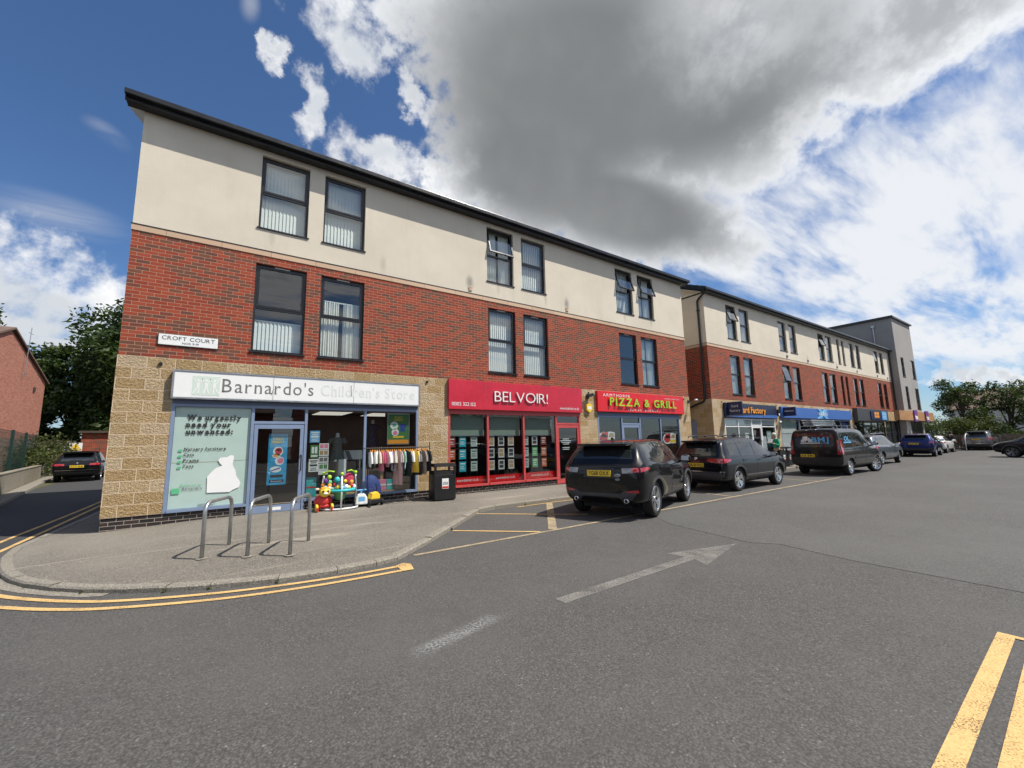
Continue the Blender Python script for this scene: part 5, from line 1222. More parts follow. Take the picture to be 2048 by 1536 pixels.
def decal(mb, bv, poly, view, off=.006, size=.12, m=0, back=.03):
    """a panel cut to an outline and laid on the body: side views use (x,z), end views (y,z), top (x,y)"""
    d = {'R': Vector((0, 1, 0)), 'L': Vector((0, -1, 0)), 'rear': Vector((1, 0, 0)), 'front': Vector((-1, 0, 0)), 'top': Vector((0, 0, -1))}[view]
    def src(a, b): return {'R': Vector((a, -3, b)), 'L': Vector((a, 3, b)), 'rear': Vector((-4, a, b)), 'front': Vector((9, a, b)), 'top': Vector((a, b, 4))}[view]
    bm = bmesh.new(); vs_ = [bm.verts.new((a, b, 0)) for a, b in poly]; bm.faces.new(vs_)
    bmesh.ops.triangulate(bm, faces=bm.faces[:])
    for _ in range(6):
        ed = [e for e in bm.edges if e.calc_length() > size]
        if not ed: break
        bmesh.ops.subdivide_edges(bm, edges=ed, cuts=1); bmesh.ops.triangulate(bm, faces=bm.faces[:])
    bm.verts.index_update(); pts = []; ok = {}
    for v in bm.verts:
        h = bv.ray_cast(src(v.co.x, v.co.y), d)
        if h[0] is None: ok[v.index] = None; continue
        nrm = h[1] if h[1].dot(d) < 0 else -h[1]
        ok[v.index] = (h[0]+(nrm*.4-d*.6)*off, h[0]+d*back)
    base = len(mb.v); idx = {}
    for k, p in ok.items():
        if p: idx[k] = len(mb.v); mb.v += [tuple(p[0]), tuple(p[1])]
    for f in bm.faces:
        ii = [v.index for v in f.verts]
        if all(i in idx for i in ii): mb.f.append(tuple(idx[i] for i in ii)); mb.m.append(m)
    for e in bm.edges:
        if len(e.link_faces) == 1:
            a, b = e.verts[0].index, e.verts[1].index
            if a in idx and b in idx: mb.f.append((idx[a], idx[b], idx[b]+1, idx[a]+1)); mb.m.append(m)
    bm.free(); return mb

_WH = {}
def wheel_mesh(r, style):
    k = (round(r, 3), style)
    if k in _WH: return _WH[k]
    t = MB(); w = .115; rr = r*.70
    t.lathe([(rr, -w*.86), (r*.90, -w), (r*.97, -w*.86), (r, -w*.6), (r, w*.6), (r*.97, w*.86), (r*.90, w), (rr, w*.86), (rr, -w*.86)], axis='y', n=40, cap=False)
    tm = t.mesh("tyre", ["tyre"], True)
    m = MB(); A, D_ = 0, 1
    m.lathe([(rr*1.01, -w*.87), (rr*.97, -w*.93), (rr*.90, -w*.86), (rr*.86, -w*.5), (rr*.86, w*.8)], axis='y', n=40, m=A, cap=False)
    m.lathe([(0, -w*.12), (rr*.86, -w*.12)], axis='y', n=30, m=D_)
    n, wd, pairs = {'ten': (5, .030, .17), 'swirl': (5, .045, .20), 'five': (5, .07, 0), 'van': (8, .05, 0), 'dark': (5, .045, .16)}[style]
    for i in range(n):
        for s in ((-1, 1) if pairs else (0,)):
            a = 2*math.pi*i/n+s*pairs; a2 = a+(.28 if style == 'swirl' else 0)
            c, sn = math.cos(a), math.sin(a); c2, s2 = math.cos(a2-s*pairs*.55), math.sin(a2-s*pairs*.55)
            p0 = Vector((rr*.90*c, 0, rr*.90*sn)); p1 = Vector((rr*.16*c2, 0, rr*.16*s2)); u = (p0-p1).normalized(); v = Vector((-u.z, 0, u.x))
            q = [(p0+v*wd*.9, -w*.86), (p0-v*wd*.9, -w*.86), (p1-v*wd*.6, -w*.62), (p1+v*wd*.6, -w*.62)]
            f = [tuple(Vector((p.x, y, p.z))) for p, y in q]; b = [tuple(Vector((p.x, y+.04, p.z))) for p, y in q]
            m.poly(f, A)
            for e in range(4): m.poly([f[e], f[(e+1) % 4], b[(e+1) % 4], b[e]], A)
    m.lathe([(0, -w*.70), (rr*.17, -w*.68), (rr*.22, -w*.5), (rr*.22, 0)], axis='y', n=20, m=A, cap=False)
    rm = m.mesh("rim", ["dark_alloy" if style == 'dark' else "alloy", "black_matt"], False)
    for me in (tm, rm): boxuv(me)
    _WH[k] = (tm, rm); return tm, rm

def plate_on(t, bv, y, z, txt, w=.52, h=.115, front=False, lm="ink", xoff=.012):
    v = 'front' if front else 'rear'; s = 1 if front else -1
    hit = bv.ray_cast(Vector((9 if front else -4, y, z)), Vector((-s, 0, 0)))
    hit2 = bv.ray_cast(Vector((9 if front else -4, y, z+h*.5)), Vector((-s, 0, 0)))
    hx = [k[0].x for k in (hit, hit2) if k[0]]; x = (max(hx) if front else min(hx))+s*xoff
    m = MB(); m.box(min(x, x-s*.02), max(x, x-s*.02), y-w/2, y+w/2, z-h/2, z+h/2); p = m.build("number_plate", "sign_white" if front else "plate_yellow", t)
    l = MB(); l.text(txt, (x+s*.0015, y, z-h*.31), Y_ if front else -Y_, Z_, w*.86, h*.62, .001, 0, .018, align='C')
    l.build("plate_lettering", lm, p)
    m = MB(); a = x+s*.001
    m.build("plate_border", "ink", p) if False else None
    return x

def make_car(name, label, loc, rotz, st, wb, wr, track, paint, S, group=None):
    t = thing(name, label, S.get('cat', 'car'), loc, rotz, group)
    half = max(s[4] for s in st); ra = wr*S.get('arch', 1.13)
    me, bv = car_body(st, [(0, wr), (wb, wr)], ra, MATS[paint], half)
    boxuv(me); link("body", me, t)
    G = "car_glass"
    for sd_ in 'RL':
        for poly in S['side_glass']:
            m = MB(); decal(m, bv, poly, sd_, .004, .15, back=.012); m.build("side_window", G, t, smooth=False)
        if S.get('trim_line'):
            m = MB()
            for poly in S['trim_line']: decal(m, bv, poly, sd_, .010, .3)
            m.build("window_trim", S.get('trim_mat', 'black_plastic'), t)
        if S.get('sill'):
            m = MB(); decal(m, bv, S['sill'], sd_, .012, .3); m.build("side_skirt", "cladding", t)
        for (a, z) in S.get('seams', []):
            m = MB(); decal(m, bv, [(a-.005, z[0]), (a+.005, z[0]), (a+.005+z[2], z[1]), (a-.005+z[2], z[1])], sd_, .0025, .1, back=.004); m.build("door_seam", "black_matt", t)
        for ax in (0, wb):
            if S.get('arch_trim'):
                n = 20; A0, A1 = R_(-8), R_(188); w_ = S['arch_trim']
                for k in range(1):
                    m = MB(); pts = [(ax+(ra-.004)*math.cos(A0+(A1-A0)*i/n), wr+(ra-.004)*math.sin(A0+(A1-A0)*i/n)) for i in range(n+1)]; po = [(ax+(ra+w_)*math.cos(A0+(A1-A0)*i/n), wr+(ra+w_)*math.sin(A0+(A1-A0)*i/n)) for i in range(n+1)]
                    for i in range(n): decal(m, bv, [pts[i], po[i], po[i+1], pts[i+1]], sd_, .010, .2)
                    m.build("arch_trim", S.get('arch_mat', "cladding"), t)
        sg = -1 if sd_ == 'R' else 1
        mx, mz = S['mirror']; hb = bv.ray_cast(Vector((mx, sg*3, mz-.10)), Vector((0, -sg, 0))); yb = abs(hb[0].y) if hb[0] else half
        m = MB(); m.ball((mx+.02, sg*(yb+.15), mz), (.075, .125, .085), 14); m.tube([(mx+.05, sg*(yb-.02), mz-.09), (mx+.04, sg*(yb+.08), mz-.06)], .03, 8); mo = m.build("door_mirror", S.get('mirror_mat', paint), t, smooth=True)
        m = MB(); m.box(mx-.056, mx-.045, sg*(yb+.15)-.085, sg*(yb+.15)+.085, mz-.055, mz+.055); m.build("mirror_glass", "chrome", mo)
        for hx, hz in S.get('handles', []):
            hb = bv.ray_cast(Vector((hx, sg*3, hz)), Vector((0, -sg, 0)))
            if hb[0]: yh = abs(hb[0].y); m = MB(); m.box(hx-.1, hx+.1, sg*yh-.0 if sg > 0 else -yh-.03, sg*yh+.03 if sg > 0 else -yh, hz-.014, hz+.014); m.build("door_handle", S.get('handle_mat', paint), t, bevel=.008)
        m = MB()
        for pv, poly in S['tail']:
            if pv == 'side': decal(m, bv, poly, sd_, .008, .12)
            else: decal(m, bv, [(sg*a, b) for a, b in poly], 'rear', .010, .12)
        tl = m.build("tail_light", "lamp_red", t)
        for pv, poly in S.get('tail_clear', []):
            m = MB(); decal(m, bv, poly if pv == 'side' else [(sg*a, b) for a, b in poly], sd_ if pv == 'side' else 'rear', .014, .12); m.build("clear_lens", "lamp_clear", tl)
        if S.get('reflector'):
            m = MB(); decal(m, bv, [(sg*a, b) for a, b in S['reflector']], 'rear', .02, .15); m.build("reflector", "lamp_red", t)
        if S.get('head'):
            m = MB()
            for pv, poly in S['head']: decal(m, bv, poly if pv == 'side' else [(sg*a, b) for a, b in poly], sd_ if pv == 'side' else 'front', .008, .12)
            m.build("headlight", "lamp_clear", t)
    m = MB(); decal(m, bv, S['rear_glass'], 'rear', .004, .18, back=.012); rg = m.build("rear_window", G, t)
    m = MB(); decal(m, bv, S['windscreen'], 'front', .004, .2, back=.012); m.build("windscreen", G, t)
    if S.get('grille'): m = MB(); decal(m, bv, S['grille'], 'front', .008, .2); m.build("grille", "black_plastic", t)
    for nm, poly, mt in S.get('rear_panels', []):
        m = MB(); decal(m, bv, poly, 'rear', .016 if nm != 'tailgate_seam' else .003, .15); m.build(nm, mt, t)
    if S.get('spoiler'):
        x0, x1, zz, ww = S['spoiler']; m = MB(); m.prism([(x0, -ww*.96), (x0+.06, -ww), (x1, -ww), (x1, ww), (x0+.06, ww), (x0, ww*.96)], zz-.055, zz, 'z'); 
        o = m.build("roof_spoiler", paint, t, bevel=.012); o.rotation_euler = (0, R_(-3), 0)
    if S.get('rails'):
        x0, x1, zz, yy, mt = S['rails']
        for sg in (-1, 1): m = MB(); m.tube([(x0, sg*yy, zz-.05), (x0+.1, sg*yy, zz), (x1-.12, sg*yy, zz+.01), (x1, sg*yy, zz-.05)], .018, 8); m.build("roof_rail", mt, t, smooth=True)
    if S.get('plate'): plate_on(t, bv, *S['plate'])
    if S.get('fplate'): plate_on(t, bv, *S['fplate'], front=True)
    if S.get('wiper'):
        y0, y1, z = S['wiper']; h = [bv.ray_cast(Vector((-4, y, z)), Vector((1, 0, 0)))[0] for y in (y0, y1)]
        if all(h): m = MB(); m.tube([h[0]-X_*.02, h[1]-X_*.02], .010, 6); m.build("rear_wiper", "black_plastic", t)
    if S.get('badge'):
        y, z, r = S['badge']; h = bv.ray_cast(Vector((-4, y, z)), Vector((1, 0, 0)))[0]
        m = MB(); m.lathe([(0, -.012), (r*.7, -.012), (r, -.008), (r, .01)], (h.x, y, z), 'x', 20); b = m.build("badge", "chrome", t, smooth=True)
    if S.get('rear_text'):
        for tx, y, z, w, h_ in S['rear_text']:
            h = bv.ray_cast(Vector((-4, y, z)), Vector((1, 0, 0)))[0]; m = MB(); m.text(tx, (h.x-.012, y, z), -Y_, Z_, w, h_, .002, 0, .01, align='C', gap=.2); m.build("rear_lettering", "chrome", t)
    if S.get('exhaust'):
        for y in S['exhaust'][0]:
            m = MB(); m.lathe([(.038, -.06), (.044, -.06), (.044, .14), (.03, .14), (.03, -.05), (.038, -.06)], (S['exhaust'][2], y, S['exhaust'][1]), 'x', 16, cap=False); m.build("exhaust", "chrome", t, smooth=True)
    if S.get('aerial'):
        ax, az = S['aerial']; m = MB(); m.prism([(ax-.09, az), (ax+.08, az), (ax-.05, az+.06), (ax-.09, az+.06)], -.018, .018, 'y'); m.build("aerial", paint, t, bevel=.008)
    u = MB(); u.box(-.5, wb+.5, -half*.56, half*.56, .20, .30); u.build("underside", "black_matt", t)
    tm, rm = wheel_mesh(wr, S['wheel'])
    for x in (0, wb):
        for sg in (-1, 1):
            w = bpy.data.objects.new("wheel", None); COL.objects.link(w); w.parent = t; w.location = (x, sg*(track-.115), wr); w.empty_display_size = .1
            w.rotation_euler = (0, random.uniform(0, 6), (0 if sg < 0 else math.pi)+(S.get('steer', 0) if x else 0))
            link("tyre", tm, w); link("rim", rm, w)
    return t, bv

def scale_st(st, sx=1, sz=1, sw=1, ro=0, fo=0): return [(x*sx, zb, zt*sz, zp*sz, w*sw, wt*sw) for x, zb, zt, zp, w, wt in st]

# -- compact coupe-roofed SUV
ST_A = [(-.85,.50,.86,.92,.66,.60),(-.83,.43,.95,1.03,.765,.69),(-.78,.36,1.02,1.13,.84,.73),(-.70,.32,1.08,1.22,.895,.735),(-.58,.29,1.14,1.38,.93,.715),(-.43,.27,1.16,1.52,.95,.685),(-.30,.27,1.16,1.58,.96,.675),(.05,.26,1.14,1.615,.965,.675),(.7,.25,1.11,1.645,.965,.68),(1.2,.25,1.08,1.65,.96,.68),(1.65,.25,1.06,1.61,.955,.665),(2.05,.25,1.04,1.44,.955,.66),(2.42,.25,1.02,1.22,.955,.70),(2.66,.25,1.0,1.11,.955,.76),(3.05,.26,.95,1.04,.945,.75),(3.36,.30,.85,.94,.89,.70),(3.50,.36,.72,.80,.78,.6),(3.54,.42,.62,.68,.68,.5)]
SPEC_A = dict(side_glass=[[(1.12,1.13),(2.30,1.09),(2.24,1.14),(1.76,1.49),(1.60,1.54),(1.12,1.56)],[(.16,1.17),(1.06,1.135),(1.06,1.56),(.16,1.54)],[(-.40,1.24),(.10,1.175),(.10,1.535),(-.20,1.50)]],
    tail=[('side',[(-.74,.965),(-.46,1.015),(-.42,1.045),(-.60,1.06),(-.73,1.05)]),('rear',[(.70,.965),(.90,.975),(.89,1.055),(.68,1.05)])], tail_clear=[('rear',[(.50,.945),(.71,.95),(.69,1.05),(.48,1.045)])],
    rear_glass=[(-.67,1.225),(.67,1.225),(.60,1.38),(.55,1.50),(-.55,1.50),(-.60,1.38)], windscreen=[(-.66,1.14),(.66,1.14),(.58,1.52),(-.58,1.52)],
    rear_panels=[('bumper_trim',[(-.80,.60),(-.52,.60),(-.44,.54),(.44,.54),(.52,.60),(.80,.60),(.66,.42),(.48,.37),(.38,.47),(-.38,.47),(-.48,.37),(-.66,.42)],'cladding'),('tailgate_seam',[(-.80,.70),(.80,.70),(.80,.707),(-.80,.707)],'black_matt'),('plate_recess',[(-.36,.84),(.36,.84),(.33,1.04),(-.33,1.04)],'black_plastic'),('tailgate_seam',[(-.75,1.10),(.75,1.10),(.75,1.11),(-.75,1.11)],'black_matt')],
    reflector=[(.56,.565),(.80,.565),(.79,.62),(.60,.60)], sill=[(.47,.28),(2.19,.28),(2.19,.40),(.47,.40)], arch_trim=.05, arch_mat='cladding', mirror=(2.02,1.14), handles=[(.30,1.02),(1.28,1.0)],
    seams=[(1.09,(.42,1.05,0)),(.28,(.85,1.08,-.06)),(2.2,(.42,1.0,.05))], spoiler=(-.64,-.15,1.582,.555), plate=(0.0,.94,"YG68 OXX",.52,.125,False,"ink",.034), wheel='ten', exhaust=((-.55,.55),.40,-.80), aerial=(.0,1.615), wiper=None,
    head=[('front',[(.50,.80),(.84,.83),(.80,.90),(.5,.87)])], grille=[(-.45,.70),(.45,.70),(.4,.82),(-.4,.82)])
make_car("parked_car", "black sloping-roofed SUV with silver wheels, rear plate YG68 OXX, nearest in the bays", (9.12, -4.50, GZ), R_(20.0), ST_A, 2.66, .375, .905, "paint_black", SPEC_A)
# oval emblem on the tailgate
# -- upright family SUV
ST_B = [(-.89,.50,.80,.86,.72,.64),(-.87,.42,.90,1.0,.82,.72),(-.81,.35,.98,1.10,.875,.73),(-.73,.31,1.01,1.20,.912,.72),(-.60,.28,1.02,1.44,.918,.665),(-.46,.27,1.02,1.58,.92,.645),(.05,.26,1.01,1.635,.922,.645),(.9,.25,1.0,1.655,.92,.65),(1.45,.25,.99,1.64,.92,.645),(1.85,.25,.98,1.54,.92,.635),(2.25,.25,.98,1.32,.92,.66),(2.56,.25,.98,1.13,.92,.71),(2.78,.25,.97,1.06,.92,.75),(3.15,.27,.92,1.0,.91,.73),(3.45,.3,.80,.88,.85,.66),(3.57,.36,.66,.74,.74,.58),(3.61,.42,.58,.64,.62,.5)]
SPEC_B = dict(side_glass=[[(1.16,1.04),(2.36,1.03),(2.30,1.10),(1.84,1.46),(1.70,1.53),(1.16,1.55)],[(.24,1.05),(1.10,1.04),(1.10,1.555),(.24,1.545)],[(-.46,1.08),(.18,1.055),(.18,1.54),(-.28,1.515)]],
    tail=[('side',[(-.82,.86),(-.50,.92),(-.46,.97),(-.78,1.0)]),('rear',[(.36,.93),(.62,.87),(.92,.86),(.90,1.0),(.40,.99)])],
    rear_glass=[(-.62,1.08),(.62,1.08),(.52,1.50),(-.52,1.50)], windscreen=[(-.66,1.12),(.66,1.12),(.58,1.55),(-.58,1.55)],
    rear_panels=[('bumper_trim',[(-.80,.36),(.80,.36),(.86,.60),(-.86,.60)],'cladding'),('chrome_strip',[(-.86,.605),(.86,.605),(.86,.622),(-.86,.622)],'chrome'),('tailgate_seam',[(-.72,.70),(.72,.70),(.72,.707),(-.72,.707)],'black_matt')],
    sill=[(.44,.28),(2.24,.28),(2.24,.42),(.44,.42)], trim_line=[[(.44,.47),(2.24,.47),(2.24,.485),(.44,.485)]], trim_mat='chrome', arch_trim=.05, mirror=(2.06,1.06), handles=[(.36,.93),(1.34,.91)],
    seams=[(1.13,(.42,1.02,0)),(2.2,(.42,.98,.05)),(.25,(.7,1.02,.0))], spoiler=(-.70,-.30,1.580,.53), plate=(0.0,.80,"GK21 OSJ",.52,.125), wheel='swirl', aerial=(-.15,1.635), wiper=(.30,-.12,1.115), badge=(0,.99,.05), rear_text=[("TIGUAN",0,.895,.30,.03)], rails=(-.25,1.70,1.69,.575,'black_plastic'),
    head=[('front',[(.45,.78),(.84,.80),(.80,.90),(.45,.86)])], grille=[(-.45,.72),(.45,.72),(.45,.85),(-.45,.85)])
make_car("parked_car", "blue black upright SUV with roof rails, rear plate GK21 OSJ, second in the bays", (14.83, -3.44, GZ), R_(1.2), ST_B, 2.68, .352, .87, "paint_blueblack", SPEC_B)

# -- panel van
ST_V = [(-.85,.52,.92,.98,.84,.82),(-.84,.42,1.04,1.40,.925,.845),(-.82,.36,1.06,1.80,.945,.825),(-.76,.33,1.06,1.90,.95,.80),(-.5,.32,1.06,1.925,.95,.785),(.3,.31,1.06,1.94,.95,.75),(1.3,.31,1.06,1.94,.95,.745),(1.9,.31,1.06,1.90,.95,.735),(2.3,.31,1.06,1.76,.95,.71),(2.7,.31,1.06,1.50,.945,.71),(3.0,.31,1.05,1.28,.94,.74),(3.2,.31,1.02,1.16,.93,.74),(3.55,.33,.90,1.02,.89,.70),(3.78,.36,.74,.86,.80,.62),(3.86,.42,.6,.68,.68,.5)]
SPEC_V = dict(cat="van", side_glass=[[(1.72,1.14),(2.84,1.12),(2.76,1.22),(2.38,1.56),(2.2,1.66),(1.72,1.70)],[(.62,1.16),(1.64,1.14),(1.64,1.72),(.62,1.74)],[(-.58,1.18),(.52,1.16),(.52,1.74),(-.50,1.72)]],
    tail=[('side',[(-.81,.86),(-.66,.90),(-.60,1.42),(-.78,1.44)]),('rear',[(.77,.84),(.95,.86),(.93,1.44),(.80,1.44)])], tail_clear=[('rear',[(.81,1.02),(.91,1.02),(.90,1.30),(.82,1.30)])],
    rear_glass=[(-.70,1.22),(-.62,1.15),(.62,1.15),(.70,1.22),(.68,1.74),(-.68,1.74)], windscreen=[(-.68,1.28),(.68,1.28),(.62,1.76),(-.62,1.76)],
    rear_panels=[('bumper',[(-.86,.36),(.86,.36),(.93,.74),(-.93,.74)],'black_plastic'),('tailgate_seam',[(-.72,1.02),(.72,1.02),(.72,1.035),(-.72,1.035)],'black_matt'),('step_rib',[(-.1,.66),(.62,.66),(.62,.68),(-.1,.68)],'cladding')],
    seams=[(1.68,(.45,1.1,0)),(.57,(.45,1.1,0))], sill=[(.44,.34),(2.55,.34),(2.55,.42),(.44,.42)], trim_line=[[(.42,.66),(2.6,.66),(2.6,.73),(.42,.73)]], mirror=(2.55,1.24), mirror_mat='black_plastic', handles=[(1.85,.98),(1.45,.98)], plate=(.28,.80,"R16 BMJ",.52,.12), wheel='van', steer=R_(-22), head=[('front',[(.45,.8),(.85,.84),(.8,1.0),(.5,.95)])], grille=[(-.4,.62),(.4,.62),(.4,.8),(-.4,.8)])
tv, bvv = make_car("parked_van", "black van with blue lettering on its rear window and a ladder on the roof", (22.93, -3.76, GZ), R_(-1.0), ST_V, 3.0, .335, .90, "paint_greyblack", SPEC_V)
def van_marks():
    def onback(nm, mt, items):
        m = MB()
        for p in items: decal(m, bvv, p, 'rear', .012, .12, back=.004)
        m.build(nm, mt, tv)
    onback("van_logo", "sign_white", [[(.47-x, z0), (.47-x-w, z0), (.47-x-w, z1), (.47-x, z1)] for x, w, z0, z1 in ((0, .05, 1.36, 1.46), (.06, .05, 1.36, 1.58), (.12, .13, 1.42, 1.60), (.13, .03, 1.36, 1.41), (.27, .05, 1.36, 1.54), (.34, .05, 1.36, 1.48))]+[[(.50, 1.30), (-.22, 1.30), (-.22, 1.335), (.50, 1.335)]])
    x = bvv.ray_cast(Vector((-4, -.2, 1.42)), Vector((1, 0, 0)))[0].x-.03
    m = MB(); m.text("BMJ", (x, .06, 1.36), -Y_, Z_, .60, .19, .003, 0, .03); m.build("van_lettering", "sky_blue", tv)
    m = MB(); m.text("Ltd", (x-.01, -.28, 1.285), -Y_, Z_, .26, .06, .003, 0, .02); m.build("van_lettering", "sky_blue", tv)
    y = -bvv.ray_cast(Vector((-.2, -3, 1.4)), Vector((0, 1, 0)))[0].y
    m = MB(); m.text("OL", (-.36, -y-.02, 1.40), X_, Z_, .55, .17, .003, 0, .03); m.box(-.42, .36, -y-.022, -y-.018, 1.30, 1.36); m.build("van_lettering", "sky_blue", tv)
    m = MB(); 
    for xx in (-.35, .75, 1.7): m.tube([(xx, -.70, 1.90), (xx, -.68, 2.02), (xx, .68, 2.02), (xx, .70, 1.90)], .016, 8)
    m.build("roof_rack", "galv", tv)
van_marks()
t = thing("ladder", "folded aluminium ladder lying on the roof rack of the black van", "ladder", (22.93, -3.80, GZ), R_(-1.0))
m = MB()
for dy in (0, .10, .20):
    for s in (.08, .44): m.box(-.62, 1.75, s+dy*.3-.015, s+dy*.3+.015, 2.04+dy, 2.10+dy)
m.build("stile", "alloy", t)
m = MB()
for k in range(9):
    for dy in (0, .10, .20): m.tube([(-.5+k*.26, .08+dy*.3, 2.07+dy), (-.5+k*.26, .44+dy*.3, 2.07+dy)], .015, 6)
m.build("rung", "alloy", t)

# -- others further along
SPEC_C = dict(SPEC_B, plate=None, fplate=None, rear_text=None, badge=None, wheel='five', trim_line=None, arch_trim=None, sill=None, handle_mat='chrome', spoiler=(-.74,-.35,1.56,.58))
def cross_bars(t, zz, xs=(.2, 1.1)):
    m = MB()
    for x in xs: m.box(x-.03, x+.03, -.58, .58, zz, zz+.03)
    m.build("roof_bar", "black_plastic", t)
t, _ = make_car("parked_car", "silver grey estate car with roof bars, parked just beyond the black van", (31.0, -2.75, GZ), R_(-1), scale_st(ST_B, 1.04, .985, 1.01), 2.79, .35, .87, "paint_silver", dict(SPEC_C, rails=(-.30,1.75,1.68,.60,'alloy'), steer=R_(8)))
cross_bars(t, 1.70)
make_car("parked_car", "dark blue SUV seen from behind, beyond the silver grey estate", (42.95, -2.6, GZ), R_(4.6), scale_st(ST_A, 1.04, 1.0, 1.0), 2.77, .37, .90, "paint_blue", dict(SPEC_A, tail_clear=[], sill=None, plate=(.1,.92,"MJ23 LWD",.52,.12), wheel='five', arch_mat='black_plastic', spoiler=(-.6,-.2,1.57,.58), rear_panels=[('bumper_trim',[(-.75,.40),(.75,.40),(.85,.60),(-.85,.60)],'black_plastic')], exhaust=None, reflector=None))
ST_S = [(-.95,.5,.78,.84,.74,.62),(-.93,.40,.90,.98,.84,.70),(-.80,.32,.96,1.05,.89,.68),(-.5,.28,.97,1.10,.90,.64),(-.1,.26,.96,1.30,.905,.60),(.35,.25,.95,1.40,.905,.58),(1.0,.25,.93,1.44,.905,.58),(1.5,.25,.92,1.40,.905,.58),(1.95,.25,.91,1.24,.905,.60),(2.35,.25,.90,1.03,.90,.68),(2.6,.25,.88,.95,.90,.72),(3.1,.26,.80,.86,.88,.70),(3.45,.3,.68,.74,.80,.6),(3.6,.36,.58,.62,.68,.5)]
SPEC_S = dict(side_glass=[[(1.05,.97),(2.3,.94),(1.72,1.28),(1.05,1.33)],[(-.1,1.0),(.98,.975),(.98,1.33),(.35,1.29)]], tail=[('side',[(-.88,.82),(-.6,.85),(-.6,.93),(-.86,.93)]),('rear',[(.5,.82),(.85,.82),(.84,.93),(.5,.93)])], rear_glass=[(-.55,1.09),(.55,1.09),(.48,1.34),(-.48,1.34)], windscreen=[(-.62,.98),(.62,.98),(.52,1.36),(-.52,1.36)], mirror=(1.95,1.0), handles=[(.2,.86),(1.2,.84)], plate=(0,.72,"YJ70 KNC",.52,.11), wheel='five', head=[('front',[(.4,.62),(.8,.64),(.75,.72),(.4,.7)])], grille=[(-.4,.45),(.4,.45),(.4,.55),(-.4,.55)])
make_car("parked_car", "white saloon car parked in front of the dark blue SUV", (50.4, -1.95, GZ), R_(1.5), ST_S, 2.75, .335, .86, "paint_white", SPEC_S)
make_car("parked_car", "large grey SUV seen squarely from behind against the far fence", (59.3, -3.40, GZ), R_(-2), scale_st(ST_B, 1.08, 1.10, 1.06), 2.9, .38, .92, "paint_grey", dict(SPEC_C, plate=(0,1.0,"WN08 RHV",.52,.12), spoiler=(-.8,-.4,1.76,.6), rear_glass=[(-.66,1.22),(.66,1.22),(.56,1.66),(-.56,1.66)], tail=[('side',[(-.84,.92),(-.60,.94),(-.60,1.16),(-.82,1.16)]),('rear',[(.70,.92),(.96,.92),(.93,1.16),(.72,1.16)])], tail_clear=[('rear',[(.72,.90),(.94,.90),(.94,.96),(.72,.96)])], side_glass=[[(1.2,1.16),(2.4,1.15),(1.9,1.58),(1.2,1.68)],[(.25,1.17),(1.13,1.16),(1.13,1.68),(.25,1.68)],[(-.5,1.2),(.18,1.17),(.18,1.67),(-.3,1.62)]], rails=None, mirror=(2.15,1.2)))
make_car("parked_car", "black car with black wheels half out of view, side on across the far road", (43.9, -9.65, GZ), R_(87), scale_st(ST_A, 1.0, .97, .98), 2.7, .35, .89, "paint_black", dict(SPEC_A, tail_clear=[], rear_panels=[], reflector=None, exhaust=None, plate=None, spoiler=None, wheel='dark', mirror=(2.02,1.04), side_glass=[[(1.12,1.01),(2.34,1.0),(1.76,1.37),(1.12,1.44)],[(.16,1.03),(1.05,1.015),(1.05,1.44),(.16,1.42)]], rear_glass=[(-.6,1.09),(.6,1.09),(.53,1.36),(-.53,1.36)], windscreen=[(-.62,1.09),(.62,1.09),(.55,1.40),(-.55,1.40)], sill=None))
make_car("parked_car", "black estate car parked in the shaded side lane, seen from behind", (-4.35, 20.9, GZ), R_(95), scale_st(ST_B, 1.05, .97, 1.02), 2.9, .36, .88, "paint_black", dict(SPEC_C, plate=(0,.80,"BX70 NKM",.52,.12), badge=(0,.96,.045), wheel='five', rear_panels=[('chrome_strip',[(-.78,.60),(.78,.60),(.78,.615),(-.78,.615)],'chrome'),('bumper_trim',[(-.75,.38),(.75,.38),(.8,.5),(-.8,.5)],'black_plastic')], tail=[('side',[(-.82,.84),(-.56,.88),(-.52,.94),(-.8,.95)]),('rear',[(.45,.85),(.92,.84),(.90,.95),(.48,.94)])]))

def oval_badges():
    for p in bpy.data.objects:
        if p.parent is None and p.get('label', '').startswith('black sloping-roofed'):
            for y, z, ry, rz in ((-.40, .90, .07, .035), (-.40, .82, .05, .025)):
                m = MB(); m.lathe([(0, -.006), (.8, -.006), (1, 0), (1, .03)], n=20)
                m.v = [(-.875+v[2], y+v[0]*ry, z+v[1]*rz) for v in m.v]; m.build("badge", "lamp_clear", p)
oval_badges()

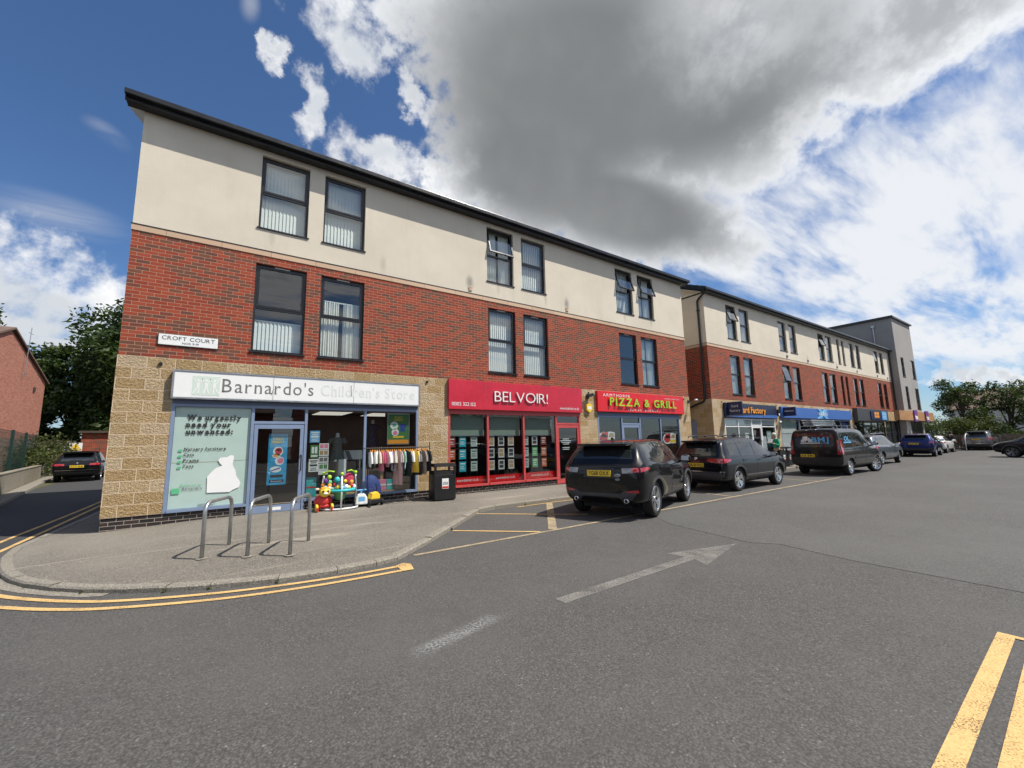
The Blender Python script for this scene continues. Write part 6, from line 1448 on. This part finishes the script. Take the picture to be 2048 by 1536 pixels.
# ------------------------------------------------------------------ people
mat("skin", (0.55, 0.33, 0.25), 0.6, var=.06); mat("hair_white", (0.62, 0.60, 0.57), 0.9, var=.1); mat("hair_grey", (0.33, 0.32, 0.30), 0.9, var=.1)
mat("jacket_green", (0.02, 0.33, 0.19), 0.85, var=.12, vscale=8); mat("trousers_dark", (0.022, 0.024, 0.03), 0.9); mat("shirt_teal", (0.16, 0.22, 0.23), 0.9, var=.1); mat("coat_black", (0.01, 0.01, 0.012), 0.9); mat("shoe", (0.015, 0.013, 0.012), 0.5)
def skin_mesh(name, nodes, edges, m, parent, lv=2, root=0):
    me = bpy.data.meshes.new(name); me.from_pydata([n[0] for n in nodes], edges, [])
    o = bpy.data.objects.new(name, me); COL.objects.link(o)
    s = o.modifiers.new("skin", 'SKIN'); s.use_smooth_shade = True
    o.modifiers.new("sub", 'SUBSURF').levels = lv
    for i, n in enumerate(nodes):
        r = n[1]; me.skin_vertices[0].data[i].radius = r if isinstance(r, tuple) else (r, r); me.skin_vertices[0].data[i].use_root = (i == root)
    bpy.context.view_layer.update(); res = evalmesh(o); bpy.data.objects.remove(o)
    res.materials.clear(); res.materials.append(MATS[m]); 
    for p in res.polygons: p.use_smooth = True; p.material_index = 0
    boxuv(res); return link(name, res, parent)
def chain(pts): return [(i, i+1) for i in range(len(pts)-1)]
def person(label, loc, rotz, H, lean, legs, arms, top, legm, hair, hair_long=False):
    """faces +X; legs/arms are joint lists; the body is one continuous surface, clothes and hair lie over it"""
    k = H/1.70; t = thing("person", label, "person", loc, rotz)
    L = math.sin(R_(lean)); hip = Vector((0, 0, .90)); ch = Vector((L*.38, 0, .90+.38)); nk = Vector((L*.56, 0, 1.44)); hd = Vector((L*.60+.03, 0, 1.60))
    nodes = [(hip, (.125, .10)), ((hip+ch)/2, (.115, .09)), (ch, (.135, .10)), (nk-Z_*.02, .055), (nk+Z_*.05, .052), (hd-Z_*.05, .078), (hd+Z_*.03, .092), (hd+Z_*.09, .07)]
    edges = chain(nodes); base = {}
    def limb(start, pts):
        i0 = len(nodes); nodes.extend(pts); edges.append((start, i0)); edges.extend((i0+j, i0+j+1) for j in range(len(pts)-1)); return i0
    for sg, lg in zip((-1, 1), legs):
        kx, kz, fx = lg; limb(0, [(Vector((0, sg*.09, .80)), .088), (Vector((kx, sg*.10, kz)), .058), (Vector((fx, sg*.10, .09)), .042), (Vector((fx+.03, sg*.10, .035)), .035), (Vector((fx+.16, sg*.105, .03)), .03)])
    hands = []
    for sg, (el, ha) in zip((-1, 1), arms):
        sh = ch+Vector((L*.12, sg*.17, .10)); el, ha = Vector(el), Vector(ha)
        limb(2, [(sh, .058), (el, .042), (ha, .030), (ha+(ha-el).normalized()*.07, (.034, .02))]); hands.append((el, ha, sg))
        d = (ha-el).normalized(); side = d.cross(Z_).normalized() if abs(d.z) < .9 else Y_
        pi = len(nodes)-1
        for f in range(4):
            b = ha+d*.075+side*(f-1.5)*.02; limb(pi, [(b, .0085), (b+d*(.035+.01*(f in (1, 2)))-Z_*.008, .008), (b+d*.055-Z_*.025, .007)])
        b = ha+d*.02+side*.035; limb(pi-1, [(b, .010), (b+d*.035+side*.018, .008)])
    nodes[:] = [(Vector(p)*k, tuple(x*k for x in r) if isinstance(r, tuple) else r*k) for p, r in nodes]
    skin_mesh("body", nodes, edges, "skin", t)
    # jacket or shirt
    N = [(hip-Z_*.02, (.165, .135)), ((hip+ch)/2, (.145, .115)), (ch, (.165, .125)), (ch+Vector((L*.14, 0, .12)), (.10, .085))]; E = chain(N)
    def cl(N, E, start, pts): i0 = len(N); N.extend(pts); E.append((start, i0)); E.extend((i0+j, i0+j+1) for j in range(len(pts)-1))
    for (el, ha, sg) in hands: cl(N, E, 2, [(ch+Vector((L*.12, sg*.17, .10)), .075), (el, .058), (ha-(ha-el).normalized()*.03, .044)])
    skin_mesh("top", [(Vector(p)*k, tuple(x*k for x in r) if isinstance(r, tuple) else r*k) for p, r in N], E, top, t)
    N = [(hip, (.14, .115))]; E = []
    for sg, (kx, kz, fx) in zip((-1, 1), legs): cl(N, E, 0, [(Vector((0, sg*.09, .80)), .10), (Vector((kx, sg*.10, kz)), .074), (Vector((fx, sg*.10, .10)), .062)])
    skin_mesh("trousers", [(Vector(p)*k, tuple(x*k for x in r) if isinstance(r, tuple) else r*k) for p, r in N], E, legm, t)
    m = MB()
    for sg, (kx, kz, fx) in zip((-1, 1), legs): m.ball(((fx+.07)*k, sg*.10*k, .045*k), (.14*k, .05*k, .05*k), 12)
    m.build("shoes", "shoe", t, smooth=True)
    h = MB(); c = hd*k; h.ball((c.x-.02*k, 0, c.z+.055*k), (.112*k, .105*k, .10*k), 16); h.ball((c.x-.045*k, 0, c.z-.01*k), (.085*k, .10*k, (.13 if hair_long else .09)*k), 14); h.build("hair", hair, t, smooth=True)
    f = MB(); f.ball((c.x+.105*k, 0, c.z+.0), (.018*k, .014*k, .024*k), 8); f.build("nose", "skin", t, smooth=True)
    e = MB()
    for sg in (-1, 1): e.ball((c.x+.088*k, sg*.034*k, c.z+.022*k), (.012*k, .014*k, .008*k), 8)
    e.build("eyes", "ink", t, smooth=True); e = MB(); e.ball((c.x+.09*k, 0, c.z-.048*k), (.01*k, .024*k, .006*k), 8); e.build("mouth", "card_r", t, smooth=True); e = MB()
    for sg in (-1, 1): e.ball((c.x, sg*.095*k, c.z), (.022*k, .012*k, .034*k), 8)
    e.build("ears", "skin", t, smooth=True)
    return t
person("person in a green jacket with white hair reading a white card outside the card shop", (24.15, -1.42, -.2), R_(168), 1.62, 14, [(.03, .48, -.03), (.06, .48, .06)], [((.20, -.25, 1.12), (.42, -.12, 1.22)), ((.18, .25, 1.10), (.42, .14, 1.20))], "jacket_green", "trousers_dark", "hair_white", True)
cx = Vector((24.15, -1.42, -.2))+Matrix.Rotation(R_(168), 3, 'Z') @ Vector((.50, 0, 1.20))
m = MB(); m.box(-.004, .004, -.12, .12, -.02, .20, M=Matrix.Rotation(R_(-35), 4, 'Y')); o = m.build("greeting_card", "white", None, cx, rotz=R_(168)); tag(o, "white card held up by the person in the green jacket", "card")
person("grey haired person in a teal shirt standing beside the black van", (25.95, -1.62, -.2), R_(20), 1.66, 6, [(.03, .48, 0), (.02, .48, -.02)], [((.0, -.27, 1.10), (.12, -.26, .86)), ((.0, .27, 1.10), (.12, .26, .86))], "shirt_teal", "trousers_dark", "hair_grey")
person("person dressed in black walking by the white curved rail near the white saloon", (54.6, -2.35, -.34), R_(-20), 1.72, 10, [(.16, .47, .18), (-.04, .46, -.25)], [((.05, -.27, 1.10), (.22, -.24, .90)), ((-.08, .27, 1.12), (-.02, .26, .86))], "coat_black", "coat_black", "coat_black")
m = MB(); 
for y in (-2.0, -3.0):
    m.tube([(56.2, y, -.34), (56.2, y, .55)]+[(56.2+1.0-1.0*math.cos(a), y, .55+.62*math.sin(a)) for a in [i*math.pi/16 for i in range(1, 12)]], .03, 8)
o = tag(m.build("cycle_shelter_rail", "white_frame", smooth=True), "white curved metal rail near the far fence", "rail")

# ------------------------------------------------------------------ trees and bushes
def leaf_cloud(name, centres, n, size, m, parent, seed, flat=1.0, offset=(0, 0, 0)):
    rg = np.random.default_rng(seed); C_ = np.array([c[:3] for c in centres]); Rr = np.array([c[3] for c in centres])
    w = Rr**2.2; idx = rg.choice(len(centres), n, p=w/w.sum())
    d = rg.normal(size=(n, 3)); d /= np.linalg.norm(d, axis=1)[:, None]
    rad = Rr[idx]*np.clip(rg.normal(.82, .24, n), .1, 1.45); P = C_[idx]+d*rad[:, None]*np.array([1, 1, flat])
    a = rg.normal(size=(n, 3)); a[:, 2] *= .6; a /= np.linalg.norm(a, axis=1)[:, None]; b = np.cross(a, rg.normal(size=(n, 3))); b /= np.linalg.norm(b, axis=1)[:, None]
    s = size*rg.uniform(.55, 1.35, n); a *= s[:, None]; b *= (s*.55)[:, None]
    V = np.stack([P-a, P-b*.9+a*.1, P+a, P+b*.9+a*.1], 1).reshape(-1, 3); F = np.arange(4*n).reshape(-1, 4)
    me = bpy.data.meshes.new(name); me.vertices.add(len(V)); me.vertices.foreach_set('co', V.astype('f').ravel())
    me.loops.add(4*n); me.loops.foreach_set('vertex_index', F.ravel().astype('i')); me.polygons.add(n); me.polygons.foreach_set('loop_start', np.arange(0, 4*n, 4, dtype='i')); 
    me.update(calc_edges=True); me.materials.append(MATS[m]); return link(name, me, parent)
def tree(label, x, y, H, R, m, n, size, seed, z0=-.34, trunk_h=.3, name="broadleaf_tree", group=None, squash=1.0, clumps=26, low=.28):
    t = thing(name, label, "tree", (x, y, z0), 0, group); rg = random.Random(seed); mb = MB(); th = H*trunk_h; tr = H*.022+.05
    mb.tube([(0, 0, -.1), (.05, .02, th*.5), (.0, .08, th), (.1, 0, H*.62), (.05, .05, H*.86)], [tr*1.3, tr, tr*.85, tr*.5, tr*.12], 9); cs = []
    for i in range(clumps):
        f = low+(1-low)*((i+.5)/clumps); hz = H*f
        env = R*(1.0-abs((f-.52)/.56)**2.2)**.5 if abs(f-.52) < .56 else R*.15
        a = i*2.399+rg.uniform(-.4, .4); rr = env*rg.uniform(.35, .92); c = (math.cos(a)*rr, math.sin(a)*rr, hz*1.0+rg.uniform(-.3, .3)); cs.append((*c, R*rg.uniform(.20, .36)*squash))
        if i % 2 == 0: b = th*.8+(hz-th)*.45*rg.random(); b = max(th*.6, min(b, hz*.8)); mb.tube([(0.02, .03, b), (c[0]*.5, c[1]*.5, b+(hz-b)*.65), (c[0]*.95, c[1]*.95, hz)], [tr*.42, tr*.25, tr*.07], 6)
    mb.build("trunk", "bark", t, smooth=True); leaf_cloud("crown", cs, n, size, m, t, seed, .8); return t
def bush(label, x, y, H, R, m, n, size, seed, z0=-.34, sx=1.0, sy=1.0, name="bush", group=None):
    t = thing(name, label, "bush", (x, y, z0), 0, group); rg = random.Random(seed)
    cs = [(rg.uniform(-R, R)*sx, rg.uniform(-R, R)*sy, H*rg.uniform(.18, .82), H*rg.uniform(.18, .34)) for _ in range(14)]
    mb = MB()
    for c in cs[:7]: mb.tube([(c[0]*.2, c[1]*.2, 0), (c[0], c[1], c[2])], [.05, .015], 5)
    mb.build("stem", "bark", t); leaf_cloud("foliage", cs, n, size, m, t, seed); return t
# behind the side lane
tree("tall dark tree filling the sky right beside the stone corner", -4.6, 40, 13.9, 5.4, "leaf_dark", 26000, .21, 11, trunk_h=.2, low=.10, clumps=60)
tree("dark tree between the tall tree and the pink brick gable", -9.4, 43, 10.4, 3.8, "leaf_dark", 15000, .21, 12, trunk_h=.2, low=.2)
tree("tree rising behind the pink brick gable at the edge of view", -18.5, 45, 15.2, 4.6, "leaf_mid", 8000, .2, 13)
tree("dark tree half hidden behind the near block, beyond the side lane", 2.5, 44, 12.5, 4.5, "leaf_dark", 7000, .2, 14)
tree("dark tree filling the gap above the pink gable roof slope", -14.0, 46, 11.0, 4.0, "leaf_dark", 12000, .21, 18, trunk_h=.2, low=.2)
bush("ivy covered bush hanging over the green mesh fence", -7.6, 27.5, 2.6, 1.2, "leaf_olive", 3200, .09, 15, sx=.9, sy=1.5)
bush("low leafy bush at the far end of the concrete wall", -7.0, 24.5, 1.9, .8, "leaf_olive", 1800, .08, 16, sx=.7, sy=1.6)
bush("overgrown weeds at the foot of the brown brick garden wall", -7.2, 17.5, .95, .8, "leaf_olive", 1500, .07, 17, sx=.5, sy=4)
# beyond the far end of the road
tree("thin tree with open crown beside the grey tower's right edge", 66.5, -1.6, 6.9, 2.3, "leaf_mid", 6500, .12, 21, trunk_h=.3, clumps=20)
tree("thin tree with open crown, second to the right of the grey tower", 69, -4.6, 6.4, 2.3, "leaf_mid", 6500, .12, 22, trunk_h=.3, clumps=20)
tree("spreading dark tree in front of the far house roof", 66, -9.2, 5.2, 2.9, "leaf_dark", 9500, .12, 23, trunk_h=.3, clumps=24)
tree("spreading dark tree at the right edge of view behind the black car", 64.5, -13.0, 5.2, 3.0, "leaf_dark", 9500, .12, 24, trunk_h=.25, clumps=24)
tree("tall tree tip cut off by the right edge of view", 58, -14.3, 8.0, 2.4, "leaf_dark", 5000, .13, 25)
bush("olive green bushy hedge to the right of the timber canopy", 62.0, -.6, 3.1, 1.6, "leaf_olive", 5500, .09, 26)
bush("olive green bushy hedge behind the white curved rail", 63.2, -2.6, 3.0, 1.4, "leaf_olive", 5500, .09, 27)
bush("dark hedge behind the large grey SUV", 64.5, -5.2, 2.8, 1.5, "leaf_dark", 5500, .09, 28)
bush("dark hedge between the two spreading trees", 63.5, -8.4, 2.5, 1.7, "leaf_dark", 5500, .09, 29)
bush("dark hedge at the right edge behind the black car", 62.5, -11.6, 2.3, 1.6, "leaf_dark", 5500, .09, 30)
for k, (x, y, w_) in enumerate(((64, 3.5, 2.2), (66, -15, 2.4))): bush(["green hedge behind the grey tower", "green hedge beyond the right edge of the far road"][k], x, y, 3.2, w_, "leaf_mid", 3000, .14, 40+k)

# ------------------------------------------------------------------ houses, walls and fences round about
def gable_house(label, x0, x1, y0, y1, ze, zr, wm, rm, ridge='x', z0=-.4, wins=(), name="house", chim=None):
    t = thing(name, label, "house", (0, 0, 0)); m = MB()
    m.box(x0, x1, y0, y1, z0, ze); 
    if ridge == 'x': ym = (y0+y1)/2; m.prism([(y0, ze), (y1, ze), (ym, zr)], x0, x1, 'x'); prof = [(y0-.3, ze-.12), (ym, zr+.12), (y1+.3, ze-.12), (y1+.3, ze-.02), (ym, zr+.24), (y0-.3, ze-.02)]
    else: xm = (x0+x1)/2; m.prism([(x0, ze), (x1, ze), (xm, zr)], y0, y1, 'y'); prof = [(x0-.3, ze-.12), (xm, zr+.12), (x1+.3, ze-.12), (x1+.3, ze-.02), (xm, zr+.24), (x0-.3, ze-.02)]
    m.build("wall", wm, t)
    r = MB()
    if ridge == 'x': r.prism(prof, x0-.15, x1+.15, 'x')
    else: r.prism(prof, y0-.15, y1+.15, 'y')
    rf = r.build("roof", rm, t)
    if chim: c = MB(); c.box(chim[0]-.4, chim[0]+.4, chim[1]-.3, chim[1]+.3, zr-.6, zr+1.2); c.lathe([(.12, zr+1.2), (.10, zr+1.6)], (chim[0], chim[1], 0), n=12); c.build("chimney", wm, rf)
    for (ax, a, b, c, d, e) in wins:   # axis, plane, span, span, z, z
        w = MB(); g = MB()
        if ax == 'y': w.box(b, c, a-.05, a+.02, d, e); g.box(b+.06, c-.06, a-.056, a-.052, d+.06, e-.06)
        else: w.box(a-.02, a+.05, b, c, d, e); g.box(a+.052, a+.056, b+.06, c-.06, d+.06, e-.06)
        wo = w.build("window", "white_frame", t); g.build("pane", "car_glass", wo)
    return t
mat("clay_tile", (0.20, 0.11, 0.07), 0.9, var=.25, vscale=2, bump=.4, bscale=6); mat("brown_tile", (0.13, 0.085, 0.065), 0.9, var=.2, vscale=2, bump=.4, bscale=6); mat("house_render", (0.55, 0.53, 0.49), 0.9, var=.05)
t = gable_house("pink brick house with a steep blank gable facing the side lane", -19, -9.0, 19.6, 33.2, 6.25, 8.55, "pink_brick", "brown_tile", 'x')
m = MB(); m.tube([(-8.85, 28.6, 6.0), (-8.8, 28.6, 9.3)], .02, 6); m.tube([(-8.95, 28.6, 6.3), (-8.8, 28.6, 6.3)], .015, 5); m.tube([(-8.8, 28.2, 8.9), (-8.8, 29.0, 8.9)], .012, 5); m.build("aerial", "galv", t)
m = MB(); m.box(-9.0, -8.93, 31.0, 31.25, 5.35, 5.65); m.build("wall_vent", "charcoal", t)
# brown brick garden wall with green mesh fence and a low concrete wall in front
mat("brown_brick_tone", (0.2, 0.13, 0.1), .9)
masonry("brown_brick", .225, .075, None, [(0, (0.15, 0.08, 0.06)), (1, (0.24, 0.15, 0.12))], (0.36, 0.30, 0.25), ms=0.005)
m = MB(); m.box(-8.6, -8.4, 9, 31, -.4, 2.05); tag(m.build("garden_wall", "brown_brick"), "brown brick garden wall below the pink gable", "wall")
m = MB()
P0, P1 = Vector((-3.6, 5.5, 0)), Vector((-7.0, 27.2, 0))
d = (P1-P0).normalized(); nrm = Vector((-d.y, d.x, 0)); q = [P0+nrm*.0, P1, P1+nrm*.22, P0+nrm*.22]
P0b = P0
m.prism([(p.x, p.y) for p in q], -.4, .46, 'z'); m.prism([(p.x, p.y) for p in (P0-nrm*.02, P1-nrm*.02, P1+nrm*.24, P0+nrm*.24)], .462, .50, 'z'); tag(m.build("low_concrete_wall", "old_concrete"), "low weathered concrete wall along the left side of the side lane", "wall")
m = MB(); kq = [P0-nrm*.5, P1-nrm*.5, P1-nrm*.37, P0-nrm*.37]; m.prism([(p.x, p.y) for p in kq], -.4, -.24, 'z'); m.prism([(p.x, p.y) for p in (P0-nrm*.37, P1-nrm*.37, P1-nrm*.03, P0-nrm*.03)], -.4, -.25, 'z'); struct(m.build("lane_kerb", "kerb_concrete"))
t = thing("mesh_fence", "dark green post and mesh fence behind the low concrete wall", "fence", (0, 0, 0)); mat("fence_green", (0.008, 0.03, 0.024), .5)
F0, F1 = P0+nrm*.6, P1+nrm*.6
for k in range(6):
    p = F0.lerp(F1, k/5); m = MB(); m.box(p.x-.05, p.x+.05, p.y-.05, p.y+.05, -.3, 2.3); m.build("post", "fence_green", t)
m = MB()
for z in np.arange(.1, 2.25, .2): m.tube([(F0.x, F0.y, z), (F1.x, F1.y, z)], .006, 4)
for k in range(200): p = F0.lerp(F1, k/199); m.tube([(p.x, p.y, .0), (p.x, p.y, 2.25)], .004, 3, cap=False)
m.build("mesh_panel", "fence_green", t)
# small brick outhouse with a louvred door, timber fence and warning sign
t = thing("brick_outhouse", "small red brick outhouse with flat roof and pale blue louvred door", "outhouse", (0, 0, 0))
m = MB(); m.box(-6.35, -3.4, 31.0, 34, -.4, 2.5); m.build("wall", "red_brick", t); m = MB(); m.box(-6.5, -3.2, 30.8, 34.2, 2.502, 2.66); m.build("roof", "bark", t)
mat("pale_blue_door", (0.33, 0.46, 0.55), .5); m = MB(); m.box(-4.55, -3.5, 30.93, 30.99, -.3, 1.95)
m.build("door", "pale_blue_door", t); m = MB()
for z in np.arange(.9, 1.8, .1): m.box(-4.4, -3.65, 30.9, 30.925, z, z+.06)
m.build("louvre", "sign_white", t)
t = thing("timber_fence", "brown vertical board fence between the bush and the brick outhouse", "fence", (0, 0, 0))
m = MB()
for k in range(12): m.box(-8.6+k*.18, -8.6+k*.18+.13, 30.4, 30.43, -.3, 1.95+random.uniform(-.04, .04))
m.build("boards", "bark", t); m = MB()
for z in (.3, 1.4): m.box(-8.6, -6.45, 30.432, 30.48, z, z+.1)
m.build("rail", "bark", t)
m = MB(); m.box(-6.75, -6.1, 30.2, 30.22, 1.25, 1.80); o = tag(m.build("warning_sign", "sign_white"), "white and yellow warning triangle sign on the timber fence above the parked car", "warning sign"); m = MB(); m.prism([(-6.68, 1.42), (-6.17, 1.42), (-6.425, 1.78)], 30.19, 30.197, 'y'); tr_ = m.build("triangle", "yellow", o); m = MB(); m.box(-6.45, -6.40, 30.184, 30.188, 1.52, 1.68); m.box(-6.45, -6.40, 30.184, 30.188, 1.46, 1.49); m.build("mark", "ink", tr_); m = MB(); m.box(-6.7, -6.15, 30.19, 30.197, 1.28, 1.38); m.build("band", "yellow", o)
m = MB(); m.box(-6.40, -6.38, 30.22, 30.40, 1.3, 1.7); m.build("bracket", "galv", o)
# far end
t = thing("board_fence", "weathered vertical board fence closing the far end of the road", "fence", (0, 0, 0)); m = MB()
for k in range(80): m.box(61.3, 61.33, -12.5+k*.16, -12.5+k*.16+.12, -.34, 1.10+random.uniform(-.03, .03))
mat("weathered_wood", (0.17, 0.13, 0.10), .9, var=.3, vscale=3); m.build("boards", "weathered_wood", t); m = MB(); m.box(61.335, 61.4, -12.5, .3, .05, .15); m.box(61.335, 61.4, -12.5, .3, .75, .85); m.build("rail", "weathered_wood", t)
gable_house("far house with a brown tiled roof seen between the trees", 88, 98, -9.5, 3, 4.6, 7.2, "house_render", "brown_tile", 'y', wins=[('y', -9.5, 90, 91.5, 2.4, 3.8)])
gable_house("far red brick house at the right edge behind the trees", 80, 92, -26, -14.5, 3.6, 6.0, "red_brick", "clay_tile", 'y')
gable_house("brick house across the road, seen reflected in the shop windows", -8, 6, -46, -37, 4.6, 8.2, "red_brick", "brown_tile", 'x', wins=[('y', -37, -5, -3, 1, 2.4)], chim=(-4, -41))
gable_house("second brick house across the road with a tall chimney", 9, 22, -47, -38, 4.8, 8.6, "pink_brick", "brown_tile", 'x', chim=(12, -42))
gable_house("third brick house across the road beyond the chimney house", 27, 42, -46, -37, 4.6, 8.0, "red_brick", "roof_tile", 'x', chim=(38, -41))
tree("bare looking street tree across the road", 24.5, -33, 8.5, 3.0, "leaf_mid", 3000, .22, 51)
tree("street tree across the road beside the brick house", -10, -30, 8.0, 3.2, "leaf_mid", 3000, .22, 52)

o = leaf_cloud("kerb_weeds", WEEDS, 260, .014, "leaf_olive", None, 77); o['kind'] = 'stuff'; o['label'] = "small weeds growing in the joint at the foot of the kerb"
